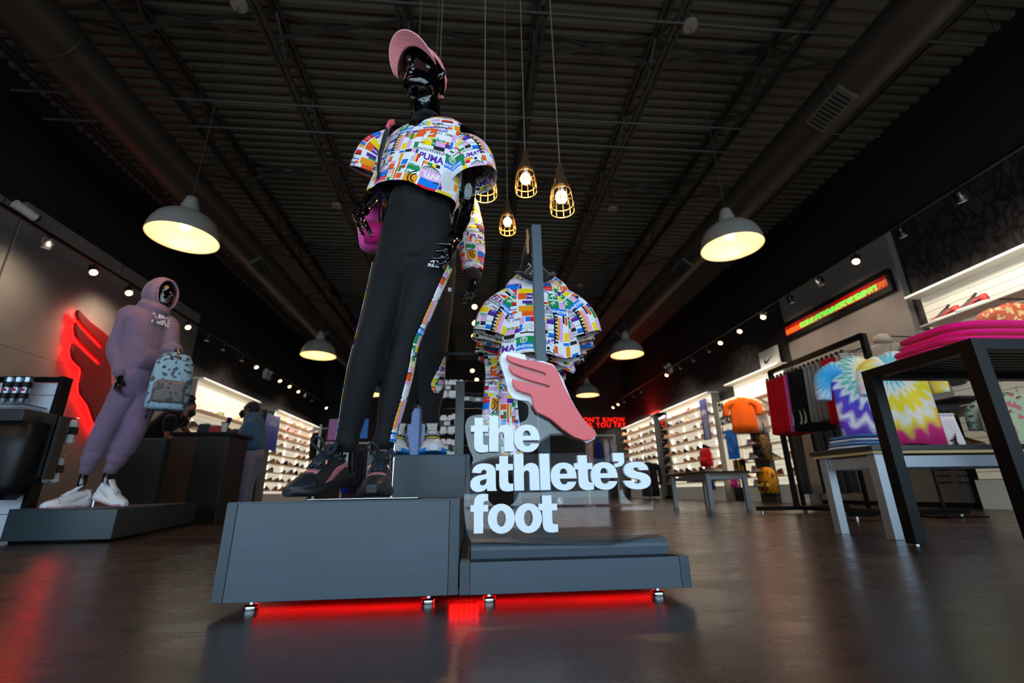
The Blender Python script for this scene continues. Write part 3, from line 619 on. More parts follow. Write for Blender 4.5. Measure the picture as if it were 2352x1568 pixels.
# ================================================================== PRINTED CLOTH (drawn here as a flat pattern)
PAL = dict(w=(238, 236, 238), k=(34, 32, 36), o=(243, 92, 24), a=(246, 158, 20), y=(248, 212, 16), p=(232, 168, 214), g=(20, 138, 72), b=(8, 118, 222), r=(232, 22, 34), v=(84, 36, 150), s=(214, 210, 214))
class Canvas:
    def __init__(s, n, bgc='w'):
        s.n = n; s.im = np.zeros((n, n, 3), np.float32); s.im[:] = np.array(PAL[bgc] if isinstance(bgc, str) else bgc)/255.
    def col(s, c): return np.array(PAL[c] if isinstance(c, str) else c, np.float32)/255.
    def poly(s, pts, c):
        n = s.n; P = np.array(pts)*n; x0, y0 = np.floor(P.min(0)).astype(int); x1, y1 = np.ceil(P.max(0)).astype(int)
        x0 = max(x0, 0); y0 = max(y0, 0); x1 = min(x1, n); y1 = min(y1, n)
        if x1 <= x0 or y1 <= y0: return
        X, Y = np.meshgrid(np.arange(x0, x1)+.5, np.arange(y0, y1)+.5); ins = np.zeros(X.shape, bool)
        for i in range(len(P)):
            a = P[i]; b_ = P[(i+1) % len(P)]
            if a[1] == b_[1]: continue
            ins ^= ((a[1] > Y) != (b_[1] > Y)) & (X < (b_[0]-a[0])*(Y-a[1])/(b_[1]-a[1])+a[0])
        s.im[y0:y1, x0:x1][ins] = s.col(c)
    def rect(s, x0, y0, x1, y1, c): s.poly([(x0, y0), (x1, y0), (x1, y1), (x0, y1)], c)
    def ell(s, cx, cy, rx, ry, c, n=40): s.poly([(cx+rx*math.cos(2*PI*k/n), cy+ry*math.sin(2*PI*k/n)) for k in range(n)], c)
    def line(s, pts, w_, c):
        for a, b_ in zip(pts[:-1], pts[1:]):
            d = np.array(b_)-np.array(a); L = np.hypot(*d)
            if L < 1e-9: continue
            nn = np.array((-d[1], d[0]))/L*w_/2; e = d/L*w_*.3
            s.poly([a+nn-e, a-nn-e, b_-nn+e, b_+nn+e], c)
    def text(s, t, x, y, size, c, rot=0, bold=.02, sx=1.):
        me = text_mesh(t, size, bold*size, 'CENTER'); me.calc_loop_triangles()
        co = np.array([v.co[:2] for v in me.vertices]); ca, sa = math.cos(rot), math.sin(rot)
        co[:, 0] *= sx; co[:, 1] -= size*.33
        q = np.stack([co[:, 0]*ca-co[:, 1]*sa+x, co[:, 0]*sa+co[:, 1]*ca+y], 1)
        for tr in me.loop_triangles: s.poly([q[i] for i in tr.vertices], c)
        bpy.data.meshes.remove(me)
    def cat(s, x, y, k, c, rot=0, out=None):
        P = [(-1, -.15), (-.8, .1), (-.55, .2), (-.35, .5), (-.1, .62), (.2, .6), (.5, .95), (.62, 1.0), (.6, .8), (.85, .72), (.98, .5), (.8, .42), (.6, .45), (.5, .3), (.72, .0), (.95, -.05), (.98, -.18), (.7, -.2), (.35, .1), (.05, .15), (-.1, -.1), (-.05, -.5), (.1, -.75), (-.02, -.85), (-.25, -.6), (-.35, -.15), (-.55, .0), (-.75, -.1), (-.95, -.3)]
        ca, sa = math.cos(rot), math.sin(rot); Q = [(x+k*(a*ca-b_*sa), y+k*(a*sa+b_*ca)) for a, b_ in P]
        if out: s.line(Q+[Q[0]], .006, out)
        s.poly(Q, c)
    def image(s, name):
        im = bpy.data.images.new(name, s.n, s.n); px = np.ones((s.n, s.n, 4), np.float32); px[:, :, :3] = np.clip(s.im, 0, 1)
        im.pixels.foreach_set(px.ravel()); im.update(); im.pack(); return im
def print_tile():
    c = Canvas(1024); K = 1150.
    R = lambda x0, y0, x1, y1, col: c.rect((x0-300)/K, 1-(y1-170)/K, (x1-300)/K, 1-(y0-170)/K, col)
    X = lambda x: (x-300)/K
    Y = lambda y: 1-(y-170)/K
    T = lambda t, x, y, sz, col, rot=0, b=.02, sx=1.: c.text(t, X(x), Y(y), sz/K, col, rot, b, sx)
    # left panel
    c.poly([(X(300), Y(270)), (X(490), Y(185)), (X(500), Y(240)), (X(300), Y(290))], 'r'); R(480, 185, 505, 255, 'a'); R(300, 240, 500, 256, 'w'); R(300, 262, 515, 272, 'k')
    R(505, 180, 640, 285, 'g'); c.cat(X(560), Y(225), 40/K, 'w'); R(515, 285, 735, 375, 'b'); T('ORIGINAL', 630, 330, 58, 'w', PI, .03)
    for i, q in enumerate('obvprwkp'): R(300+i*27, 282, 327+i*27, 302, q)
    for i, q in enumerate('wrwvpbo'): R(300+i*30, 302, 330+i*30, 322, q)
    R(320, 326, 525, 372, 'k'); T('ORIGINAL', 425, 349, 46, 'w', PI, .03); R(230, 326, 330, 372, 'v')
    T('EST. 1948', 425, 408, 52, 'k', -.03, .012)
    R(445, 440, 500, 462, 'o'); R(500, 432, 552, 462, 'b'); R(445, 462, 552, 515, 'v')
    R(345, 505, 445, 532, 'g'); T('SOS | GZN', 395, 518, 22, 'w'); R(380, 532, 462, 596, 'p'); R(390, 600, 462, 652, 'k'); R(462, 585, 555, 592, 'g'); c.cat(X(540), Y(584), 14/K, 'k')
    R(470, 632, 572, 692, 'b'); R(330, 600, 385, 640, 'w'); T('NATIONAL', 430, 680, 40, 'k', PI, .012)
    R(600, 410, 640, 700, 'a'); R(622, 420, 668, 720, 'p')
    for i in range(9): R(540, 345+i*47, 600, 375+i*47, 'k'); R(540, 345+i*47, 562, 392+i*47, 'k')
    for i in range(6): R(585, 445+i*44, 615, 470+i*44, 'a')
    R(565, 425, 600, 440, 'r')
    R(672, 375, 700, 480, 'k'); R(705, 390, 740, 500, 'o')
    T('PUMA', 400, 760, 92, 'v', 0, .03, .86); c.cat(X(525), Y(735), 38/K, 'v')
    R(545, 790, 592, 884, 'o'); R(455, 820, 490, 858, 'k'); R(490, 770, 545, 784, 'w')
    for k in range(7):
        a = -1.1+k*.36; c.line([(X(480), Y(872)), (X(480+60*math.sin(a)), Y(900)), (X(480+95*math.sin(a)), Y(940))], .005, 'k')
    for q in (890, 912): c.line([(X(480+90*math.sin(a)), Y(q+14*abs(math.sin(a)))) for a in np.linspace(-1, 1, 9)], .004, 'k')
    R(378, 925, 572, 1022, 'p'); T('INTL', 470, 972, 78, 'w', PI, .05); R(378, 1022, 594, 1112, 'b'); R(378, 1112, 600, 1182, 'r'); R(378, 1142, 600, 1146, 'w'); R(378, 1160, 600, 1163, 'w')
    R(575, 880, 670, 920, 'p'); R(592, 922, 664, 1000, 'o'); R(580, 930, 592, 1110, 'k'); R(520, 1000, 664, 1012, 'k'); R(605, 1014, 672, 1080, 'p'); R(612, 1140, 668, 1205, 'g'); R(596, 1060, 612, 1140, 'y')
    T('SOCIAL', 632, 1105, 20, 'k', PI/2); R(672, 740, 710, 1000, 'w'); R(700, 770, 745, 900, 'a'); R(715, 905, 745, 1180, 'o'); R(672, 1000, 700, 1160, 'y'); T('INTERNATIONAL', 686, 1080, 24, 'k', PI/2)
    R(300, 1200, 520, 1230, 'v'); T('INTERNATIONAL', 410, 1262, 36, 'k', 0, .01); R(520, 1220, 640, 1310, 'g'); c.cat(X(580), Y(1265), 48/K, 'w'); R(300, 1285, 400, 1320, 'y'); R(400, 1285, 510, 1320, 'k')
    R(300, 1000, 370, 1090, 'a'); R(300, 700, 340, 900, 'g'); R(300, 905, 360, 990, 'y')
    # right panel
    R(880, 345, 1195, 420, 'v'); T('INTERNATIONAL', 1035, 384, 56, 'w', PI, .04); R(1010, 318, 1075, 345, 'a'); R(1075, 340, 1130, 360, 'g'); R(1180, 330, 1240, 365, 'o'); R(1000, 300, 1240, 312, 'v')
    T('PUMA', 1050, 285, 60, 'k', 0, .03, .86); R(800, 205, 900, 300, 'b'); c.ell(X(850), Y(250), .035, .035, 'w'); c.ell(X(850), Y(250), .022, .022, 'g'); R(905, 210, 960, 330, 'y'); R(1090, 200, 1240, 240, 'r'); R(1090, 240, 1240, 255, 'k')
    R(830, 382, 1078, 520, 'o'); R(930, 520, 1056, 645, 'y'); R(1056, 540, 1100, 645, 'g'); c.cat(X(985), Y(520), 88/K, 'w', .9, (120, 120, 120))
    R(1054, 600, 1090, 606, 'w'); R(1070, 588, 1076, 620, 'w'); R(1104, 512, 1114, 610, 'k'); R(1060, 566, 1120, 576, 'k'); R(1120, 538, 1205, 566, 'g'); T('GZN', 1160, 552, 24, 'w')
    R(1100, 568, 1212, 630, 'p'); R(1090, 632, 1222, 684, 'k'); T('EST. 1948', 1170, 452, 50, 'k', 0, .012); R(1215, 545, 1260, 580, 'o'); R(1215, 580, 1290, 630, 'v')
    T('INTERNATIONAL', 1062, 708, 54, 'k', PI, .015); T('PUMA', 1092, 806, 122, 'v', 0, .035, .88); c.text('®', X(1230), Y(840), 26/K, 'v')
    for i, q in enumerate('agyk'): R(1030+i*46, 866, 1076+i*46, 908, q)
    for k in range(9):
        a = -1.2+k*.3; c.line([(X(1130), Y(905)), (X(1130+75*math.sin(a)), Y(935)), (X(1130+125*math.sin(a)), Y(990))], .005, 'k')
    for q in (925, 950): c.line([(X(1130+105*math.sin(a)), Y(q+20*abs(math.sin(a)))) for a in np.linspace(-1, 1, 11)], .004, 'k')
    R(1030, 968, 1252, 1082, 'p'); T('INTL', 1145, 1026, 90, 'w', PI, .05); R(1050, 1082, 1255, 1168, 'b'); R(1050, 1168, 1245, 1256, 'r'); R(1050, 1206, 1245, 1210, 'w'); R(1050, 1228, 1245, 1231, 'w'); R(1195, 1090, 1255, 1104, 'k')
    c.poly([(X(860), Y(935)), (X(1000), Y(965)), (X(1025), Y(1020)), (X(940), Y(1090)), (X(862), Y(1085))], 'g'); T('SOS | GZN', 915, 962, 26, 'w', -.15); c.cat(X(905), Y(1065), 58/K, 'w', -.6)
    R(868, 1090, 1030, 1240, 'a'); 
    for a0, rr in ((0, .075), (0, .045)): c.line([(X(1010)-rr*math.cos(a), Y(1130)+rr*math.sin(a)) for a in np.linspace(-1.4, 1.4, 14)], .014, 'k')
    R(848, 700, 898, 775, 'p'); R(898, 722, 914, 786, 'k'); R(914, 722, 930, 786, 'b'); R(846, 615, 900, 700, 'g'); R(895, 790, 915, 915, 'p'); R(915, 790, 935, 915, 'y'); R(935, 792, 958, 918, 'r'); T('SOCIAL', 880, 870, 24, 'k', PI/2)
    T('PUMA', 905, 1268, 58, 'k', 0, .03, .86); R(1010, 1252, 1090, 1300, 'y'); R(1090, 1258, 1230, 1290, 'p'); R(300+960, 1000, 1300, 1200, 'v')
    R(1255, 700, 1450, 790, 'g'); c.ell(X(1340), Y(745), .036, .036, 'w'); c.ell(X(1340), Y(745), .027, .027, 'g'); T('F', 1340, 745, 60, 'w', 0, .04); R(1255, 790, 1450, 870, 'b'); T('ORIGINAL', 1352, 830, 54, 'w', PI, .03)
    c.ell(X(1350), Y(1010), .082, .115, (222, 221, 224)); 
    for k in range(-4, 5):
        c.line([(X(1350)+k*.018, Y(1010)-.1), (X(1350)+k*.018, Y(1010)+.1)], .0018, (200, 200, 206)); c.line([(X(1350)-.078, Y(1010)+k*.023), (X(1350)+.078, Y(1010)+k*.023)], .0018, (200, 200, 206))
    R(1262, 270, 1450, 350, 'a'); R(1300, 350, 1450, 420, 'o'); R(1270, 430, 1330, 520, 'p'); R(1340, 430, 1400, 500, 'b'); R(1400, 430, 1450, 500, 'r'); R(1290, 640, 1450, 660, 'k'); c.cat(X(1370), Y(590), 60/K, 'w', 0, 'k')
    R(1262, 1160, 1450, 1230, 'y'); R(1262, 1230, 1370, 1320, 'o'); R(1370, 1230, 1450, 1320, 'v'); T('1948', 1400, 1275, 40, 'w')
    R(745, 560, 800, 700, 'p'); R(745, 720, 800, 860, 'w'); R(760, 880, 840, 960, 'b'); R(750, 1180, 840, 1320, 'p'); R(745, 1000, 800, 1120, 'w')
    for x0, y0, x1, y1, q in ((400, 190, 470, 230, 'v'), (400, 235, 440, 335, 'g'), (440, 255, 472, 335, 'a'), (330, 495, 392, 528, 'b'), (400, 485, 480, 528, 'k'), (402, 712, 440, 800, 'g'), (440, 712, 480, 760, 'r'), (402, 820, 478, 890, 'o'), (905, 20, 1020, 60, 'v'), (940, 60, 1020, 84, 'g'), (310, 20, 370, 95, 'p'), (375, 20, 440, 60, 'o'), (375, 62, 440, 98, 'k'), (40, 565, 125, 600, 'a'), (40, 600, 90, 640, 'r'), (590, 10, 690, 60, 'p'), (0, 210, 18, 470, 'r'), (20, 235, 120, 290, 'y'), (0, 390, 70, 430, 'g'), (640, 620, 650, 700, 'r'), (600, 400, 480, 390, 'k'), (340, 380, 395, 480, 'y'), (350, 300, 392, 372, 'w'), (865, 320, 898, 400, 'b'), (640, 460, 700, 462, 'k'), (205, 590, 217, 660, 'g'), (100, 910, 190, 935, 'b'), (700, 975, 840, 1000, 'b'), (720, 1000, 840, 1024, 'a'), (310, 905, 400, 960, 'v'), (310, 960, 400, 1024, 'y')): c.rect(min(x0, x1)/1024, 1-max(y0, y1)/1024, max(x0, x1)/1024, 1-min(y0, y1)/1024, q)
    return c.image('printed_cloth_pattern')
IMG = print_tile()
def mat_image(name, img, r=.8, scale=1., sheen=.1, bump=.1):
    M = mat(name, (230, 230, 230), r=r, var=.0, spec=.2, sheen=sheen, bump=bump, bsc=120); nt = M.node_tree; N = nt.nodes; L = nt.links; b = N['Principled BSDF']
    uv = N.new('ShaderNodeUVMap'); mp = N.new('ShaderNodeMapping'); mp.inputs['Scale'].default_value = (scale, scale, 1); L.new(uv.outputs[0], mp.inputs[0])
    t = N.new('ShaderNodeTexImage'); t.image = img; L.new(mp.outputs[0], t.inputs[0])
    L.new(t.outputs[0], b.inputs['Base Color']); return M
M_print = mat_image('printed_jersey', IMG, scale=1/.37)
M_knit = cloth('black_rib_knit', (26, 25, 28))
M_legg = cloth('black_legging_fabric', (19, 19, 22), r=.7, sheen=.04, bump=.06, bsc=300)
def shell(rows, name, m_, parent, u0=0., v0=0., thick=.002, sub=1, closed=True, flipv=False, us=1.):
    """rows of points (closed rings) -> open cloth tube with UVs in metres"""
    nr = len(rows); n = len(rows[0]); per = [0.]; mid = rows[nr//2]
    for k in range(n if closed else n-1): per.append(per[-1]+(mid[(k+1) % n]-mid[k]).length)
    vv = [0.]
    for i in range(1, nr): vv.append(vv[-1]+sum((rows[i][k]-rows[i-1][k]).length for k in range(n))/n)
    vs = [tuple(p) for r in rows for p in r]; fs = []; uvs = []
    for i in range(nr-1):
        for k in range(n if closed else n-1):
            k2 = (k+1) % n; fs.append((i*n+k, i*n+k2, (i+1)*n+k2, (i+1)*n+k)); s = -1 if flipv else 1
            uvs += [(u0-per[k]*us, v0+s*vv[i]), (u0-per[k+1]*us, v0+s*vv[i]), (u0-per[k+1]*us, v0+s*vv[i+1]), (u0-per[k]*us, v0+s*vv[i+1])]
    me = bpy.data.meshes.new(name); me.from_pydata(vs, [], fs); L = me.uv_layers.new(name='uv')
    for lp, q in zip(L.data, uvs): lp.uv = q
    for m in (m_ if isinstance(m_, (list, tuple)) else [m_]): me.materials.append(m)
    return link(name, me, parent, True, 0, None, sub, thick)
def fold(p, amp, f=9., seed=0): return amp*noise.noise(V((p.x*f+seed, p.y*f, p.z*f*.45)))
# ================================================================== BODY KIT
def limb(m, pts, n=14, k=5, hint=(0, 1, 0)):
    """pts: (x,y,z,r) or (x,y,z,rx,ry)"""
    q = smoothpath([tuple(p[0])+((p[1], p[1]) if len(p) == 2 else (p[1], p[2])) for p in pts], k)
    m.loft([V(a[:3]) for a in q], [(max(.002, a[3]), max(.002, a[4])) for a in q], n, hint=hint)
    m.ball(V(q[-1][:3]), max(q[-1][3], q[-1][4])*.98, 10, 7)
    m.ball(V(q[0][:3]), min(q[0][3], q[0][4])*.98, 10, 7)
def hand(m, w, d, nrm, side, L=.18, curl=(.25, .35, .3), spread=.1, thumb=.8):
    w = V(w); d = V(d).normalized(); nrm = V(nrm); nrm = (nrm-d*nrm.dot(d)).normalized(); s = nrm.cross(d).normalized()*side; k = L/.18
    m.loft([w-d*.01*k, w+d*.02*k, w+d*.055*k, w+d*.088*k, w+d*.098*k], [(.024*k, .018*k), (.028*k, .016*k), (.038*k, .0145*k), (.039*k, .012*k), (.034*k, .009*k)], 14, hint=tuple(nrm))
    for i, (off, ln) in enumerate(((.029, .068), (.0098, .077), (-.0098, .072), (-.028, .056))):
        p = w+d*(.088 - .004*abs(i-1.2))*k+s*off*k; dd = (d+s*spread*(1.3-i)).normalized(); pts = [(p-dd*.02*k, .0088*k)]; ang = 0
        pts.append((p, .0088*k))
        for j, (fr, c) in enumerate(zip((.44, .31, .25), curl)):
            ang += c*(1+.12*i); q = dd*math.cos(ang)+nrm*math.sin(ang); p = p+q*ln*fr*k; pts.append((p, (.0078, .0072, .0058)[j]*k))
        m.loft([a for a, _ in pts], [r for _, r in pts], 9, hint=tuple(nrm)); m.ball(pts[-1][0], pts[-1][1], 8, 6)
        for a, r in pts[1:-1]: m.ball(a, r*1.04, 8, 6)
    p = w+d*.018*k+s*.022*k; dd = (d*.75+s*thumb+nrm*.35).normalized(); pts = [(p, .012*k), (p+dd*.035*k, .0105*k)]; q = (dd*.9+d*.35+nrm*.1).normalized(); pts.append((pts[-1][0]+q*.028*k, .009*k)); pts.append((pts[-1][0]+q*.022*k, .0066*k))
    m.loft([a for a, _ in pts], [r for _, r in pts], 9, hint=tuple(nrm)); m.ball(pts[-1][0], pts[-1][1], 8, 6)
def head_mesh(m, c, f, upv, H=.225, neck=None):
    """egg head with brow, nose, lips, chin, ears. c centre, f facing"""
    f = V(f).normalized(); u = V(upv); u = (u-f*u.dot(f)).normalized(); s = f.cross(u).normalized(); h = H/2
    secs = [(-1.0, .24, .22, .34), (-.93, .40, .36, .30), (-.78, .52, .50, .20), (-.5, .60, .66, .08), (-.2, .65, .76, .0), (.1, .68, .82, -.04), (.4, .68, .84, -.07), (.65, .60, .76, -.08), (.85, .42, .55, -.08), (.96, .22, .30, -.08), (1.0, .08, .1, -.08)]
    m.loft([c+u*h*z+f*h*o for z, a, b_, o in secs], [(a*h, b_*h) for z, a, b_, o in secs], 20, hint=tuple(f), tan=tuple(u))
    q = lambda x, y, z: c+s*x*h+f*y*h+u*z*h
    m.loft([q(0, .72, .18), q(0, .80, .0), q(0, .92, -.16), q(0, .90, -.24), q(0, .7, -.27)], [.05*h, .07*h, .105*h, .10*h, .06*h], 8)        # nose
    for x in (-1, 1):
        m.loft([q(x*.1, .70, .24), q(x*.3, .65, .27), q(x*.48, .52, .2)], [.05*h, .075*h, .05*h], 8)     # brow
        m.ball(q(x*.26, .59, .08), (.11*h,)*3, 10, 6); m.ball(q(x*.40, .42, -.14), (.18*h,)*3, 10, 6)
        m.loft([q(x*.68, .02, .16), q(x*.75, -.02, .0), q(x*.70, .0, -.18)], [.09*h, .12*h, .07*h], 8)   # ears
    m.loft([q(-.2, .66, -.46), q(-.08, .74, -.43), q(0, .75, -.45), q(.08, .74, -.43), q(.2, .66, -.46)], [.03*h, .055*h, .05*h, .055*h, .03*h], 8)
    m.loft([q(-.17, .64, -.55), q(0, .73, -.56), q(.17, .64, -.55)], [.03*h, .06*h, .03*h], 8)
    m.ball(q(0, .54, -.82), (.2*h, .2*h, .17*h), 10, 6)
# ================================================================== SNEAKERS
def sneaker(label, L=.285, mir=1, c=None, group=None, name='sneaker', lace_tip=None, chunky=1.0, tagtxt=None):
    """local frame: heel at x=0, toe at x=L, ground z=0"""
    c = dict(dict(sole=M_plastic_black, upper=M_knit, toe=M_plastic_black, accent=M_white, tongue=M_plastic_black, lace=M_knit), **(c or {}))
    t = thing(name, label, 'shoe', (0, 0, 0), group); yo = lambda s: mir*(.006*math.sin(s*PI)+.012*max(0, s-.55))
    W = lambda s: float(np.interp(s, [0, .03, .1, .25, .42, .6, .75, .88, .96, 1], [.012, .024, .032, .034, .036, .043, .046, .040, .026, .010]))*L/.285
    Hh = lambda s: float(np.interp(s, [0, .05, .12, .25, .33, .42, .55, .66, .78, .9, .97, 1], [.050, .078, .082, .074, .082, .082, .066, .050, .038, .028, .018, .010]))*L/.285
    SZ = lambda s: float(np.interp(s, [0, .15, .4, .6, .8, 1], [.036, .036, .030, .026, .024, .026]))*chunky
    B = lambda s: float(np.interp(s, [0, .06, .15, .4, .62, .85, 1], [.006, .001, 0, .002, 0, .003, .014]))
    def U(s, a, k=1.0):
        w_ = W(s)*k; return V((s*L, yo(s)+w_*math.copysign(abs(math.cos(a))**.75, math.cos(a)), SZ(s)-.004+Hh(s)*k*abs(math.sin(a))**.9))
    ss = [0, .015, .04, .08, .14, .2, .28, .36, .44, .52, .6, .68, .76, .84, .9, .95, .98, 1]
    m = MB(); n = 14; m.grid([[U(s, PI*k/n) for k in range(n+1)] for s in ss]); m.f.append(list(range(n+1))); m.mi.append(0)
    m.build('upper', c['upper'], t, smooth=60)
    m = MB(); rings = []
    for s in ss:
        w_ = W(s)*1.14+.004; z0 = B(s); z1 = SZ(s); x = s*L+(-.006 if s < .02 else .006 if s > .985 else 0)
        rings.append([V((x, yo(s)+w_*a, z)) for a, z in ((-.86, z0), (-1.0, z0+.006), (-1.03, (z0+z1)/2), (-.96, z1), (-.86, z1+.005), (.86, z1+.005), (.96, z1), (1.03, (z0+z1)/2), (1.0, z0+.006), (.86, z0))])
    m.rings(rings); m.build('sole', c['sole'], t, smooth=50)
    if 'outsole' in c:
        m = MB()
        for s0, s1 in ((0, .2), (.24, .44), (.5, .74), (.78, .97)):
            m.grid([[V((s*L, yo(s)+(W(s)*1.14+.0055)*a, z)) for a, z in ((-1.03, B(s)+.016), (-1.03, B(s)+.004), (-.8, B(s)-.0002), (.8, B(s)-.0002), (1.03, B(s)+.004), (1.03, B(s)+.016))] for s in np.linspace(s0, s1, 5)])
        m.build('outsole', c['outsole'], t, solid=.001)
    # toe overlay, heel counter, side stripe follow the upper's surface
    def patch(name_, ss_, a0, a1, m_, k=1.035, n_=8, par=t):
        mm = MB(); mm.grid([[U(s, lerp(a0(s), a1(s), j/n_), k)+V((.002 if s > .9 else 0, 0, 0)) for j in range(n_+1)] for s in ss_]); return mm.build(name_, m_, par, smooth=True, solid=.0012)
    patch('toe_cap', np.linspace(.74, 1.0, 8), lambda s: .02, lambda s: PI-.02, c['toe'], n_=12)
    patch('heel_counter', np.linspace(0.0, .16, 6), lambda s: .02, lambda s: PI-.02, c['toe'], n_=12)
    for sd in (0, 1):
        A = (lambda f_: (lambda s: f_(s))) if sd == 0 else (lambda f_: (lambda s: PI-f_(s)))
        cen = lambda s: float(np.interp(s, [.1, .3, .5, .66], [.62, .42, .16, .03])); hw = lambda s: float(np.interp(s, [.1, .14, .4, .62, .66], [.0, .09, .16, .08, .0]))
        patch('side_stripe', np.linspace(.1, .66, 14), A(lambda s: max(.01, cen(s)-hw(s))), A(lambda s: cen(s)+hw(s)), c['accent'], 1.05, 3)
        patch('eyestay', np.linspace(.36, .64, 8), A(lambda s: .98), A(lambda s: 1.22), c['toe'], 1.05, 3)
    patch('vamp_badge', np.linspace(.64, .70, 4), lambda s: 1.0, lambda s: PI-1.0, c['accent'], 1.05, 6)
    hz = Hh(.36)+SZ(.36); tg = MB()
    rows = [[V((L*s, yo(.4)+w_*(-1+j/3.), z+.006*(1-((j-3)/3.)**2))) for j in range(7)] for s, w_, z in ((.62, .012, Hh(.62)+SZ(.62)-.004), (.5, .017, Hh(.5)+SZ(.5)), (.38, .022, hz+.008), (.31, .026, hz+.026), (.285, .024, hz+.036))]
    tg.grid(rows); tng = tg.build('tongue', c['tongue'], t, smooth=True, solid=.006)
    if tagtxt:
        o_ = V((L*.36, yo(.4), hz+.0175+.0062)); ax = V((0, mir*0-1, 0)); d_ = (rows[4][3]-rows[2][3]).normalized(); nrm_ = V((0, 1, 0)).cross(d_)
        nrm_ = V((abs(d_.z), 0, abs(d_.x))).normalized()
        text(tagtxt, 'tongue_lettering', c['accent'], tng, .011, lambda x, y, z: rows[3][3]+V((0, 1, 0))*(-x*-1)+d_*(y-.004)+nrm_*.005, bold=.0006)
    MB().tube([U(s, a, 1.0)+V((0, 0, .002)) for s, a in [(.30, .9), (.22, .95), (.12, 1.05), (.05, 1.3), (.03, PI/2), (.05, PI-1.3), (.12, PI-1.05), (.22, PI-.95), (.30, PI-.9)]], .0065, 8).build('collar', c['toe'], t, smooth=True)
    if 'panel' in c: patch('lace_panel', np.linspace(.36, .64, 8), lambda s: .9, lambda s: PI-.9, c['panel'], 1.10, 8)
    for k in range(5):
        s = .40+k*.052; m = MB(); e = (-1)**k
        m.tube([U(s, 1.05, 1.09), U(s+.012*e, 1.35, 1.12)+V((0, 0, .004)), U(s+.02*e, PI/2, 1.12)+V((0, 0, .006)), U(s+.012*e, PI-1.35, 1.12)+V((0, 0, .004)), U(s, PI-1.05, 1.09)], .0032, 6)
        m.build('lace', c['lace'], t, smooth=True)
    if lace_tip:
        a = U(.40, PI/2, 1.12)+V((0, 0, .008))
        for y, up_ in ((-1, .035), (1, .012)):
            m = MB(); m.loft([a, a+V((.0, y*.014, up_)), a+V((.004, y*.034, up_+.012)), a+V((.012, y*.044, up_-.004)), a+V((.012, y*.030, up_-.020)), a+V((.006, y*.008, -.004))], [(.0042, .0014)]*6, 6, hint=(1, .2, .3)); m.build('lace', c['lace'], t, smooth=True)
            m = MB(); b0 = a+V((.004, y*.010, 0)); b1 = a+V((.032, y*.026, -.026)); m.loft([a, b0, b1], [(.004, .0014)]*3, 6); lc = m.build('lace', c['lace'], t, smooth=True)
            MB().cyl(b1, b1+(b1-b0).normalized()*.014, .0028, 8).build('lace_tip', lace_tip, lc)
    return t
def place(t, loc, yaw, pitch=0., roll=0.):
    """toe direction yaw (degrees from +X, counter-clockwise), pitch>0 lifts the heel about the toe"""
    R = Matrix.Rotation(math.radians(yaw), 4, 'Z') @ Matrix.Rotation(math.radians(pitch), 4, 'Y') @ Matrix.Rotation(math.radians(roll), 4, 'X')
    t.rotation_euler = R.to_euler(); t.location = V(loc); return t
# ================================================================== FRONT MANNEQUIN
G = .267
F1 = V((-.36, -.93, 0)).normalized()                   # facing: towards the camera, a little to its left
LAT = V((.93, -.36, 0)).normalized()
man = thing('mannequin', 'tall glossy black mannequin in crop tee, leggings and pink cap', 'mannequin', (-.24, 1.55, G))
pel = at(957, 560, 1.58); wai = at(962, 470, 1.57); che = at(975, 370, 1.55); nb = at(985, 283, 1.56)
hc = V((-.222, 1.505, 1.945)); hf = V((-.42, -.90, .10))
shR, shL = at(882, 322, 1.62), at(1072, 322, 1.50)
elR, wrR = at(868, 440, 1.74), at(829, 487, 1.62)
elL, wrL = at(1072, 470, 1.56), at(1043, 552, 1.47)
hipR, hipL = at(915, 590, 1.59), at(998, 590, 1.56)
knR, knL = at(855, 775, 1.50), at(928, 790, 1.56)
anR, anL = at(795, 1026, 1.565), at(881, 1018, 1.585)
m = MB()
hn = tuple(-F1)
tor = [(pel+V((0, 0, -.09)), .10, .085), (pel, .145, .105), (lerp(pel, wai, .55), .135, .095), (wai, .112, .08), (lerp(wai, che, .5), .118, .085), (che, .135, .10), (lerp(che, nb, .5), .14, .09), (lerp(che, nb, .8), .12, .07), (nb, .06, .055)]
limb(m, [(a, b_, c_) for a, b_, c_ in tor], 20, 4, hn)
m.loft([nb+V((0, 0, -.03)), lerp(nb, hc, .3), lerp(nb, hc, .6), hc], [(.062, .060), (.055, .056), (.053, .054), (.05, .055)], 16, hint=hn)
for s_, e_, w_ in ((shR, elR, wrR), (shL, elL, wrL)):
    limb(m, [(lerp(nb, s_, .5)+V((0, 0, -.03)), .05), (s_, .046), (lerp(s_, e_, .5), .040), (e_, .032), (lerp(e_, w_, .35), .034), (lerp(e_, w_, .8), .023), (w_, .021)])
for h_, k_, a_ in ((hipR, knR, anR), (hipL, knL, anL)):
    limb(m, [(h_, .075), (lerp(h_, k_, .5), .062), (k_, .046), (lerp(k_, a_, .35), .046), (lerp(k_, a_, .8), .030), (a_, .026), (a_+V((.0, .0, -.07)), .028)])
hand(m, wrR, (at(812, 528, 1.52)-wrR), (.5, -.3, -.2), 1, .185, (.15, .25, .2), .12)
hand(m, wrL, (at(1030, 590, 1.40)-wrL), (-1, -.1, -.1), -1, .185, (.5, .5, .3), .10)
head_mesh(m, hc, hf, (0, -.05, 1), .24)
remesh(m, 'body', M_gloss, man, .0045, 2)
for w_, e_ in ((wrR, elR), (wrL, elL)):
    d = (w_-e_).normalized(); MB().loft([lerp(e_, w_, .88)-d*.002, lerp(e_, w_, .88)+d*.002], [.0275, .0275], 18).build('wrist_joint', M_gloss, man, smooth=40)
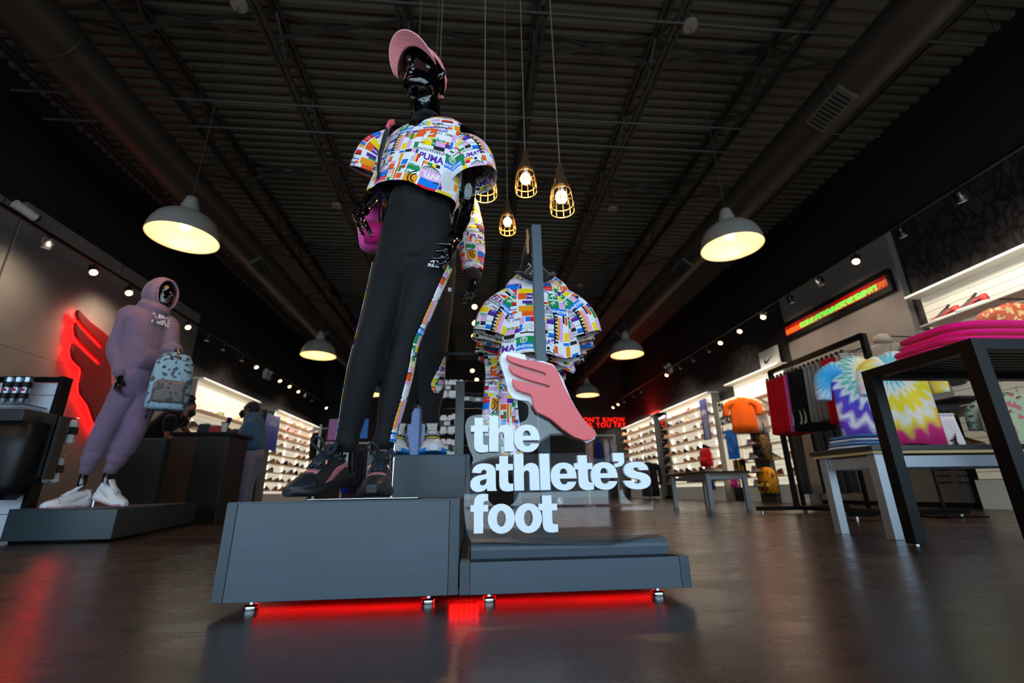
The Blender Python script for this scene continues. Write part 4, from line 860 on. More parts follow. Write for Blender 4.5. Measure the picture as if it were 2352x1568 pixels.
# leggings
m = MB(); wb_ = lerp(pel, wai, .88)
limb(m, [(pel+V((0, 0, -.10)), .118, .100), (pel+V((0, 0, -.02)), .152, .114), (lerp(pel, wai, .5), .142, .105), (wb_, .128, .094)], 20, 4, hn)
for h_, k_, a_, tp in ((hipR, knR, anR, 0), (hipL, knL, anL, 1)):
    limb(m, [(h_+V((0, 0, .05)), .080), (h_, .083), (lerp(h_, k_, .35), .075), (lerp(h_, k_, .75), .060), (k_, .052), (lerp(k_, a_, .3), .053), (lerp(k_, a_, .6), .046), (lerp(k_, a_, .85), .037), (lerp(k_, a_, .985), .037)])
def lw(c, n_):
    k = .0012*math.sin(c.z*60+3*noise.noise(c*8)) if c.z < .55 else 0
    return k*max(0, (.60-c.z)*8)+.003*noise.noise(c*7)
lg = remesh(m, 'leggings', M_legg, man, .007, 4, disp=lw)
MB().loft([lerp(pel, wai, .80), lerp(pel, wai, .83), wb_+V((0, 0, .012)), wb_+V((0, 0, .014))], [(.1385, .1035), (.1395, .1045), (.130, .097), (.122, .090)], 36, hint=hn).build('waistband', M_legg, lg, smooth=True)
# printed stripe down the outer seams
def stripe(pts, side, wd, name):
    q = smoothpath([tuple(a)+(r,) for a, r in pts], 6); rows = []
    for i, a in enumerate(q):
        c = V(a[:3]); t = (V(q[min(i+1, len(q)-1)][:3])-V(q[max(0, i-1)][:3])).normalized(); s_ = V(side); s_ = (s_-t*s_.dot(t)).normalized(); b_ = t.cross(s_)
        rows.append([c+(s_*math.cos(x)+b_*math.sin(x))*(a[3]+.0022) for x in [k*wd/a[3]/4 for k in (-2, -1, 0, 1, 2)]])
    shell(rows, name, M_print, lg, .13, .05, .001, 0, False, us=1.)
stripe([(lerp(hipL, knL, .12), .085), (lerp(hipL, knL, .35), .0755), (lerp(hipL, knL, .75), .0605), (knL, .0525), (lerp(knL, anL, .3), .0535), (lerp(knL, anL, .6), .0465), (lerp(knL, anL, .85), .0375), (lerp(knL, anL, .98), .0375)], (.9, -.45, 0), .034, 'printed_side_stripe')
stripe([(lerp(hipR, knR, .12), .085), (lerp(hipR, knR, .35), .0755), (lerp(hipR, knR, .75), .0605), (knR, .0525), (lerp(knR, anR, .3), .0535), (lerp(knR, anR, .6), .0465), (lerp(knR, anR, .85), .0375), (lerp(knR, anR, .98), .0375)], (-1, .12, 0), .034, 'printed_side_stripe')
# front seam
def on_leg(px, py, y, sz, s, nm, m_, par, rot=0, dz=0., bold=.002):
    p = at(px, py, y); cr, sr = math.cos(rot), math.sin(rot)
    return text(s, nm, m_, par, sz, lambda a, b_, z: p+V((a*cr-b_*sr, 0, a*sr+b_*cr))-V((0, .002, 0)), bold=bold)
# logo print on the thigh
from mathutils.bvhtree import BVHTree
def surf(me, px, py, off=.002):
    bv = BVHTree.FromPolygons([v.co.copy() for v in me.vertices], [tuple(p.vertices) for p in me.polygons]); o = V((0, 0, CAMH)); d = ray(px, py).normalized(); h = bv.ray_cast(o, d); return (h[0]-d*off) if h[0] is not None else None
lp_ = surf(lg.data, 998, 608, .006) or at(997, 610, 1.462)
prism([[(lp_.x+a*.016, lp_.z+.014+b_*.016) for a, b_ in [(-1, -.15), (-.8, .1), (-.55, .2), (-.35, .5), (-.1, .62), (.2, .6), (.5, .95), (.62, 1.0), (.6, .8), (.85, .72), (.98, .5), (.6, .45), (.5, .3), (.72, .0), (.98, -.18), (.7, -.2), (.35, .1), (.05, .15), (-.1, -.1), (-.05, -.5), (.1, -.75), (-.02, -.85), (-.25, -.6), (-.35, -.15), (-.55, .0), (-.95, -.3)]]], .0008, lambda x, y, z: V((x, lp_.y+z, y)), 'leaping_cat_mark', M_white, lg)
text('PUMA', 'leg_lettering', M_white, lg, .015, lambda x, y, z: V((lp_.x-.004+x*.95, lp_.y, lp_.z-.008+y-x*.12)), bold=.0012)
# chrome support rod behind the left ankle
MB().cyl(V((-.262, 1.60, G+.002)), V((-.262, 1.60, .50)), .0065, 16).build('support_rod', M_chrome, man, smooth=40)
MB().box((-.30, 1.50, G+.002), (.30, .26, .003)).build('base_plate', M_chrome, man, bevel=.001)
# ---- crop tee
tee = thing('crop_tee', 'boxy crop tee with multicoloured collage print on the tall mannequin', 'tee shirt', che)
def tee_torso(c0, c1, a_hem, b_hem, a_sh, b_sh, zhem, zsh, znk, lat, fwd_, nk, tilt=0., n=56, amp=.006, seed=0, flare=0.):
    rows = []; lat = V(lat).normalized(); fw_ = V(fwd_).normalized()
    prof = [(0, 1.0, 1.0), (.01, 1.005, 1.005), (.12, 1.0, 1.0), (.3, .985, .98), (.5, .97, .96), (.7, .97, .93), (.84, .965, .85), (.92, .90, .74), (.965, .76, .62), (.99, .56, .55), (1.0, nk/a_sh, nk*1.05/b_sh)]
    for t, ka, kb in prof:
        c = lerp(c0, c1, t); a = lerp(a_hem, a_sh, min(1, t*1.2))*ka; b_ = lerp(b_hem, b_sh, min(1, t*1.2))*kb
        if t == 1.0: a, b_ = nk, nk*1.02
        z = lerp(zhem, zsh, t) if t <= .84 else lerp(lerp(zhem, zsh, .84), znk, {.92: .42, .965: .68, .99: .86, 1.0: 1.0}[t])
        row = []
        for k in range(n):
            th = 2*PI*k/n; ca, sa = math.cos(th), math.sin(th); pw = .82
            p = V((c.x, c.y, z))+lat*a*math.copysign(abs(ca)**pw, ca)+fw_*b_*math.copysign(abs(sa)**pw, sa)
            wv = (1-t)
            r_ = 1+wv*(.035*math.sin(th*5+seed)+.025*math.sin(th*9+1+seed))
            p = V((c.x, c.y, 0))+(V((p.x, p.y, 0))-V((c.x, c.y, 0)))*r_+V((0, 0, p.z))
            p += V((noise.noise(p*7+V((seed, 0, 0))), noise.noise(p*7+V((0, seed+5, 0))), 0))*amp*2*(1-.6*t)
            p.z += tilt*ca*(1-t)+.010*math.sin(th*4+seed)*(1-t)-(.022*max(0, sa) if t == 1 else 0)-(.012*max(0, sa) if t == .99 else 0)
            row.append(p)
        rows.append(row)
    return rows
tc = V((pel.x*.3+che.x*.7, 1.565, 0))
rows = tee_torso(V((-.245, 1.555, 0)), V((nb.x, nb.y, 0)), .172, .128, .190, .115, 1.372, 1.70, 1.752, LAT, F1, .064, tilt=-.045, seed=1.3)
shell(rows, 'shirt_body', M_print, tee, .02, .04, .002, 1)
MB().loft([V((nb.x, nb.y, 1.748))+F1*.006, V((nb.x, nb.y, 1.757))+F1*.004], [(.068, .072), (.063, .067)], 36, hint=tuple(F1)).build('collar', M_knit, tee, smooth=True, solid=.002)
def sleeve(a, b_, c_, r0, r1, r2, name, par, u0=.1, v0=.2, n=32, seed=0., hint=(0, 1, 0), m_=None, amp=.008, sub=1, flat=.82):
    q = smoothpath([tuple(a)+(r0,), tuple(b_)+(r1,), tuple(c_)+(r2,)], 5); rows = []
    for i, p in enumerate(q):
        c = V(p[:3]); t = (V(q[min(i+1, len(q)-1)][:3])-V(q[max(0, i-1)][:3])).normalized(); sx = V(hint).cross(t).normalized(); sy = t.cross(sx)
        f = i/(len(q)-1)
        rows.append([c+(sx*math.cos(2*PI*k/n)+sy*math.sin(2*PI*k/n)*flat)*p[3]*(1+f*.05*math.sin(6*PI*k/n+seed)+amp*5*noise.noise(V((k*.4, i*.5, seed)))) for k in range(n)])
    return shell(rows, name, m_ or M_print, par, u0, v0, .002, sub, flipv=True)
sleeve(shR+LAT*.045+V((0, 0, -.035)), shR+V((-.025, .0, -.075)), at(845, 400, 1.65), .070, .080, .080, 'sleeve', tee, .3, .1, seed=1)
sleeve(shL-LAT*.05+V((0, 0, -.035)), shL+V((.012, -.0, -.08)), at(1094, 414, 1.48), .072, .086, .088, 'sleeve', tee, .05, .33, seed=2)
# woven label near the hem
q = at(969, 417, 1.425); lb = MB().box(q, (.021, .003, .030), Matrix.Rotation(-.08, 3, 'Y')).build('woven_label', M_black, tee)
prism([[(q.x+a*.008, q.z+.004+b_*.008) for a, b_ in [(-1, -.15), (-.55, .2), (-.1, .62), (.2, .6), (.62, 1.0), (.98, .5), (.5, .3), (.98, -.18), (.35, .1), (-.1, -.1), (.1, -.75), (-.25, -.6), (-.55, .0), (-.95, -.3)]]], .0005, lambda x, y, z: V((x, q.y-.003+z, y)), 'label_mark', M_white, lb)
# ---- pink bag on her back with black strap
bag = thing('pink_backpack', 'pink backpack with black straps hanging behind the tall mannequin', 'bag', at(850, 530, 1.78))
bc = at(866, 516, 1.79); m = MB()
m.loft([bc+V((0, 0, -.13)), bc+V((0, 0, -.11)), bc+V((0, 0, -.02)), bc+V((.01, 0, .08)), bc+V((.03, 0, .15)), bc+V((.04, 0, .17))], [(.045, .03), (.065, .05), (.082, .06), (.075, .055), (.05, .04), (.02, .02)], 20, hint=(0, 1, 0), power=3)
m.build('bag_body', cloth('pink_nylon', (238, 80, 176), r=.5, var=.15), bag, smooth=True)
m = MB(); m.loft([bc+V((-.0, -.05, -.12)), bc+V((-.0, -.065, -.07)), bc+V((-.0, -.06, -.02))], [(.035, .012), (.045, .02), (.04, .01)], 14, hint=(0, 1, 0), power=3); m.build('front_pocket', cloth('dark_pink_nylon', (222, 28, 128), r=.5, var=.3, sc=60), bag, smooth=True)
m = MB(); sp = [at(905, 288, 1.52), at(880, 320, 1.47), at(868, 380, 1.47), at(868, 440, 1.52), at(868, 490, 1.60)]
sp = [at(905, 285, 1.64), at(896, 288, 1.58), at(884, 315, 1.485), at(872, 360, 1.462), at(868, 405, 1.475), at(868, 450, 1.58), at(872, 505, 1.70)]
m.loft(sp, [(.017, .004)]*7, 8, hint=(1, 0, .2), power=4); st_ = m.build('shoulder_strap', cloth('black_webbing', (30, 30, 32), bump=.5, bsc=200), bag, smooth=True)
m = MB(); m.loft([sp[0]+V((-.0, -.006, .008)), sp[1]+V((0, -.008, .008)), lerp(sp[1], sp[2], .5)+V((0, -.010, .004))], [(.011, .005)]*3, 8, hint=(1, 0, .2), power=3); m.build('strap_pad', cloth('coral_pad', (248, 96, 120), r=.5), st_, smooth=True)
m = MB(); m.loft([bc+V((.05, -.05, -.10)), bc+V((.05, -.065, 0)), bc+V((.05, -.055, .10))], [(.02, .005)]*3, 8, hint=(0, 1, 0), power=4); m.build('compression_strap', cloth('black_webbing', (30, 30, 32)), bag)
m = MB(); m.loft([bc+V((-.055, -.05, -.02)), bc+V((-.062, -.05, .04))], [(.012, .012)]*2, 8); m.build('white_tab', M_white, bag)
# ---- cap
cap = thing('cap', 'pink baseball cap with worn brim on the tall mannequin', 'cap', hc)
cf = V((-.44, -.86, .34)).normalized(); cs = cf.cross(V((0, 0, 1))).normalized(); cu_ = cs.cross(cf).normalized(); cc = hc+cu_*.006+cf*.010
M_pink = cloth('washed_pink_cotton', (246, 150, 160), var=.12, sc=25); M_pin = cloth('maroon_cap_lining', (120, 24, 44), r=.7)
def crown(k, z0=0.):
    rows = []
    for j in range(9):
        b_ = PI/2*j/8*.985; rows.append([cc+cs*(.094*k*math.cos(b_)*math.cos(a))+cf*(.115*k*math.cos(b_)*math.sin(a))+cu_*(.105*k*math.sin(b_)**.9+(z0 if j == 0 else 0)-(.028*max(0, -math.sin(a)) if j == 0 else 0)) for a in [2*PI*q/40 for q in range(40)]])
    return rows
m = MB(); m.rings(crown(1.0), False); cr_ = m.build('crown', M_pink, cap, smooth=True)
m = MB(); m.rings(crown(.97), False); m.build('lining', M_pin, cap, smooth=True)
m = MB()
for q in range(6): m.tube([cc+cs*(.0945*math.cos(b_)*math.cos(a))+cf*(.1155*math.cos(b_)*math.sin(a))+cu_*(.1055*math.sin(b_)**.9) for a in [PI/6+q*PI/3] for b_ in [PI/2*j/8 for j in range(9)]], .0012, 5)
m.build('seam', M_pink, cr_); MB().ball(cc+cu_*.106, .007, 10, 6).build('button', M_pink, cap, smooth=True)
top, bot = [], []
def brim(off, ks):
    rows = []
    for j in range(9):
        v = j/8; rows.append([])
        for i in range(29):
            a = math.radians(-74+148*i/28); e = math.cos(a*1.12)**.6 if math.cos(a*1.12) > 0 else 0
            ln = .062*e*v*ks
            rows[-1].append(cc+cs*(.094*math.sin(a)+.016*v*math.sin(a)*e)+cf*(.115*math.cos(a)+ln)+cu_*(-.040*(math.sin(a)**2)-.006*v*v+off))
    return rows
m = MB(); m.grid(brim(.002, 1)); m.build('brim', M_pink, cap, smooth=True, solid=.004)
MB().tube(brim(.002, 1.01)[-1], .003, 6).build('brim_edge', cloth('frayed_pink_edge', (250, 176, 180)), cap, smooth=True)
m = MB(); m.tube([cc-cf*.095+cs*x*.05+cu_*(-.012-.01*x*x) for x in (-1, -.5, 0, .5, 1)], .007, 6); st2 = m.build('back_strap', M_pink, cap, smooth=True)
MB().box(cc-cf*.107+cu_*-.01, (.03, .008, .02)).build('buckle', M_brass, st2)
# embroidered bee-yellow emblem
e_ = MB(); ep = cc+cs*.03+cf*.075+cu_*.07
for a, b_ in ((0, 0), (.01, .008), (-.008, .01), (.004, -.010)): e_.ball(ep+cs*a+cu_*b_, (.006, .006, .004), 8, 5)
e_.build('embroidery', cloth('yellow_thread', (250, 190, 60)), cap, smooth=True)
# ---- sneakers of the front mannequin
M_rose = mat('rose_pink_overlay', (176, 102, 108), r=.45, var=.05); M_tip = mat('coral_lace_tip', (255, 160, 120), r=.3)
M_bs = cloth('black_suede', (22, 17, 17), r=.8); M_navy = mat('blue_black_leather', (22, 30, 38), r=.45, var=.15, bump=.05, bsc=80)
SH = dict(sole=mat('black_rubber', (18, 17, 18), r=.55), upper=M_bs, toe=M_navy, accent=M_rose, tongue=M_navy, lace=cloth('dark_lace', (26, 32, 38)))
s1 = sneaker('black sneaker with rose side stripe, heel lifted, pointing left', .262, -1, SH, 'sneakers on the front mannequin', lace_tip=M_tip, tagtxt='PUMA')
place(s1, (-.402, 1.602, G+.043), 249.5, 9.5)
s2 = sneaker('black sneaker with rose side stripe seen toe-on beside the chrome rod', .262, 1, SH, 'sneakers on the front mannequin', lace_tip=M_tip, tagtxt='PUMA')
place(s2, (-.303, 1.633, G+.008), -86, 1.)
# ================================================================== REAR MANNEQUIN
G2 = .434
mr = thing('mannequin', 'glossy black mannequin behind in black joggers and printed long sleeves', 'mannequin', (-.2, 2.2, G2))
off = V((0, 0, 0)); hn2 = (0, 1, 0)
pe = at(975, 600, 2.22); wa = pe+V((0, 0, .20)); ch = pe+V((.0, 0, .42)); n2 = pe+V((0, 0, .58)); h2 = pe+V((0, -.01, .78))
s2R, s2L = ch+V((-.19, 0, .08)), ch+V((.165, -.02, .09)); e2L, w2L = at(1084, 540, 2.10), at(1086, 640, 2.05)
e2R, w2R = s2R+V((-.03, .03, -.28)), s2R+V((.0, -.02, -.5))
hiR, hiL = pe+V((-.085, 0, -.04)), pe+V((.08, 0, -.04)); kR, kL = at(930, 850, 2.15), at(992, 830, 2.15); aR, aL = at(924, 975, 2.16), at(989, 975, 2.16)
m = MB(); limb(m, [(pe+V((0, 0, -.08)), .1, .08), (pe, .145, .1), (wa, .11, .08), (ch, .14, .1), (lerp(ch, n2, .6), .12, .07), (n2, .055, .055)], 18, 4, hn2)
m.loft([n2, h2], [.05, .05], 12); head_mesh(m, h2, (-.1, -1, .05), (0, 0, 1), .23)
for s_, e_, w_ in ((s2R, e2R, w2R), (s2L, e2L, w2L)): limb(m, [(s_, .045), (lerp(s_, e_, .5), .040), (e_, .032), (lerp(e_, w_, .8), .024), (w_, .021)])
for h_, k_, a_ in ((hiR, kR, aR), (hiL, kL, aL)): limb(m, [(h_, .075), (lerp(h_, k_, .5), .062), (k_, .046), (lerp(k_, a_, .8), .030), (a_, .026), (a_+V((0, 0, -.07)), .026)])
hand(m, w2L, (0, -.15, -1), (-1, -.2, 0), -1, .185, (.35, .4, .3)); hand(m, w2R, (0, -.1, -1), (1, -.2, 0), 1, .185)
remesh(m, 'body', M_gloss, mr, .006, 2)
m = MB(); limb(m, [(pe+V((0, 0, -.08)), .1, .09), (pe, .165, .12), (pe+V((0, 0, .14)), .15, .11)], 18, 4, hn2)
for h_, k_, a_ in ((hiR, kR, aR), (hiL, kL, aL)): limb(m, [(h_, .092), (lerp(h_, k_, .35), .086), (lerp(h_, k_, .8), .074), (k_, .070), (lerp(k_, a_, .4), .064), (lerp(k_, a_, .72), .050), (lerp(k_, a_, .78), .041)])
jg = remesh(m, 'joggers', cloth('black_fleece', (27, 26, 27)), mr, .008, 3, disp=lambda c, n_: .004*noise.noise(c*9)+.002*noise.noise(c*22))
for k_, a_ in ((kR, aR), (kL, aL)): MB().loft([lerp(k_, a_, .74), lerp(k_, a_, .78), lerp(k_, a_, .98)], [.040, .043, .040], 24).build('ankle_cuff', M_knit, jg, smooth=True)
# printed knee patch and small label
def curved_patch(c0, c1, r0, r1, side, rows_w, name, par, m_, u0=0., v0=0.):
    rows = []; t = (c1-c0).normalized(); s_ = V(side); s_ = (s_-t*s_.dot(t)).normalized(); b_ = t.cross(s_)
    for i, (f, x0, x1) in enumerate(rows_w):
        c = lerp(c0, c1, f); r = lerp(r0, r1, f)+.003; rows.append([c+(s_*math.cos(x)+b_*math.sin(x))*r for x in [lerp(x0, x1, k/6) for k in range(7)]])
    return shell(rows, name, m_, par, u0, v0, .0015, 0, False)
curved_patch(lerp(kL, aL, -.05), lerp(kL, aL, .55), .072, .062, (.1, -1, 0), [(0, -.95, -.9), (.25, -1.05, -.6), (.5, -1.1, -.25), (.75, -1.1, .05), (.88, -.8, .0), (1, -.5, -.2)], 'printed_knee_patch', jg, M_print, .3, .1)
q = at(1033, 665, 2.07); MB().box(q, (.016, .004, .02)).build('small_label', M_white, jg)
jk = thing('sweatshirt', 'long sleeved sweatshirt with orange collage print on the rear mannequin', 'sweatshirt', ch)
rows = tee_torso(V((pe.x, pe.y, 0)), V((n2.x, n2.y, 0)), .175, .13, .185, .12, pe.z+.10, ch.z+.10, n2.z, (1, 0, 0), (0, -1, 0), .065, seed=4)
shell(rows, 'shirt_body', M_print, jk, .2, .2, .002, 0)
sleeve(s2L-V((.06, 0, 0)), lerp(s2L, e2L, .5)+V((0, 0, 0)), e2L, .09, .075, .066, 'sleeve', jk, .12, .0, seed=3, sub=0)
sleeve(e2L+(s2L-e2L)*.05, lerp(e2L, w2L, .45), lerp(e2L, w2L, .86), .067, .064, .048, 'sleeve', jk, .12, .24, seed=3, sub=0)
MB().loft([lerp(e2L, w2L, .84), lerp(e2L, w2L, .9), lerp(e2L, w2L, 1.05)], [.040, .042, .036], 24).build('cuff', cloth('brown_black_rib', (44, 32, 28)), jk, smooth=True)
sleeve(s2R+V((.06, 0, 0)), e2R, lerp(e2R, w2R, .9), .09, .07, .048, 'sleeve', jk, .12, .1, seed=3, sub=0)
mk = lambda n_, c_, **k: mat(n_, c_, r=.45, var=.04, **k)
SH2 = dict(sole=mk('white_rubber', (226, 228, 232)), upper=mk('cobalt_mesh', (30, 106, 200)), toe=mk('white_leather', (222, 224, 226)), accent=mk('yellow_overlay', (242, 206, 10)), tongue=mk('pale_tongue', (220, 216, 204)), lace=mk('pale_grey_lace', (170, 176, 180)), panel=M_knit, outsole=mk('sky_blue_rubber', (30, 140, 230)))
for nm, an, yw, mi in (('multicoloured sneaker with blue toe on the rear plinth, left one', aR, -88, -1), ('multicoloured sneaker with blue toe on the rear plinth beside the grey post', aL, -82, 1)):
    z = sneaker(nm, .29, mi, SH2, 'multicoloured sneakers on the rear plinth', chunky=1.25)
    d = V((math.cos(math.radians(yw)), math.sin(math.radians(yw)), 0)); place(z, V((an.x, an.y, G2+.0))-d*.07, yw)
    xs = [q for q in z.children if q.name.startswith('toe_cap')]
    for q in z.children:
        if q.name.startswith('eyestay'): q.data.materials[0] = mk('black_eyestay', (20, 24, 34))
        if q.name.startswith('heel_counter'): q.data.materials[0] = mk('pink_counter', (234, 150, 200))
        if q.name.startswith('vamp_badge'): q.data.materials[0] = mk('yellow_overlay', (242, 206, 10))
# ================================================================== GONDOLA RACK WITH PRINTED TEES
rk = thing('garment_rack', 'dark grey steel post and rail holding the collage print tees', 'clothes rack', (.24, 1.5, .1))
M_post = mat('blue_grey_steel', (66, 78, 88), r=.4, m=.3, var=.08, sc=4, stretch=(1, 1, 6))
MB().bb((.232-.0175, 1.475, .1), (.232+.0175, 1.51, 1.236)).build('post', M_post, rk, bevel=.0015)
MB().bb((.21, 1.51, 1.19), (.2, 2.45, 1.215)).build('face_out_arm', M_post, rk)
MB().bb((.214, 2.42, .1), (.25, 2.455, 1.236)).build('post', M_post, rk)
MB().bb((.205, 1.505, 1.13), (.197, 1.52, 1.232)).build('bracket', mat('bronze_bracket', (150, 110, 70), r=.3, m=.8), rk)
gp = thing('frame_post', 'short square grey post standing on the rear plinth edge', 'post', (-.06, 2.35, .433))
MB().bb((-.086, 2.3, .433), (-.042, 2.345, .82)).build('post_tube', mat('grey_green_steel', (104, 116, 118), r=.45, var=.06), gp, bevel=.0015)
MB().box((-.064, 2.322, .822), (.046, .047, .004)).build('end_cap', M_plastic_black, gp)
gp2 = thing('frame_post', 'slim pale grey upright between the multicoloured sneakers', 'post', (-.27, 2.45, .433))
x_ = at(965, 1000, 2.42); MB().bb((x_.x-.006, 2.41, .433), (x_.x+.006, 2.43, .74)).build('post_tube', mat('grey_green_steel', (104, 116, 118)), gp2)
gp2['group'] = gp['group'] = 'grey fixture posts'
def hung_tee(y, cx, ztop, seed, lab, wd=.235, ln=.36, dz=0., swing=0.):
    t = thing('printed_tee', lab, 'tee shirt', (cx, y, ztop), 'printed tees on the post')
    lat = V((1, swing, 0)).normalized(); fr = V((0, -1, 0))
    rows = tee_torso(V((cx, y, 0)), V((cx, y, 0)), wd*.86, .040, wd*.80, .040, ztop-ln, ztop-.06, ztop+.02, lat, fr, .078, tilt=0, seed=seed, amp=.010)
    for i, r in enumerate(rows):
        for p in r:
            if i >= 9: p.y = lerp(p.y, y, .25)
            if i >= 9 and p.y < y: p.z -= .050*max(0, 1-(abs(p.x-cx)/.085)**2)
    shell(rows, 'shirt_body', M_print, t, .19+seed*.37, .02+seed*.11, .002, 1)
    # collar band
    ring = [V((p.x, p.y, p.z))+V((0, -.002, .003)) for p in rows[-1]]
    MB().loft(ring+[ring[0]], [(.011, .004)]*(len(ring)+1), 8, hint=(0, 1, 0)).build('collar', M_knit, t, smooth=True)
    for s in (-1, 1):
        a = V((cx+s*wd*.45, y, ztop-.100)); b_ = V((cx+s*wd*.86, y-.0, ztop-.175)); c_ = V((cx+s*(wd*1.02), y-.004, ztop-.265))
        sleeve(a, b_, c_, .062, .078, .076, 'sleeve', t, .1+seed, .1+seed*.3, seed=seed+s, hint=(0, 1, 0), flat=.42)
    # hanger
    h = MB(); hz = ztop+.012; h.loft([V((cx-.14, y+.008, hz-.078)), V((cx-.08, y+.008, hz-.03)), V((cx-.02, y, hz+.03)), V((cx+.02, y, hz+.03)), V((cx+.08, y+.008, hz-.03)), V((cx+.14, y+.008, hz-.078))], [(.007, .016), (.008, .020), (.008, .022), (.008, .022), (.008, .020), (.007, .016)], 10, hint=(0, 1, 0))
    hg = h.build('hanger', mat('grey_plastic_hanger', (60, 72, 82), r=.4), t, smooth=True)
    MB().tube([V((cx, y, hz+.04)), V((cx, y, hz+.09)), V((cx-.014, y, hz+.105)), V((cx-.02, y, hz+.09))], .0022, 6).build('hook', M_chrome, hg, smooth=True)
    return t
for k, (y, dx, dz, lb_) in enumerate(((1.74, 0, 0, 'frontmost'), (1.82, -.012, -.02, 'second'), (1.90, .0, -.035, 'third'), (1.98, -.015, -.05, 'fourth'), (2.06, -.01, -.07, 'fifth'))):
    t = hung_tee(y, at(1234, 690, 1.74).x+dx+(y-1.74)*.06, 1.150+(y-1.74)*.10+dz, k+1.0, '%s collage print tee hanging behind the dark post' % lb_ if k else 'frontmost collage print tee with black collar and white price tag', wd=.188-.003*k)
    if k == 0:
        q = at(1248, 682, 1.655); pt_ = MB().box(q, (.032, .001, .042)).build('price_tag', mat('white_card', (236, 238, 240), r=.6), t)
        MB().bb((q.x-.012, q.y-.0012, q.z-.010), (q.x+.006, q.y-.0006, q.z-.008)).build('tag_print', mat('red_print', (220, 50, 30)), pt_)
# long printed garments hanging lower on the left behind the sign
for k, (px, y, zt, zb, w_, lb_) in enumerate(((1128, 1.95, .86, .50, .035, 'narrow printed leggings hanging below the tees, left of the white wing border'), (1165, 1.98, .86, .42, .045, 'printed leggings with green and orange panels behind the white wing border'), (1200, 2.0, .84, .40, .04, 'black leggings with print side panel hanging behind the word the'))):
    c = at(px, 900, y); t = thing('hanging_leggings', lb_, 'leggings', (c.x, y, zb)); rows = []
    for i in range(8):
        z = lerp(zt, zb, i/7); rows.append([V((c.x+.01*math.sin(i*.9+k), y, z))+V((w_*math.cos(a)*(1-.03*i), .02*math.sin(a)+.006*math.sin(3*a+i), 0)) for a in [2*PI*j/20 for j in range(20)]])
    shell(rows, 'legs', M_print if k < 2 else M_knit, t, .3*k, .2, .002, 1)
    if k == 2: shell([[p+V((-.005, -.004, 0)) for p in r[10:15]] for r in rows], 'side_panel', M_print, t, 0, 0, .002, 0, False)
    MB().cyl((c.x-w_, y, zt), (c.x+w_, y, zt), .006, 8).build('clip_bar', M_chrome, t)
# low base deck for the tee rack, hangrail for those leggings
MB().bb((.13-.3, 1.99, .872), (.40, 2.005, .886)).build('cross_rail', M_blackmetal, rk)
# ================================================================== TRACK LIGHTS
for (x, nm) in ((-5.25, 'left'), (5.3, 'right')):
    a, b_ = V((x, 1.0, 3.4)), V((x, 17.2, 3.4)); t = thing('track_rail', 'long black lighting track hung along the %s wall' % nm, 'light track', a, 'black lighting tracks')
    MB().beam(a, b_, .035, .035).build('rail', M_black, t)
    for y in (3.0, 4.8, 6.6, 8.4, 10.2, 12, 14, 16): MB().cyl((x, y, 3.4), (x, y, 5.0), .004, 6).build('suspension_rod', M_black, t)
ORD = ['first', 'second', 'third', 'fourth', 'fifth', 'sixth', 'seventh', 'eighth', 'ninth', 'tenth', 'eleventh', 'twelfth', 'thirteenth', 'fourteenth', 'fifteenth', 'sixteenth', 'seventeenth', 'eighteenth', 'nineteenth', 'twentieth']
LH = [(95, 555, 0), (197, 617, 1), (283, 665, 1), (316, 688, 1), (418, 745, 1), (470, 773, 0), (513, 795, 0), (555, 820, 0), (585, 838, 1), (643, 870, 1), (666, 883, 1), (688, 895, 1), (707, 905, 0), (725, 915, 0), (757, 933, 1)]
RH = [(2212, 448, 0), (2082, 530, 0), (1975, 593, 1), (1888, 643, 0), (1820, 685, 0), (1763, 722, 1), (1716, 755, 1), (1676, 782, 1), (1636, 800, 0), (1607, 822, 0), (1580, 840, 0), (1555, 857, 1), (1496, 895, 0), (1480, 905, 0), (1463, 918, 0), (1450, 925, 1), (1438, 932, 1)]
for side, HH, x, wall in (('left', LH, -5.25, XL), ('right', RH, 5.3, XR)):
    for i, (px, py, on) in enumerate(HH):
        p = atz(px, py, 3.3); y = p.y
        yaw = (-.9 if on else .35)
        aim = (wall*(.6 if on else .98), y+yaw*(1.2), 1.4 if on else 1.9)
        head((x, y, 3.385), aim, '%s %s spotlight from the front on the %s wall track' % (ORD[i], 'glowing' if on else 'unlit-looking', side), bool(on), '%s track spotlights' % side)
# middle track far behind the tees
for i, (px, py, d) in enumerate(((1090, 703, 7.0), (1090, 741, 7.6), (1088, 770, 8.4), (1085, 847, 11), (1095, 868, 12), (1043, 898, 13))):
    p = atd(px, py, d)
    MB_ = p; head((p.x, p.y, p.z+.11), (p.x, p.y-2.0, p.z-2), '%s warm spotlight down the middle of the shop left of the tees' % ORD[i], True, 'middle spotlights', .9 if d < 9 else 1.1)
    o = MB().cyl((p.x, p.y, p.z+.11), (p.x, p.y, ZD+.02), .006, 6); bpy_o = [q for q in C.objects if q.name.startswith('track_spotlight')][-1]
    o.build('drop_rod', M_black, bpy_o)
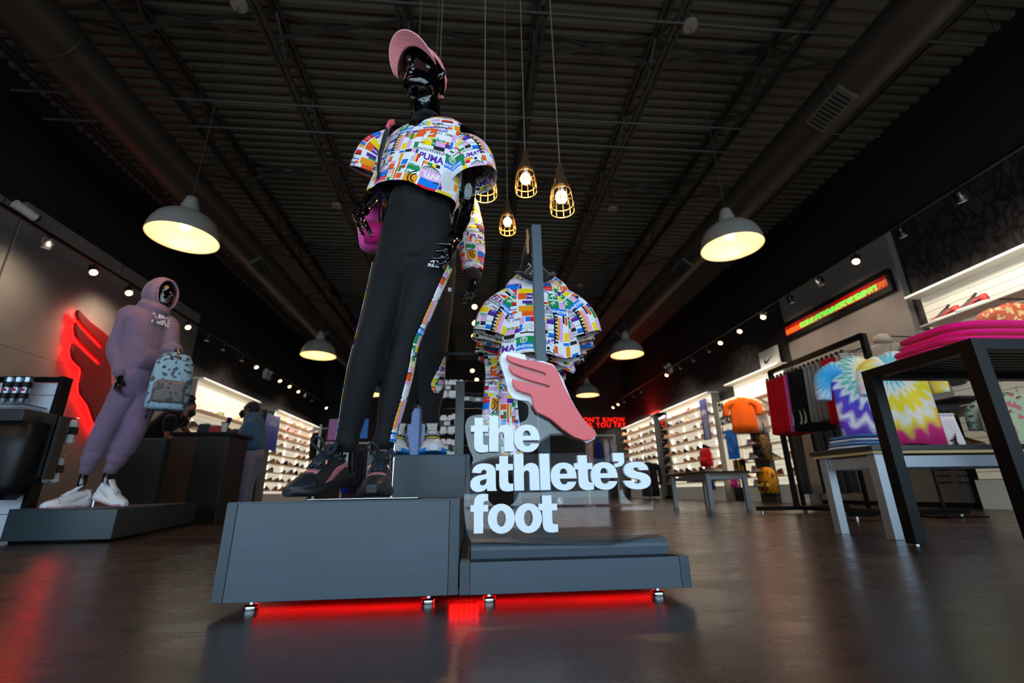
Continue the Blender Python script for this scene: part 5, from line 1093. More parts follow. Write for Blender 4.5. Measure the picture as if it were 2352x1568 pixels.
# emergency light boxes on the side walls
for px, py, x, nm in ((613, 862, XL+.05, 'left'), (1537, 850, XR-.05, 'right')):
    p = atx(px, py, x); t = thing('emergency_light', 'white twin-head emergency light high on the %s wall' % nm, 'emergency light', p, 'emergency lights')
    MB().box(p, (.10, .34, .22)).build('box', M_offwhite, t, bevel=.01)
    for s in (-1, 1): MB().cyl(p+V((0, s*.12, .12)), p+V((-.09 if x > 0 else .09, s*.14, .16)), .05, 14, r2=.06).build('lamp_head', M_offwhite, t, smooth=40)
p = at(56, 478, 5.2); cmr = thing('security_camera', 'white security camera above the concrete wall at upper left', 'camera', p)
p = atx(55, 480, XL+.22); cmr.location = p
MB().cyl(p+V((0, -.12, 0)), p+V((.04, .12, -.04)), .055, 16).build('camera_body', M_offwhite, cmr, smooth=40); MB().cyl(p+V((.04, .12, -.04)), p+V((.045, .15, -.045)), .05, 16).build('camera_lens', M_black, cmr); MB().cyl(p+V((-.2, 0, .06)), p, .02, 10).build('bracket', M_offwhite, cmr)
# ================================================================== SHOE WALLS
PALS = [('brown', (112, 66, 46), (220, 205, 190)), ('red', (196, 30, 34), (235, 225, 220)), ('black', (26, 24, 24), (70, 60, 56)), ('white', (228, 222, 214), (235, 230, 224)), ('tan', (196, 142, 100), (226, 196, 160)), ('orange', (232, 112, 50), (230, 200, 180)), ('grey', (126, 122, 122), (214, 208, 204)), ('navy', (38, 42, 84), (200, 190, 190)), ('pink', (232, 150, 150), (240, 224, 220)), ('olive', (104, 112, 48), (210, 206, 170)), ('maroon', (104, 28, 36), (214, 190, 180)), ('green', (20, 120, 60), (210, 220, 210))]
def small_shoe(i, pal):
    nm, cu_, cs_ = pal; m = MB()
    ss = [0, .08, .22, .36, .5, .66, .82, 1]
    W = [.02, .034, .036, .037, .042, .046, .042, .016]; Z = [.085, .11, .098, .10, .082, .06, .046, .026]; L = .28
    m.rings([[V(((s-.5)*L, w_*math.cos(a), .024+(z-.02)*math.sin(a))) for a in [PI*k/6 for k in range(7)]] for s, w_, z in zip(ss, W, Z)], True, 0)
    m.rings([[V(((s-.5)*L*1.03, w_*1.12*a, b_)) for a, b_ in ((-1, .0 if 0 < s < 1 else .008), (-1.02, .026), (1.02, .026), (1, .0 if 0 < s < 1 else .008))] for s, w_ in zip(ss, W)], True, 1)
    for s in (-1, 1):
        m.add([V((-.06, s*.040, .035)), V((-.02, s*.042, .07)), V((.03, s*.045, .05)), V((.055, s*.048, .036))], [(0, 1, 2, 3)], 1)
    me = m.mesh('shoe'); me.materials.append(mat('shoe_upper_'+nm, tuple(min(255, v*1.15+12) for v in cu_), r=.6, var=.15)); me.materials.append(mat('shoe_sole_'+nm, cs_, r=.55))
    bm = bmesh.new(); bm.from_mesh(me); bmesh.ops.recalc_face_normals(bm, faces=bm.faces); bm.to_mesh(me); bm.free()
    me.shade_smooth(); return me
SHOES = [small_shoe(i, p) for i, p in enumerate(PALS)]
M_glowpanel = mat('self_glowing_white_panel', (214, 210, 196), r=.5, var=.04, em=.7, emc=(238, 232, 208))  # white panels given emission in place of the shelf LED light on them
M_glowpanel2 = mat('warm_white_panel', (206, 200, 184), r=.5, var=.04, em=.6, emc=(236, 222, 192))  # warmer panel, its LED light likewise put in as emission
M_shelf = mat('pale_wood_shelf', (196, 160, 128), r=.5, var=.1); M_shelfb = mat('black_shelf', (24, 24, 25), r=.5)
M_slot = mat('slot_shadow_grey', (120, 118, 110), r=.6)
def shoewall(side, y0, y1, ztop, shelves, ny, nm, seed, z0=.34, cols=4, m_=None, skip=0.04, dots=True, gpal=None, post=True, sl_m=None, ycov=None):
    """lit display bay fixed to a side wall; shelves: list of heights"""
    s = 1 if side == 'left' else -1; xw = (XL if side == 'left' else XR); xf = xw+s*.10
    t = thing('shoe_display', 'lit white shoe display bay, %s' % nm, 'display wall', (xw, (y0+y1)/2, 0), 'lit shoe display bays')
    nb = max(1, round((y1-y0)/.62))
    for k in range(nb):
        a = y0+(y1-y0)*k/nb; b_ = y0+(y1-y0)*(k+1)/nb
        MB().bb((xw+s*.005, a+.003, z0), (xf, b_-.003, ztop)).build('back_panel', m_ or M_glowpanel, t)
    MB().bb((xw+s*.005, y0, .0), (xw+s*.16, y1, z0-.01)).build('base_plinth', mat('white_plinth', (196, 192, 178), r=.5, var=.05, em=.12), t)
    MB().bb((xw, y0-.02, ztop), (xf+s*.22, y1+.02, ztop+.03)).build('cornice', M_offwhite, t)
    for q in ((y0, ) if side == 'right' else (y0, y1)): MB().bb((xw+s*.005, q-.03, 0), (xf+s*.12, q, ztop)).build('end_panel', mat('grey_end_panel', (118, 116, 112), r=.5), t)
    m = MB(); z = z0+.08
    while z < ztop-.05: m.bb((xf-.0005, y0+.01, z), (xf+s*.001, y1-.01, z+.006)); z += .1
    tag(m.build('slat_grooves', M_slot, t), kind='stuff')
    rnd = random.Random(seed); cnt = 0
    l_ = light('AREA', 'added_display_wash', (xf+s*.55, (y0+y1)/2, ztop+.12), 9*(y1-y0), (1, .93, .8), 1, V((xw, 0, 1.0))-V((xf+s*.55, 0, ztop+.12))); l_.data.shape = 'RECTANGLE'; l_.data.size = y1-y0; l_.data.size_y = .12  # unseen area light added so the shoes do not read as silhouettes
    for j, z in enumerate(shelves):
        MB().bb((xf, y0+.04, z-.012), (xf+s*.26, y1-.04, z)).build('shelf', sl_m or M_shelf, t)
        for i in range(ny):
            if rnd.random() < skip: continue
            y = y0+.16+(y1-y0-.32)*i/(ny-1); pal = rnd.choice(gpal[j % len(gpal)]) if gpal else rnd.randrange(len(PALS))
            o = bpy.data.objects.new('shoe', SHOES[pal]); C.objects.link(o)
            o.location = (xf+s*.14, y, z); o.rotation_euler = (0, 0, (PI/2*(-1) if rnd.random() < .75 else PI/2)+rnd.uniform(-.35, .1)*s); o.scale = (1, 1, 1+rnd.uniform(-.05, .35))
            tag(o, '%s shoe, %s from the front on %s shelf up, %s' % (PALS[pal][0], ORD[i], ORD[j] if j < 19 else 'top', nm), 'shoe', 'shoes on the lit wall %s' % nm)
    if dots:
        m = MB()
        for c in range(cols):
            y = y0+.25+(y1-y0-.5)*c/max(1, cols-1)
            for z in shelves:
                for dz in (.10, .17): m.ball((xf+s*.018, y, z+dz), .014, 8, 5)
        tag(m.build('led_lamps', M_led, t), kind='stuff')
    return t
z8 = [.45+.27*k for k in range(8)]
shoewall('left', 13.65, 17.4, 2.62, [.42+.245*k for k in range(9)], 8, 'far left behind the denim jacket', 11, cols=4, gpal=[(4, 5, 0), (0, 4, 6), (0, 2, 6), (2, 9, 2, 4), (4, 6, 4), (4, 6, 3), (4, 5, 1, 5), (1, 5, 4), (4, 8, 0)])
# dense LED column at its far end
m = MB()
for k in range(24): m.ball((XL+.13, 17.15, .6+k*.075), .016, 8, 5)
dl = [o for o in C.objects if o.name.startswith('shoe_display')][0]; tag(m.build('led_column', M_led, dl), kind='stuff')
shoewall('left', 9.75, 12.45, 2.62, [1.25, 1.62, 1.99], 7, 'left behind the service counter', 12, cols=3, m_=M_glowpanel2, gpal=[(8, 1, 3), (4, 2, 0), (3, 9, 1, 4)])
shoewall('right', 14.96, 18.07, 2.6, z8, 8, 'far right beside the back wall', 13, cols=3, gpal=[(10, 0), (10, 0), (2, 0), (7, 3, 2), (1, 11, 1, 4), (10, 1, 2), (4, 2, 2), (2, 0, 4)])
shoewall('right', 11.04, 14.13, 2.62, z8, 8, 'middle right behind the small bench', 14, cols=4, gpal=[(10, 2, 0), (2, 0), (10, 4, 6), (2, 4), (4, 8, 0, 7), (4, 0), (2, 4, 6), (1, 1, 8, 7)], skip=.1)
shoewall('right', 8.2, 10.17, 2.6, [.5, .82, 1.14, 1.46, 1.78, 2.1], 4, 'right behind the shorts rack', 15, cols=2, gpal=[(0, 4), (5, 9, 8), (8, 1), (4, 5), (4, 0), (4, 3)], skip=.2)
shoewall('right', 1.6, 5.33, 2.74, [.72, 1.16, 1.6, 2.04], 8, 'right edge beyond the black table', 16, cols=2, gpal=[(0, 2), (10, 8), (1, 2), (1, 8, 10)], dots=False, skip=.35)
M_nearp = mat('near_white_panel', (196, 192, 180), r=.5, var=.04, em=.22, emc=(236, 226, 200))  # near bay panel, display light put in as weaker emission
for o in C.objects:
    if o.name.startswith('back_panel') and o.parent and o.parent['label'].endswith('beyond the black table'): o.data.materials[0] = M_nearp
# big red-black shoes on its top shelf
for k, (px, py, lb) in enumerate(((2178, 722, 'red and black shoe with white sole, left of two on the top shelf at right'), (2240, 697, 'red and black shoe with white sole, right of two on the top shelf at right'))):
    p = atx(px, py+12, XR-.28); MB_ = MB().bb((XR-.42, p.y-.3, p.z-.014), (XR-.10, p.y+.3, p.z))
    if k == 0: sh_t = thing('top_shelf', 'pale shelf carrying the two red and black shoes at right', 'shelf', p); MB().bb((XR-.42, p.y-1.3, p.z-.014), (XR-.10, p.y+.25, p.z)).build('shelf_board', M_offwhite, sh_t)
    z = sneaker(lb, .34, 1, dict(sole=M_offwhite, upper=mk('shoe_black_mesh', (40, 20, 20)), toe=mk('shoe_red_leather', (190, 30, 30)), accent=mk('shoe_red_leather', (190, 30, 30)), tongue=M_plastic_black, lace=M_knit), 'red and black shoes at right', chunky=1.3)
    place(z, (XR-.26, p.y-.16, p.z+.003), 100)
# mirror column
mi = thing('wall_mirror', 'tall narrow mirror column between the right shoe displays', 'mirror', (XR-.1, 14.5, 0))
MB().bb((XR-.12, 14.2, .1), (XR-.10, 14.9, 2.55)).build('mirror_glass', mat('mirror', (200, 205, 205), r=.03, m=1, var=0), mi); MB().bb((XR-.10, 14.17, 0), (XR-.0, 14.93, 2.58)).build('frame', M_black, mi)
# white lettered panel
lp2 = thing('lettered_panel', 'white wall panel with black shop lettering behind the orange tee', 'wall sign', (XR-.05, 10.6, 0))
MB().bb((XR-.10, 10.2, .3), (XR-.005, 11.0, 2.35)).build('panel_board', M_glowpanel2, lp2)
for w_, z in (('the', 2.12), ("athlete's", 1.78), ('foot', 1.44)): text(w_, 'black_lettering', M_black, lp2, .40, lambda x, y, q: V((XR-.105, 10.97-x*.46, z+y)), bold=.018, align='LEFT')
# ---- banners
def banner(px0, py0, px1, py1, x, m_, lab, nm='banner', y=None):
    a, b_ = (atx(px0, py0, x), atx(px1, py1, x)) if y is None else (at(px0, py0, y), at(px1, py1, y))
    t = thing(nm, lab, 'banner', (a+b_)/2, 'hanging banners')
    if y is None: MB().bb((x, a.y, a.z), (x+.012, b_.y, b_.z)).build('banner_sheet', m_, t)
    else: MB().bb((a.x, y, a.z), (b_.x, y+.012, b_.z)).build('banner_sheet', m_, t)
    return t, a, b_
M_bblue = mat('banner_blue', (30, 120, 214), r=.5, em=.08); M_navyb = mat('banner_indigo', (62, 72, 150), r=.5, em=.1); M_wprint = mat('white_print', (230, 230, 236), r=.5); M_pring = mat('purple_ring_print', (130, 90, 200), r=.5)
t, a, b_ = banner(1605, 920, 1634, 1008, XR-.46, M_navyb, 'indigo banner with white trefoil and stripes on the right shoe display')
yw = abs(b_.y-a.y); yc = (a.y+b_.y)/2; MB().bb((XR-.46, yc-.01, a.z-.03), (XR-.1, yc+.01, a.z-.01)).build('hanging_arm', M_black, t)
for k in range(3): MB().bb((XR-.463, yc-.12+k*.08, b_.z+.02), (XR-.4605, yc-.08+k*.08, b_.z+.55)).build('printed_stripe', M_wprint, t)
tz = a.z-.42
for an in (0, .75, -.75): prism([[(yc+.11*math.sin(an)*math.cos(0)+.05*math.cos(q)*1.0, tz+.10*math.cos(an)+.075*math.sin(q)) for q in [2*PI*k/14 for k in range(14)]]], .002, lambda x, y, z: V((XR-.4615+z, x, y)), 'trefoil_leaf', M_wprint, t)
for k in range(3): MB().bb((XR-.463, yc-.13, tz-.04-k*.035), (XR-.4605, yc+.13, tz-.02-k*.035)).build('trefoil_bar', M_navyb if k % 2 else M_wprint, t)
t, a, b_ = banner(1664, 990, 1700, 1052, 5.72, M_bblue, 'bright blue banner with thin purple ring near the orange tee')
cy, cz = (a.y+b_.y)/2, (a.z+b_.z)/2
MB().tube([(5.715, cy+.13*math.cos(q), cz+.17*math.sin(q)) for q in [2*PI*k/28 for k in range(29)]], .005, 5).build('printed_ring', M_pring, t)
MB().cyl((5.75, cy, 0), (5.75, cy, a.z), .015, 8).build('banner_stand', M_black, t)
po = thing('poster_stand', 'colourful abstract poster below the blue ring banner', 'poster', (5.8, cy, .6))
MB().bb((5.80, min(a.y, b_.y)-.0, .55), (5.82, max(a.y, b_.y), b_.z-.02)).build('poster_sheet', M_black, po)
for k, (dy, dz, r_, c_) in enumerate(((.1, .1, .09, 'a'), (.25, .18, .12, 'y'), (.35, .08, .08, 'p'), (.2, .03, .06, 'r'), (.4, .25, .07, 'a'))): prism([ell(min(a.y, b_.y)+dy, .56+dz, r_*.6, r_, 12)], .004, lambda x, y, z: V((5.797+z, x, y)), 'painted_blob', mat('poster_'+c_, PAL[c_], r=.6), po)
t, a, b_ = banner(806, 962, 843, 1006, 0, M_bblue, 'blue banner with thin ring hanging behind the black leggings', y=9.0)
cx, cz = (a.x+b_.x)/2, (a.z+b_.z)/2; MB().tube([(cx+.09*math.cos(q), 8.995, cz+.10*math.sin(q)) for q in [2*PI*k/28 for k in range(29)]], .004, 5).build('printed_ring', M_pring, t)
MB().cyl((b_.x-.01, 9.02, 0), (b_.x-.01, 9.02, a.z), .012, 8).build('banner_pole', M_black, t)
t, a, b_ = banner(757, 962, 775, 1010, 0, mat('banner_lilac', (214, 140, 200), r=.5), 'lilac banner left of the black leggings', y=9.3)
MB().cyl((a.x, 9.32, 0), (a.x, 9.32, a.z), .012, 8).build('banner_pole', M_black, t)
# left wall blue banner on the far display
t, a, b_ = banner(614, 948, 632, 1037, XL+.42, M_navyb, 'indigo banner with white print at the left end of the far left shoe display')
text('adidas', 'banner_lettering', M_wprint, t, .22, lambda x, y, z: V((XL+.435, (a.y+b_.y)/2+x, (a.z*.7+b_.z*.3)+y)))
MB().bb((XL, (a.y+b_.y)/2-.01, a.z-.02), (XL+.43, (a.y+b_.y)/2+.01, a.z)).build('hanging_arm', M_black, t)
# white swoosh sign
p = atx(1768, 826, XR-.12); t = thing('swoosh_sign', 'small white sign with black swoosh on the right patterned wall', 'wall sign', p)
MB().box(p, (.03, .62, .46)).build('sign_board', M_offwhite, t, bevel=.004)
SW = [(-1, .05), (-.98, -.12), (-.8, -.28), (-.5, -.27), (.9, .32), (-.3, .02), (-.6, -.04), (-.78, .02), (-.74, .2), (-.62, .36), (-.85, .22)]
prism([[(p.y-x*.17, p.z+y*.2) for x, y in SW]], .004, lambda x, y, z: V((p.x-.017+z, x, y)), 'swoosh_mark', M_black, t)
# red glow strips on top of the far right displays
MB_ = MB().bb((XR-.30, 14.2, 2.68), (XR-.28, 14.9, 2.70)); rl = thing('red_accent_light', 'red accent light above the mirror column on the right', 'light strip', (XR-.3, 14.5, 2.65)); MB_.build('led_tube', M_red, rl); MB().bb((XR-.32, 14.2, 2.63), (XR-.0, 14.9, 2.675)).build('housing', M_black, rl)
light('AREA', 'red_wall_wash', (XR-.35, 15.6, 2.75), 22, (1, .03, .02), .5, (.3, .1, .9))
# ================================================================== GARMENTS
def simple_tee(c, w_, ln, mats, lab, name='tee_shirt', yaw=0., slv=.2, group=None, neck=True, hood=False, slm=None, long=False, cat='tee shirt', dep=.045):
    """garment hung on a hanger, centre of the shoulders at c"""
    t = thing(name, lab, cat, c, group); lat = V((math.cos(yaw), math.sin(yaw), 0)); fr = V((math.sin(yaw), -math.cos(yaw), 0)); sd = random.uniform(0, 9)
    rows = []
    for z, k in ((-ln, 1.02), (-ln*.75, 1.0), (-ln*.45, .98), (-.16, .96), (-.08, .96), (-.045, .8), (-.02, .58), (0, .34), (.005, .30)):
        rows.append([c+lat*(w_*k*math.copysign(abs(math.cos(a))**.8, math.cos(a)))+fr*((dep if k > .5 else dep*.7)*math.sin(a)*(1+.25*math.sin(3*a+sd)))+V((0, 0, z+(.012*math.sin(3*a+sd) if z == -ln else 0)))+fr*.01*math.sin(8*math.cos(a)+sd)*(1 if z < -.1 else 0) for a in [2*PI*k_/28 for k_ in range(28)]])
    shell(rows, 'shirt_body', mats, t, 0, 0, .002, 0)
    for s in (-1, 1):
        a = c+lat*s*w_*.62+V((0, 0, -.085)); b_ = c+lat*s*(w_+.05)+V((0, 0, -.17)); e = c+lat*s*(w_+(.08 if not long else .07))+V((0, 0, -.17-slv))
        sleeve(a, b_, e, .075, .07, .06 if not long else .045, 'sleeve', t, 0, 0, seed=s+sd, hint=tuple(fr), m_=slm or mats, sub=0, n=18)
    if neck: MB().tube([p+V((0, 0, .002)) for p in rows[-1]+[rows[-1][0]]], .007, 5).build('collar', mats if not isinstance(mats, list) else mats[0], t, smooth=True)
    if hood:
        m = MB(); m.loft([c+V((0, 0, -.02)), c+fr*-.02+V((0, 0, .05)), c+fr*-.04+V((0, 0, .10)), c+fr*-.05+V((0, 0, .13))], [(.10, .08), (.11, .09), (.09, .08), (.04, .04)], 16, hint=tuple(fr)); m.build('hood', mats, t, smooth=True)
    m = MB(); m.tube([c+lat*-w_*.7+V((0, 0, -.06)), c+V((0, 0, .015)), c+lat*w_*.7+V((0, 0, -.06))], .006, 6); m.tube([c+V((0, 0, .01)), c+V((0, 0, .07)), c+lat*.02+V((0, 0, .09))], .0025, 5); m.build('hanger', M_plastic_black, t)
    return t
def mat_tiedye(name, cols, ctr=(0, 0, 0), sc=5.):
    M = mat(name, (200, 200, 200), r=.85, sheen=.1); nt = M.node_tree; N = nt.nodes; L = nt.links; b = N['Principled BSDF']
    tc = N.new('ShaderNodeTexCoord'); mp = N.new('ShaderNodeMapping'); mp.inputs['Location'].default_value = tuple(-x for x in ctr); L.new(tc.outputs['Object'], mp.inputs[0])
    sp = N.new('ShaderNodeSeparateXYZ'); L.new(mp.outputs[0], sp.inputs[0])
    at_ = N.new('ShaderNodeMath'); at_.operation = 'ARCTAN2'; L.new(sp.outputs[0], at_.inputs[0]); L.new(sp.outputs[2], at_.inputs[1])
    ln = N.new('ShaderNodeVectorMath'); ln.operation = 'LENGTH'; L.new(mp.outputs[0], ln.inputs[0])
    nz = N.new('ShaderNodeTexNoise'); nz.inputs['Scale'].default_value = 14; nz.inputs['Detail'].default_value = 4; L.new(mp.outputs[0], nz.inputs['Vector'])
    sn = N.new('ShaderNodeMath'); sn.operation = 'MULTIPLY'; sn.inputs[1].default_value = 26; L.new(at_.outputs[0], sn.inputs[0])
    s2 = N.new('ShaderNodeMath'); s2.operation = 'SINE'; L.new(sn.outputs[0], s2.inputs[0])
    a1 = N.new('ShaderNodeMath'); a1.operation = 'MULTIPLY_ADD'; a1.inputs[1].default_value = .035; L.new(s2.outputs[0], a1.inputs[0]); L.new(ln.outputs['Value'], a1.inputs[2])
    a2 = N.new('ShaderNodeMath'); a2.operation = 'MULTIPLY_ADD'; a2.inputs[1].default_value = .12; L.new(nz.outputs['Fac'], a2.inputs[0]); L.new(a1.outputs[0], a2.inputs[2])
    a3 = N.new('ShaderNodeMath'); a3.operation = 'MULTIPLY'; a3.inputs[1].default_value = 1.25; L.new(a2.outputs[0], a3.inputs[0])
    cr = N.new('ShaderNodeValToRGB'); el = cr.color_ramp.elements; n = len(cols)
    el[0].position = 0; el[0].color = (*s2l(cols[0]), 1); el[1].position = 1; el[1].color = (*s2l(cols[-1]), 1)
    for i in range(1, n-1): e = el.new(i/(n-1)); e.color = (*s2l(cols[i]), 1)
    L.new(a3.outputs[0], cr.inputs[0]); L.new(cr.outputs[0], b.inputs['Base Color']); return M
Wt = (240, 240, 245)
c0 = V((3.40, 3.66, 1.40))
simple_tee(V((3.44, 3.72, 1.385)), .225, .78, mat_tiedye('tiedye_blue_purple', [(230, 60, 130), Wt, (250, 220, 60), Wt, (40, 190, 170), Wt, (60, 70, 200), (110, 60, 190), Wt, (110, 60, 190), (80, 50, 170), Wt, (100, 60, 190)], (3.52, 3.66, 1.25), 1), 'purple and blue tie-dye tee hanging at the near end of the shorts rack', yaw=-.25, slm=mat_tiedye('tiedye_sky', [(20, 150, 230), (60, 180, 240), Wt, (30, 140, 225), (10, 130, 220), (30, 160, 235)], (3.2, 3.7, 1.2)), group='tie-dye tees')
simple_tee(V((3.74, 3.60, 1.40)), .225, .80, mat_tiedye('tiedye_rainbow', [(40, 170, 220), Wt, (40, 190, 200), Wt, (250, 225, 40), (250, 225, 40), Wt, (250, 220, 60), (230, 40, 130), (225, 30, 120), (220, 30, 110)], (3.62, 3.55, 1.25)), 'yellow, turquoise and magenta tie-dye tee behind the black table leg', yaw=-.2, slm=mat_tiedye('tiedye_yel', [Wt, (250, 225, 40), Wt, (250, 220, 50), Wt, (225, 30, 120), (225, 30, 120)], (3.8, 3.6, 1.35)), group='tie-dye tees')
# ---- shorts and joggers rack
rr = thing('clothes_rack', 'black square-tube clothes rack of hanging shorts and tie-dye tees', 'clothes rack', (3.85, 4.7, 0))
yA, yB, xr_ = 5.45, 3.97, 3.86
for y in (yA, yB): MB().bb((xr_-.025, y-.025, .05), (xr_+.025, y+.025, 1.72)).build('post', M_blackmetal, rr, bevel=.002)
MB().bb((xr_-.025, yB, 1.68), (xr_+.025, yA, 1.73)).build('top_bar', M_blackmetal, rr)
MB().cyl((xr_, yB, 1.58), (xr_, yA, 1.58), .014, 12).build('hang_rail', M_chrome, rr)
for y in (yA-.1, yB+.02): MB().bb((xr_-.56, y-.03, .03), (xr_+.56, y+.03, .075)).build('foot_bar', M_blackmetal, rr)
MB().beam((xr_-.02, yA-.1, .05), (xr_+.0, yB, .05), .06, .04).build('base_bar', M_blackmetal, rr)
for x in (-.5, .5):
    for y in (yA-.1, yB+.02): MB().cyl((xr_+x, y, 0), (xr_+x, y, .035), .018, 10).build('caster', M_chrome, rr)
def hung_shorts(x, y, zt, ln, w_, m_, lab, grp, n=24, yaw=PI/2, mark=None, legs=False):
    t = thing('hanging_shorts' if not legs else 'hanging_joggers', lab, 'shorts' if not legs else 'joggers', (x, y, zt), grp); ca, sa = math.cos(yaw), math.sin(yaw); sd = random.uniform(0, 6); rows = []
    for i in range(7):
        f = i/6; rows.append([V((x, y, zt-ln*f))+V((ca, sa, 0))*0+V((-sa, ca, 0))*(.022+.012*f)*math.sin(a)*(1+.3*math.sin(5*a+sd))+V((ca, sa, 0))*w_*(.82+.22*f)*math.cos(a)+V((0, 0, (.010*math.sin(2*a+sd)) if f == 1 else 0)) for a in [2*PI*k/n for k in range(n)]])
    shell(rows, 'cloth', m_, t, 0, 0, .003, 0)
    MB().tube(rows[0]+[rows[0][0]], .010, 5).build('waistband', m_, t)
    for s in (-1, 1): MB().box(V((x, y, zt+.02))+V((ca, sa, 0))*s*w_*.7, (.02, .02, .05)).build('clip', M_plastic_black, t)
    MB().tube([V((x, y, zt+.03))+V((ca, sa, 0))*-w_*.8, V((x, y, zt+.05)), V((x, y, zt+.03))+V((ca, sa, 0))*w_*.8], .004, 5).build('hanger', M_plastic_black, t)
    if mark == 'swoosh':
        prism([[(y-.01+px_*.036, zt-ln*.80+py_*.085) for px_, py_ in [(-.2, 1), (-.75, .5), (-.9, -.2), (-.5, -.8), (.1, -.95), (.6, -.7), (0, -.55), (-.35, -.1), (-.3, .5)]]], .003, lambda a, b2, z: V((x-w_*1.03-.006+z, a, b2)), 'swoosh_print', M_offwhite, t)
    return t
M_redf = cloth('red_jersey', (214, 14, 22)); M_pinkf = cloth('pink_jersey', (240, 90, 170)); M_blackf = cloth('black_jersey', (20, 20, 22)); M_greyf = cloth('grey_marl_jersey', (150, 146, 144), var=.2, sc=60); M_stone = cloth('stone_jersey', (196, 178, 166)); M_whitef = cloth('white_jersey', (214, 214, 226))
seq = [('red', M_redf)]*5+[('pink', M_pinkf)]+[('black', M_blackf)]*4+[('grey', M_greyf)]*4+[('red', M_redf)]*3+[('stone', M_stone)]*2
for k, (cn, m_) in enumerate(seq):
    y = 5.33-k*.068; x = xr_-.02
    hung_shorts(x, y, 1.545, .66 if cn != 'grey' else .60, .20, m_, '%s shorts, %s from the far end of the black clothes rack' % (cn, ORD[k]), 'shorts on the black rack', yaw=.10, mark='swoosh' if cn == 'black' and k in (6, 8, 9) else None)
# longer joggers hanging on a second low rail behind
jr = thing('low_rail', 'low black rail of black and grey joggers behind the shorts rack', 'clothes rack', (4.6, 5.9, 0))
MB().cyl((4.35, 6.0, 1.25), (5.25, 6.0, 1.25), .014, 10).build('hang_rail', M_blackmetal, jr)
for x in (4.35, 5.25): MB().bb((x-.02, 5.98, 0), (x+.02, 6.02, 1.27)).build('post', M_blackmetal, jr)
for k, (cn, m_) in enumerate((('black', M_blackf), ('brown-grey', cloth('taupe_fleece', (110, 96, 84))), ('black', M_blackf), ('black', M_blackf), ('black', M_blackf))):
    hung_shorts(4.42+k*.17, 6.0, 1.22, 1.02, .12, m_, '%s joggers, %s from the left on the low rail' % (cn, ORD[k]), 'joggers on the low rail', yaw=.25, legs=True)
# ---- orange tee and white tee
ca_ = at(1700, 925, 9.0); 
ar = thing('face_out_arm', 'chrome arm holding the orange tee at the right display', 'display arm', (5.6, 9.1, 2.1))
q = atx(1700, 914, 5.62); MB().cyl((5.62, q.y, q.z+.05), (6.2, q.y, q.z+.05), .01, 8).build('arm_tube', M_chrome, ar); ar.location = (6.1, q.y, q.z)
simple_tee(V((5.62, q.y, q.z)), .24, .72, cloth('orange_jersey', (255, 104, 20)), 'bright orange tee hanging before the right shoe wall', yaw=-.45, group=None)
simple_tee(V((5.86, q.y, q.z-.02)), .24, .70, cloth('white_mesh', (206, 200, 190)), 'white tee hanging directly behind the orange tee', yaw=-.45)
# dark slim shelf tower with pink shoes
tw = thing('shelf_tower', 'slim dark shelf tower with four pink shoes below the orange tee', 'shelf unit', (5.75, 9.2, 0))
MB().bb((5.95, 8.95, 0), (6.05, 9.45, 1.55)).build('back_board', mat('grey_tower_board', (70, 70, 70), r=.5), tw)
for k in range(5):
    z = .30+.27*k; MB().bb((5.62, 8.92, z), (5.95, 9.48, z+.012)).build('shelf', M_shelfb, tw)
    if k < 5:
        o = bpy.data.objects.new('shoe', SHOES[8]); C.objects.link(o); o.location = (5.78, 9.2, z+.012); o.rotation_euler = (0, 0, -PI/2-.3); o.scale = (1.3, 1.3, 1.3)
        tag(o, 'pink running shoe, %s shelf up on the slim dark tower' % ORD[k], 'shoe', 'pink shoes on the dark tower')
# ---- bags hung on the right displays
def backpack(c, w_, h_, d_, m_, m2, lab, face, m3=None):
    t = thing('backpack', lab, 'backpack', c); f = V(face).normalized(); m = MB()
    m.loft([c+V((0, 0, -h_/2)), c+V((0, 0, -h_*.46)), c, c+V((0, 0, h_*.32)), c+V((0, 0, h_*.45)), c+V((0, 0, h_/2))], [(w_*.42, d_*.4), (w_*.5, d_*.5), (w_*.5, d_*.5), (w_*.46, d_*.46), (w_*.33, d_*.35), (w_*.1, d_*.15)], 18, hint=tuple(-f), power=3.2); m.build('main_body', m_, t, smooth=True)
    m = MB(); c2 = c+f*d_*.48+V((0, 0, -h_*.18)); m.loft([c2+V((0, 0, -h_*.22)), c2+V((0, 0, -h_*.18)), c2+V((0, 0, h_*.1)), c2+V((0, 0, h_*.16))], [(w_*.3, d_*.08), (w_*.38, d_*.18), (w_*.38, d_*.16), (w_*.3, d_*.05)], 16, hint=tuple(-f), power=3.2); m.build('front_pocket', m2, t, smooth=True)
    MB().tube([c+V((0, 0, h_*.48))+f.cross(V((0, 0, 1)))*.03, c+V((0, 0, h_*.56)), c+V((0, 0, h_*.48))-f.cross(V((0, 0, 1)))*.03], .006, 6).build('grab_handle', M_plastic_black, t)
    for s in (-1, 1): MB().tube([c-f*d_*.45+f.cross(V((0, 0, 1)))*s*w_*.25+V((0, 0, h_*.4)), c-f*d_*.8+f.cross(V((0, 0, 1)))*s*w_*.3, c-f*d_*.4+f.cross(V((0, 0, 1)))*s*w_*.4+V((0, 0, -h_*.5)), c-f*d_*.3+f.cross(V((0, 0, 1)))*s*w_*.4+V((0, 0, -h_*.62))], .008, 6).build('strap', M_plastic_black, t, smooth=True)
    return t
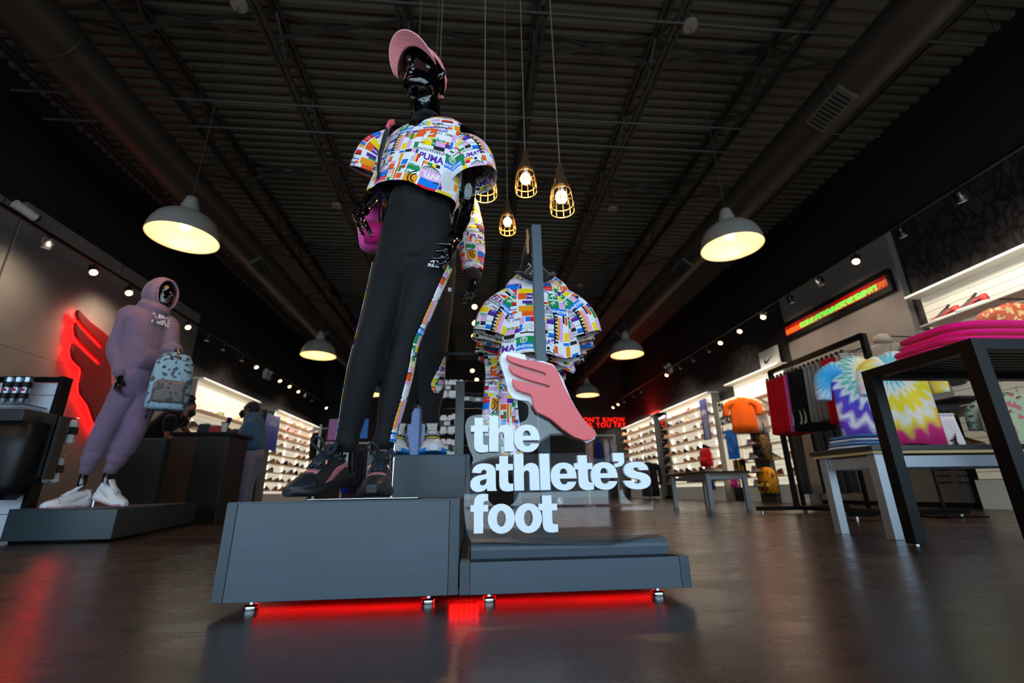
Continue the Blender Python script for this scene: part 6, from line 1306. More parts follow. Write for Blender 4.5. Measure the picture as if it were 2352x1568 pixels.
def mat_blotch(name, cols, sc=8., r=.7):
    M = mat(name, cols[0], r=r); nt = M.node_tree; N = nt.nodes; L = nt.links; b = N['Principled BSDF']; tc = N.new('ShaderNodeTexCoord')
    nz = N.new('ShaderNodeTexNoise'); nz.inputs['Scale'].default_value = sc; nz.inputs['Detail'].default_value = 3; L.new(tc.outputs['Object'], nz.inputs['Vector'])
    cr = N.new('ShaderNodeValToRGB'); cr.color_ramp.interpolation = 'CONSTANT'; el = cr.color_ramp.elements; n = len(cols)
    for i, c_ in enumerate(cols):
        e = el[i] if i < 2 else el.new(.5); e.color = (*s2l(c_), 1); e.position = .32+.4*i/n
    L.new(nz.outputs['Fac'], cr.inputs[0]); L.new(cr.outputs[0], b.inputs['Base Color']); return M
q = atx(1749, 1025, 5.9); backpack(q, .34, .52, .2, mat_blotch('camo_orange', [(60, 44, 20), (110, 80, 30), (40, 34, 20), (240, 80, 20)]), M_plastic_black, 'dark camouflage backpack with orange patches on the right display', (-1, -.2, 0))
q = atx(1762, 1102, 5.85); backpack(q, .40, .50, .2, mat_blotch('camo_yellow', [(220, 90, 20), (230, 160, 20), (80, 50, 20), (240, 190, 40)]), mat_blotch('camo_yellow2', [(240, 190, 40), (90, 60, 20), (220, 90, 20)]), 'orange and yellow patterned backpack low on the right display', (-1, -.2, 0))
q = atx(1621, 1050, 5.9); backpack(q, .38, .46, .16, cloth('red_nylon', (205, 16, 24)), cloth('red_nylon', (205, 16, 24)), 'plain red bag hanging on the middle right shoe display', (-1, -.2, 0))
q = atx(1628, 1110, 5.95); backpack(q, .34, .30, .14, cloth('indigo_nylon', (56, 48, 150)), cloth('indigo_nylon', (56, 48, 150)), 'indigo bag hanging low beneath the red bag', (-1, -.2, 0))
q = atx(1686, 1108, 5.85); backpack(q, .18, .22, .12, cloth('magenta_nylon', (236, 60, 160)), cloth('magenta_nylon', (236, 60, 160)), 'small magenta pouch behind the small bench', (-1, -.2, 0))
# ---- right concrete section: waterfall hoodies, pants, shorts, shelves
def arm(px, py, x0, lab, ln=.45):
    q = atx(px, py, x0); t = thing('face_out_arm', lab, 'display arm', (XR-.12, q.y, q.z)); MB().cyl((XR-.1, q.y, q.z), (x0-.1, q.y, q.z-.0), .008, 8).build('arm_tube', M_blackmetal, t); t['group'] = 'wall display arms'; return q
M_hood = cloth('tan_grey_fleece', (150, 136, 122)); M_hood2 = cloth('grey_fleece', (118, 114, 112))
q = arm(2030, 772, 5.75, 'wall arm carrying the tan and grey hoodies')
simple_tee(V((5.72, q.y, q.z-.10)), .25, .66, M_hood, 'tan-grey zip hoodie hanging on the concrete section', name='hoodie', yaw=-.5, slv=.42, hood=True, long=True, cat='hoodie')
simple_tee(V((5.92, q.y+.1, q.z-.10)), .25, .66, M_hood2, 'darker grey hoodie behind the tan-grey zip hoodie', name='hoodie', yaw=-.5, slv=.42, hood=True, long=True, cat='hoodie')
simple_tee(V((5.95, q.y-.40, q.z-.16)), .24, .64, cloth('dark_grey_fleece', (84, 80, 80)), 'dark grey hoodie right of the tan-grey zip hoodie', name='hoodie', yaw=-.5, slv=.42, hood=True, long=True, cat='hoodie')
for k, (px, cn, m_) in enumerate(((2085, 'tan-grey', M_hood), (2110, 'tan-grey', M_hood), (2138, 'grey', M_hood2))):
    q = atx(px, 855, 5.85); hung_shorts(5.85, q.y, q.z, .50, .17, m_, '%s folded joggers, %s from the left beneath the hoodies' % (cn, ORD[k]), 'joggers beneath the hoodies', yaw=-.5, legs=True)
sl = thing('wall_shelf', 'dark shelf board on the concrete section under the hanging joggers', 'shelf', (6.0, 5.9, 1.4)); q = atx(2110, 925, 5.9)
MB().bb((5.55, q.y-.35, q.z), (XR-.10, q.y+.75, q.z+.03)).build('shelf_board', M_shelfb, sl); MB().bb((5.55, q.y-.35, q.z-.14), (XR-.10, q.y+.75, q.z-.12)).build('shelf_board', mat('grey_board', (90, 90, 90)), sl)
sl.location = (6.1, q.y, q.z)
for k in range(3):
    c = at(2105+k*22, 952, 4.05-k*.04); z = hung_shorts(c.x, c.y, c.z, .40, .20, M_whitef, 'white shorts, %s of three on the white shorts hook%s' % (ORD[k], '' if k < 2 else ' with black jumping figure'), 'white shorts', yaw=-.1)
    if k == 2:
        J = [(-.9, -.75), (-.5, -.55), (-.2, -.25), (-.1, .15), (-.45, .05), (-.65, .12), (-.6, .22), (-.15, .32), (0, .45), (.0, .62), (.12, .66), (.18, .5), (.2, .62), (.22, .9), (.32, .98), (.34, .6), (.26, .3), (.25, 0), (.45, -.3), (.75, -.55), (.95, -.6), (.95, -.7), (.6, -.72), (.3, -.5), (.1, -.25), (-.1, -.5), (-.5, -.75)]
        prism([[(c.x+.06+x*.075, c.z-.26+y*.085) for x, y in J]], .002, lambda x, y, q_: V((x, c.y-.05+q_, y)), 'jumping_figure_mark', M_black, z)
wr = thing('shorts_stand', 'slim black stand holding the three white shorts', 'clothes stand', (4.2, 4.1, 0)); c = at(2127, 948, 4.02)
MB().cyl((c.x, c.y+.1, 0), (c.x, c.y+.1, c.z+.08), .014, 10).build('pole', M_blackmetal, wr); MB().beam((c.x-.2, c.y+.1, c.z+.075), (c.x+.1, c.y-.02, c.z+.075), .02, .02).build('arm', M_blackmetal, wr); MB().bb((c.x-.2, c.y-.1, 0), (c.x+.2, c.y+.3, .015)).build('foot_plate', M_blackmetal, wr)
# slotted cut-outs in the concrete cladding
so = thing('slot_standard', 'rows of dark horizontal slots in the lower concrete section', 'wall fitting', (XR-.1, 5.75, .4))
for r_, py in enumerate((1079, 1093, 1108)):
    for px in (2150, 2200):
        a = atx(px, py, XR-.101); b_ = atx(px+34, py, XR-.101); MB().bb((XR-.104, a.y, a.z-.008), (XR-.1005, b_.y, a.z+.008)).build('slot', M_black, so)
for r_, py in enumerate((958, 970, 982, 994, 1006)):
    a = atx(2176, py, XR-.101); b_ = atx(2202, py, XR-.101); MB().bb((XR-.104, a.y, a.z-.008), (XR-.1005, b_.y, a.z+.008)).build('slot', M_black, so)
# stacked flat caps and slides on a low display box left of the silver bench
c = V((2.50, 2.78, .502))
M_lb = [cloth('denim_wash_%d' % k, v) for k, v in enumerate(((196, 206, 220), (96, 140, 190), (214, 220, 232), (70, 120, 176)))]
def folded(c, w_, d_, h_, m_, lab, cat, grp, name='folded_garment', seed=0, layers=2):
    t = thing(name, lab, cat, c, grp)
    for k in range(layers):
        rows = []; z = c.z+h_*(k+.5)/layers; hh = h_/layers*.48
        m = MB(); prof = []
        for i in range(9):
            x = -w_/2+w_*i/8; e = 1-abs(2*i/8-1)**6*.25
            ring = []
            for a in [2*PI*q/16 for q in range(16)]:
                y_ = d_/2*math.copysign(abs(math.cos(a))**.35, math.cos(a)); z_ = hh*math.copysign(abs(math.sin(a))**.6, math.sin(a))*e
                pt = V((c.x+x+.008*math.sin(3*a+seed+k), c.y+y_*e, z+z_+.004*noise.noise(V((x*6+seed, y_*6, k)))))
                ring.append(pt)
            rows.append(ring)
        m.rings(rows); m.build('fold_layer', m_, t, smooth=True, sub=1)
    return t
for k in range(4): folded(V((c.x, c.y, .502+k*.022)), .36-.02*k, .28, .021, M_lb[k], '%s folded pale blue garment up in the stack on the left end of the bench' % ORD[k], 'folded garment', 'folded blue stack', seed=k, layers=1)
# ---- pink folded garments on the black table
M_mag = cloth('magenta_fleece', (240, 0, 120), r=.8, var=.06); M_mag2 = M_mag
z = .887
for k, h_ in enumerate((.022, .030, .036, .044)):
    folded(V((2.66+.02*k-.02, 1.985, z)), .94+.04*math.sin(k*2), .40, h_, M_mag, '%s folded magenta garment from the bottom of the stack on the black table' % ORD[k], 'folded garment', 'magenta folded stack', seed=k*1.7, layers=1); z += h_+.001
# ---- floral shirts at the right edge
M_flo = mat_blotch('floral_print', [(226, 190, 130), (200, 90, 60), (226, 190, 130), (170, 60, 60)], 12); M_flo2 = mat_blotch('floral_pink', [(210, 120, 130), (190, 210, 170), (160, 60, 90), (230, 180, 170)], 12)
q = atx(2320, 700, 5.8); 
ar2 = thing('face_out_arm', 'wall arm carrying the orange floral shirt at the right edge', 'display arm', (6.1, q.y, q.z), 'wall display arms'); MB().cyl((6.2, q.y, q.z+.07), (5.7, q.y, q.z+.07), .008, 8).build('arm_tube', M_blackmetal, ar2)
simple_tee(V((5.8, q.y, q.z)), .25, .66, M_flo, 'orange floral short sleeved shirt near the top right edge', name='floral_shirt', yaw=-.4, cat='shirt')
for k, (px, m_, lb) in enumerate(((2300, mat_blotch('teal_print', [(60, 110, 110), (160, 170, 150), (40, 70, 80)], 12), 'teal print shirt seen through the black table legs at right'), (2338, M_flo2, 'pink floral shirt seen through the black table at the right edge'))):
    q = atx(px, 905, 5.75); simple_tee(V((5.75, q.y, q.z)), .22, .62, m_, lb, name='floral_shirt', yaw=-.6, cat='shirt')
rr2 = thing('side_rail', 'pale rail carrying floral shirts beyond the black table', 'clothes rail', (5.75, 3.9, 1.5)); q1 = atx(2270, 880, 5.75)
MB().cyl((5.75, q1.y+.1, q1.z), (5.75, q1.y-1.3, q1.z), .014, 10).build('rail_tube', M_offwhite, rr2)
for y in (q1.y, q1.y-1.2): MB().cyl((5.75, y, q1.z), (6.2, y, q1.z), .012, 8).build('bracket', M_offwhite, rr2)
rr2.location = (6.15, q1.y, q1.z)
# ---- jackets far centre-right, black jacket by the shoe wall
def far_rack(x0, x1, y, z, lab, items, grp):
    t = thing('clothes_rack', lab, 'clothes rack', ((x0+x1)/2, y, 0)); MB().cyl((x0, y, z), (x1, y, z), .014, 8).build('hang_rail', M_offwhite, t)
    for x in (x0, x1): MB().cyl((x, y, 0), (x, y, z+.02), .014, 8).build('post', M_offwhite, t); MB().bb((x-.02, y-.28, 0), (x+.02, y+.28, .03)).build('foot_bar', M_offwhite, t)
    for k, (f, c_, cn) in enumerate(items):
        q = V((lerp(x0, x1, f), y, z-.09)); simple_tee(q, .17, .72, cloth('cloth_'+cn.replace(' ', '_'), c_), '%s long sleeved top, %s' % (cn, grp), name='jacket', yaw=1.25+.05*k, slv=.45, long=True, cat='jacket', group=grp)
a = at(1345, 1000, 8.5); b_ = at(1405, 1000, 8.5)
far_rack(a.x, b_.x+.05, 8.5, a.z, 'white rack of blue and grey jackets seen through the clear sign', [(.15, (200, 150, 150), 'dusty pink'), (.42, (24, 40, 130), 'royal blue'), (.66, (190, 184, 190), 'pale grey'), (.88, (180, 172, 178), 'light grey')], 'on the white rack behind the sign')
q = atx(1495, 1062, 5.6); t = simple_tee(V((5.5, q.y, q.z)), .26, 1.0, M_blackf, 'long black jacket hanging right of the letter s', name='jacket', yaw=-.3, slv=.5, long=True, cat='jacket')
jr2 = thing('jacket_stand', 'slim stand holding the long black jacket', 'clothes stand', (5.5, q.y, 0)); MB().cyl((5.5, q.y+.12, 0), (5.5, q.y+.12, q.z+.12), .014, 8).build('pole', M_black, jr2); MB().bb((5.3, q.y-.05, 0), (5.7, q.y+.3, .02)).build('foot_plate', M_black, jr2)
a = at(712, 998, 9.6); b_ = at(850, 998, 9.6)
far_rack(a.x-.4, a.x+.35, 11.0, 1.75, 'white rack of dark tops left of the black leggings', [(.2, (60, 46, 34), 'dark brown'), (.4, (30, 28, 30), 'black'), (.6, (90, 70, 40), 'olive brown'), (.8, (28, 26, 28), 'charcoal')], 'on the rack beside the far left shoes')
p0 = at(742, 1000, 6.2); tp = thing('display_stand', 'white T-shaped stand left of the front black leggings', 'display stand', (p0.x, 6.2, 0))
q2 = at(738, 975, 6.2); MB().bb((q2.x-.012, 6.18, 0), (q2.x+.012, 6.21, q2.z)).build('pole', M_offwhite, tp); MB().beam((q2.x-.13, 6.195, q2.z-.08), (q2.x, 6.195, q2.z-.07), .02, .02).build('arm', M_offwhite, tp); MB().bb((q2.x-.2, 6.0, 0), (q2.x+.2, 6.4, .015)).build('foot_plate', M_offwhite, tp)
far_rack(at(795, 1000, 8.2).x, at(850, 1000, 8.2).x, 8.2, 1.12, 'low rack of blue and navy tops between the front mannequin legs', [(.25, (20, 50, 200), 'cobalt blue'), (.55, (40, 26, 66), 'dark purple'), (.85, (30, 30, 44), 'navy')], 'on the low rack behind the leggings')
# ---- middle gondola behind the rear plinth: pale blue joggers, sock packs
gd = thing('gondola_rack', 'dark gondola grid holding sock packs and pale blue joggers behind the plinth', 'clothes rack', (-.1, 5.0, 0))
xa, xb = at(920, 900, 5.0).x, at(1115, 900, 5.0).x
for x in (xa, xb): MB().bb((x-.02, 4.98, 0), (x+.02, 5.02, 1.5)).build('post', M_blackmetal, gd)
for z in (.75, 1.15, 1.46): MB().cyl((xa, 5.0, z), (xb, 5.0, z), .008, 8).build('cross_wire', M_black, gd)
MB().bb((xa, 4.8, 0), (xb, 5.2, .12)).build('base', M_black, gd)
M_pb = cloth('pale_blue_fleece', (140, 170, 226))
for k, px in enumerate((948, 976)):
    c = at(px, 940, 4.9); hung_shorts(c.x, 4.9, c.z, .62, .075, M_pb, 'pale blue joggers, %s beside the slim grey upright' % ('left pair' if k == 0 else 'right pair'), 'pale blue joggers', legs=True, yaw=0)
M_sock = cloth('white_sock_cotton', (226, 224, 226), var=.15, sc=40, bump=.6, bsc=40); M_band = mat('black_card_band', (22, 22, 24), r=.5)
def socks(c, w_, h_, lab, grp, dark=False, d_=.05):
    t = thing('sock_pack', lab, 'socks', c, grp); ms = M_blackf if dark else M_sock; m = MB()
    for s in (-.5, .5):
        x = c.x+s*w_*.5; m.loft([(x, c.y, c.z-h_/2), (x+.006*s, c.y, c.z-h_*.42), (x, c.y, c.z-h_*.2), (x, c.y, c.z+h_*.1), (x, c.y, c.z+h_*.35), (x, c.y, c.z+h_/2)], [(w_*.16, d_*.3), (w_*.27, d_*.55), (w_*.22, d_*.45), (w_*.22, d_*.45), (w_*.28, d_*.6), (w_*.16, d_*.3)], 12)
    m.build('sock', ms, t, smooth=True)
    bd = MB().box(c+V((0, 0, h_*.05)), (w_*1.02, d_*1.1, h_*.32)).build('card_band', M_band if not dark else mat('grey_card_band', (110, 112, 116), r=.5), t, bevel=.004)
    MB().box(c+V((0, -d_*.56, h_*.05)), (w_*.4, .002, h_*.2)).build('printed_label', M_offwhite, bd)
    MB().tube([c+V((0, 0, h_/2-.005)), c+V((0, 0, h_/2+.02)), c+V((.0, .05, h_/2+.022))], .004, 5).build('hook', M_black, t)
k = 0
for px, py, w_, dk in ((1029, 893, .13, 0), (1052, 893, .12, 0), (1027, 975, .15, 0), (1050, 972, .13, 0), (1024, 1030, .12, 0), (1048, 1032, .12, 0), (1072, 918, .13, 1), (1098, 920, .13, 1)):
    c = at(px, py, 4.86); socks(c, w_, .20 if not dk else .16, ('white' if not dk else 'black')+' sock pack, '+('%s of the packs left of the grey post' % ORD[k] if not dk else '%s pack between the grey post and the tees' % ('left' if px < 1080 else 'right')), 'sock packs on the gondola', bool(dk)); k += 1
# ================================================================== LEFT WALL FIXTURE
yl = 4.0; fx = thing('slatwall_fixture', 'black framed white slatwall fixture at the left edge', 'display fixture', (-3.7, yl, 0))
a = at(150, 866, yl); xr2 = a.x; zt = 1.245
MB().bb((xr2, yl-.05, .0), (xr2+.03, yl+.05, zt)).build('frame_upright', M_blackmetal, fx, bevel=.002)
MB().bb((-4.6, yl-.02, zt-.04), (xr2, yl+.02, zt)).build('frame_top', M_blackmetal, fx)
M_slat = mat('white_slat_board', (206, 210, 222), r=.4, var=.03)
z = .05
while z < zt-.06:
    h_ = min(.125, zt-.05-z); MB().bb((-4.6, yl, z), (xr2-.002, yl+.02, z+h_)).build('slat_panel', M_slat, fx, bevel=.001); z += h_+.006
MB().bb((-4.6, yl-.01, .01), (xr2, yl, .05)).build('base_trim', M_slat, fx)
for k, px in enumerate((6, 27, 48)):
    c = at(px, 925, yl-.12); t = thing('tumbler', 'clear tumbler with black lid and red mark, %s from the left on the acrylic shelf' % ORD[k], 'tumbler', c, 'tumblers on the slatwall')
    MB().lathe([(.024, 0), (.026, .005), (.030, .09), (.033, .18), (.034, .20)], tuple(c), 20, caps=True).build('cup', mat('silver_tumbler', (140, 150, 164), r=.15, m=.8), t, smooth=50)
    for zz in (.03, .12): MB().lathe([(.0275+zz*.03, zz), (.0295+zz*.03, zz+.001), (.031+zz*.03, zz+.045), (.028+zz*.03, zz+.046)], tuple(c), 20).build('dark_band', M_black, t, smooth=50)
    MB().cyl(c+V((0, 0, .20)), c+V((0, 0, .212)), .035, 18).build('lid', M_plastic_black, t)
    MB().box(c+V((.012, -.032, .10)), (.022, .006, .022)).build('red_mark', mat('red_mark', (200, 30, 40)), t)
c = at(60, 930, yl-.12); sh = thing('acrylic_shelf', 'small clear shelf under the tumblers on the slatwall', 'shelf', c); MB().bb((-4.2, yl-.2, c.z-.012), (c.x+.06, yl, c.z-.004)).build('shelf_plate', M_acr, sh)
# black box bag hanging on the fixture
a = at(-20, 943, yl-.2); b_ = at(115, 1125, yl-.2)
t = thing('garment_bag', 'large glossy black bag with flat top hanging at the left edge', 'bag', ((a.x+b_.x)/2, yl-.2, b_.z))
MB().bb((a.x-.15, yl-.30, a.z-.09), (at(85, 943, yl-.2).x, yl-.02, a.z)).build('flat_top', mat('grey_black_board', (48, 48, 50), r=.4), t, bevel=.003)
m = MB(); xa = a.x-.15; xb2 = at(92, 970, yl-.2).x
m.loft([V(((xa+xb2)/2, yl-.16, a.z-.09)), V(((xa+xb2)/2, yl-.16, a.z-.3)), V(((xa+xb2)/2-.0, yl-.16, b_.z+.06)), V(((xa+xb2)/2-.02, yl-.16, b_.z))], [((xb2-xa)/2, .12), ((xb2-xa)/2+.0, .13), ((xb2-xa)/2-.01, .12), ((xb2-xa)/2-.05, .09)], 24, power=5); m.build('bag_body', mat('glossy_black_vinyl', (12, 12, 15), r=.5, bump=.5, bsc=6), t, smooth=True)
for k, x in enumerate((.03, .07)): MB().bb((xb2+x-.012, yl-.12, b_.z+.1-.02*k), (xb2+x+.012, yl-.04, a.z-.03)).build('side_strap', M_plastic_black, t)
for k, (px, py, h_) in enumerate(((155, 992, .19), (121, 1080, .19))):
    c = at(px, py, yl+.05); socks(c, .12, h_, 'white sock pack hanging on the fixture side, %s one' % ('upper' if k == 0 else 'lower'), 'sock packs on the left fixture')
    MB().cyl((xr2+.03, c.y+.05, c.z+h_/2+.022), (c.x+.02, c.y+.05, c.z+h_/2+.022), .004, 6).build('peg_hook', M_chrome, fx)
# ================================================================== COUNTER
ct = thing('service_counter', 'dark brown service counter with lit end behind the purple mannequin', 'counter', (-3.4, 6.2, 0))
M_cw = mat('lit_end_brown', (64, 40, 22), r=.35, var=.3, sc=4, stretch=(1, 1, 8))
xa3, xb3 = at(395, 1010, 6.0).x, at(525, 1010, 6.0).x
MB().bb((xa3, 6.0, .0), (xb3, 6.5, 1.0)).build('counter_front', mat('near_black_laminate', (20, 16, 14), r=.4), ct, bevel=.003)
MB().bb((xa3-.0, 5.985, .0), (xa3+.30, 6.0, .99)).build('lit_end_strip', M_cw, ct); MB().bb((xa3-.02, 5.96, 1.0), (xb3+.04, 6.55, 1.04)).build('counter_top', M_black, ct, bevel=.003)  # brown end strip: light on the left of the front, put in as colour
lc = thing('low_cabinet', 'lower dark grey cabinet left of the service counter', 'cabinet', (-3.9, 6.0, 0)); q0 = at(305, 1010, 5.9)
MB().bb((q0.x-.15, 5.9, 0), (xa3-.01, 6.4, q0.z)).build('cabinet_body', mat('mid_grey_laminate', (58, 58, 58), r=.45), lc, bevel=.003); MB().bb((q0.x-.16, 5.89, q0.z), (xa3-.01, 6.41, q0.z+.02)).build('cabinet_top', mat('grey_top', (96, 92, 88), r=.4), lc)
# counter clutter
for k, (px, c_, h_, lb) in enumerate(((470, (30, 30, 34), .12, 'black card terminal on the service counter'), (495, (190, 40, 50), .10, 'small red box on the service counter'), (512, (210, 210, 205), .14, 'white cup on the service counter by the customer'))):
    q = at(px, 1000, 6.2); q.z = 1.041
    t = thing(['card_terminal', 'box', 'cup'][k], lb, ['card terminal', 'box', 'cup'][k], q)
    if k < 2: MB().box(q+V((0, 0, h_/2)), (.16, .12, h_), taper=.85).build('case', mat('clutter_%d' % k, c_, r=.5), t, bevel=.006); MB().box(q+V((0, -.04, h_+.004)), (.10, .05, .01)).build('lid' if k else 'keypad', M_offwhite, t)
    else: MB().lathe([(.03, 0), (.042, h_)], tuple(q), 18, caps=True).build('cup_body', mat('clutter_2', c_, r=.5), t, smooth=50); MB().cyl(q+V((0, 0, h_)), q+V((0, 0, h_+.012)), .044, 18).build('lid', M_black, t)
# ================================================================== PURPLE HOODIE MANNEQUIN
yp = 3.86; G3 = .222
pm = thing('mannequin', 'black mannequin in lilac hoodie and joggers on the left platform', 'mannequin', (-2.75, yp, G3))
A = lambda px, py, y=yp: at(px, py, y)
pe = A(318, 880); wa = A(325, 830); ch = A(338, 745); nk = A(352, 712); hd = A(374, 677); hfd = V((.95, -.30, .03)).normalized()
sL, sR = A(298, 722, yp-.03), A(386, 745, yp+.10)
eL, wL = A(268, 800, yp-.08), A(277, 868, yp-.16); eR, wR = A(392, 800, yp+.08), A(408, 806, yp-.16)
hL, hR = A(300, 888, yp-.02), A(338, 892, yp+.06)
kL, kR = A(243, 985, yp-.06), A(306, 990, yp+.02); aL_, aR_ = A(192, 1095, yp-.02), A(247, 1092, yp+.06)
m = MB(); hn3 = tuple(-hfd)
limb(m, [(pe+V((0, 0, -.07)), .09, .08), (pe, .14, .10), (wa, .115, .085), (ch, .14, .10), (lerp(ch, nk, .7), .10, .07), (nk, .05, .05)], 18, 4, hn3)
m.loft([nk, hd], [.05, .05], 12); head_mesh(m, hd, hfd, (0, 0, 1), .225)
for s_, e_, w_ in ((sL, eL, wL), (sR, eR, wR)): limb(m, [(s_, .045), (e_, .034), (lerp(e_, w_, .8), .024), (w_, .022)])
for h_, k_, a_ in ((hL, kL, aL_), (hR, kR, aR_)): limb(m, [(h_, .075), (k_, .048), (lerp(k_, a_, .8), .030), (a_, .027), (a_+V((0, 0, -.06)), .027)])
hand(m, wL, (.05, -.1, -1), (1, 0, 0), 1, .185, (.4, .5, .4)); hand(m, wR, (.35, -.2, -.8), (-.6, -.5, 0), -1, .185, (1.1, 1.0, .6))
remesh(m, 'body', M_gloss, pm, .0065, 2)
M_lil = cloth('lilac_fleece', (124, 102, 126), var=.08)
wr_ = lambda c, n_: .008*noise.noise(c*6)+.004*noise.noise(c*15)+(.004*math.sin(c.z*70+4*noise.noise(c*6)) if c.z < .62 else 0)
hd_t = thing('hoodie', 'lilac hoodie with raised hood and white chest print on the left mannequin', 'hoodie', ch)
m = MB()
limb(m, [(lerp(pe, wa, .3), .150, .125), (lerp(pe, wa, .7), .165, .14), (lerp(wa, ch, .4), .165, .135), (ch, .170, .13), (lerp(ch, nk, .55), .14, .10), (nk, .09, .085)], 20, 4, hn3)
for s_, e_, w_ in ((sL, eL, wL), (sR, eR, wR)): limb(m, [(lerp(ch, s_, .6)+V((0, 0, .03)), .07), (s_, .077), (lerp(s_, e_, .5), .072), (e_, .066), (lerp(e_, w_, .5), .058), (lerp(e_, w_, .8), .050)])
m.loft([lerp(nk, hd, -.3), lerp(nk, hd, .1), lerp(nk, hd, .4)], [(.11, .12), (.12, .13), (.10, .11)], 18, hint=hn3)
remesh(m, 'hoodie_body', M_lil, hd_t, .008, 3, disp=wr_)
# open hood shell
rows = []; hs = hfd.cross(V((0, 0, 1))).normalized(); hu = V((0, 0, 1)); hc_ = hd-hfd*.015+hu*.005
for j in range(11):
    f = j/10; th = math.radians(lerp(8, 128, f))           # angle from the back pole to the opening rim
    r = math.sin(th); x = -math.cos(th)
    rows.append([hc_+hfd*(.155*x if x < 0 else .105*x)+(hs*math.cos(a)*.118+hu*math.sin(a)*(.155 if math.sin(a) > 0 else .185))*r*(1+.03*noise.noise(V((a*2, f*3, 2))))-hfd*(.03*max(0, -math.sin(a))*f)*0 for a in [2*PI*k/30 for k in range(30)]])
shell(rows, 'hood', M_lil, hd_t, 0, 0, .006, 1)
MB().tube(rows[-1]+[rows[-1][0]], .011, 8).build('hood_hem', M_lil, hd_t, smooth=True)
for w_, e_ in ((wL, eL), (wR, eR)): MB().loft([lerp(e_, w_, .74), lerp(e_, w_, .8), lerp(e_, w_, .97)], [.048, .046, .036], 22).build('cuff', M_lil, hd_t, smooth=True)
MB().loft([lerp(pe, wa, .08), lerp(pe, wa, .14), lerp(pe, wa, .45)], [(.140, .115), (.150, .124), (.158, .130)], 30, hint=hn3).build('waist_rib', M_lil, hd_t, smooth=True)
pt = lerp(pe, wa, 1.0)+hfd*.135; m = MB(); m.loft([pt+V((0, 0, -.09)), pt, pt+V((0, 0, .08))], [(.12, .018), (.11, .022), (.07, .012)], 20, hint=hn3); m.build('kangaroo_pocket', M_lil, hd_t, smooth=True)
# chest print: block of white letters with a dark swoosh
cp = A(377, 758, yp-.06); cz = lerp(ch, nk, .1)+hfd*.128
for k, s_ in enumerate(('N', 'I', 'K', 'E')): pass
txt = text('NIKE', 'chest_lettering', M_white, hd_t, .105, lambda x, y, z: cz-hs*x*.72+V((0, 0, y-.03))+hfd*(.022-.9*x*x), bold=.006)
sw = [(x*.10, y*.11+.01) for x, y in SW]; prism([sw], .002, lambda x, y, z: cz-hs*x*.9+V((0, 0, y))+hfd*(.025-.9*x*x+z), 'swoosh_print', M_lil, hd_t)
jo = thing('joggers', 'lilac gathered joggers on the left mannequin', 'joggers', pe)
m = MB(); limb(m, [(pe+V((0, 0, -.06)), .11, .10), (pe+V((0, 0, .02)), .158, .128), (lerp(pe, wa, .5), .145, .118)], 18, 4, hn3)
for h_, k_, a_ in ((hL, kL, aL_), (hR, kR, aR_)): limb(m, [(h_, .105), (lerp(h_, k_, .35), .103), (lerp(h_, k_, .8), .088), (k_, .080), (lerp(k_, a_, .35), .078), (lerp(k_, a_, .62), .066), (lerp(k_, a_, .76), .055), (lerp(k_, a_, .80), .046)])
remesh(m, 'joggers_body', M_lil, jo, .008, 3, disp=wr_)
for k_, a_ in ((kL, aL_), (kR, aR_)): MB().loft([lerp(k_, a_, .74), lerp(k_, a_, .78), lerp(k_, a_, .93)], [.047, .049, .043], 24).build('ankle_cuff', M_lil, jo, smooth=True)
WS = dict(sole=mk('white_foam_sole', (226, 226, 228)), upper=mk('white_shoe_leather', (228, 228, 232)), toe=mk('white_shoe_leather', (228, 228, 232)), accent=mk('ivory_overlay', (206, 204, 206)), tongue=mk('white_shoe_leather', (228, 228, 232)), lace=mk('white_lace', (236, 236, 238)), outsole=mk('pale_pink_rubber', (214, 150, 170)))
z = sneaker('white chunky sneaker pointing forward-left on the left platform', .29, 1, WS, 'white sneakers of the lilac mannequin', chunky=1.3); place(z, V((aL_.x+.03, yp+.06, G3)), -112, 2)
z = sneaker('white chunky sneaker with clear heel pointing right on the left platform', .29, -1, WS, 'white sneakers of the lilac mannequin', chunky=1.3); q = A(208, 1150, yp+.05); place(z, V((q.x+.02, yp+.06, G3+.055)), -14, 13)
q = A(214, 1160, yp+.06); MB().cyl(V((q.x, yp+.06, G3)), V((q.x, yp+.06, G3+.06)), .014, 14).build('support_rod', M_chrome, pm)
# checked blue backpack hanging from the hand
c = A(394, 875, yp-.16); M_bp = mat_blotch('crumpled_blue_print', [(70, 84, 96), (150, 180, 196), (60, 56, 56), (168, 196, 210)], 20); M_bp2 = mat_blotch('crumpled_brown_print', [(80, 76, 78), (120, 110, 106), (60, 52, 48), (110, 84, 60)], 20)
bp = backpack(c, .27, .46, .16, M_bp, M_bp2, 'blue and grey crumpled-print backpack with small checks held by the lilac mannequin', (.5, -.85, 0))
def check():
    m = MB(); f = V((.5, -.85, 0)).normalized(); s_ = f.cross(V((0, 0, 1))).normalized(); c2 = c+f*.068+V((0, 0, .13))
    for i in range(6):
        for j in range(4):
            if (i+j) % 2: m.box(c2+s_*(-.075+i*.026)+V((0, 0, j*.024-.03)), (.025, .004, .023), Matrix.Rotation(math.atan2(f.x, -f.y), 3, 'Z'))
    return m
check().build('checked_top_panel', mat('check_dark', (40, 40, 44)), bp)
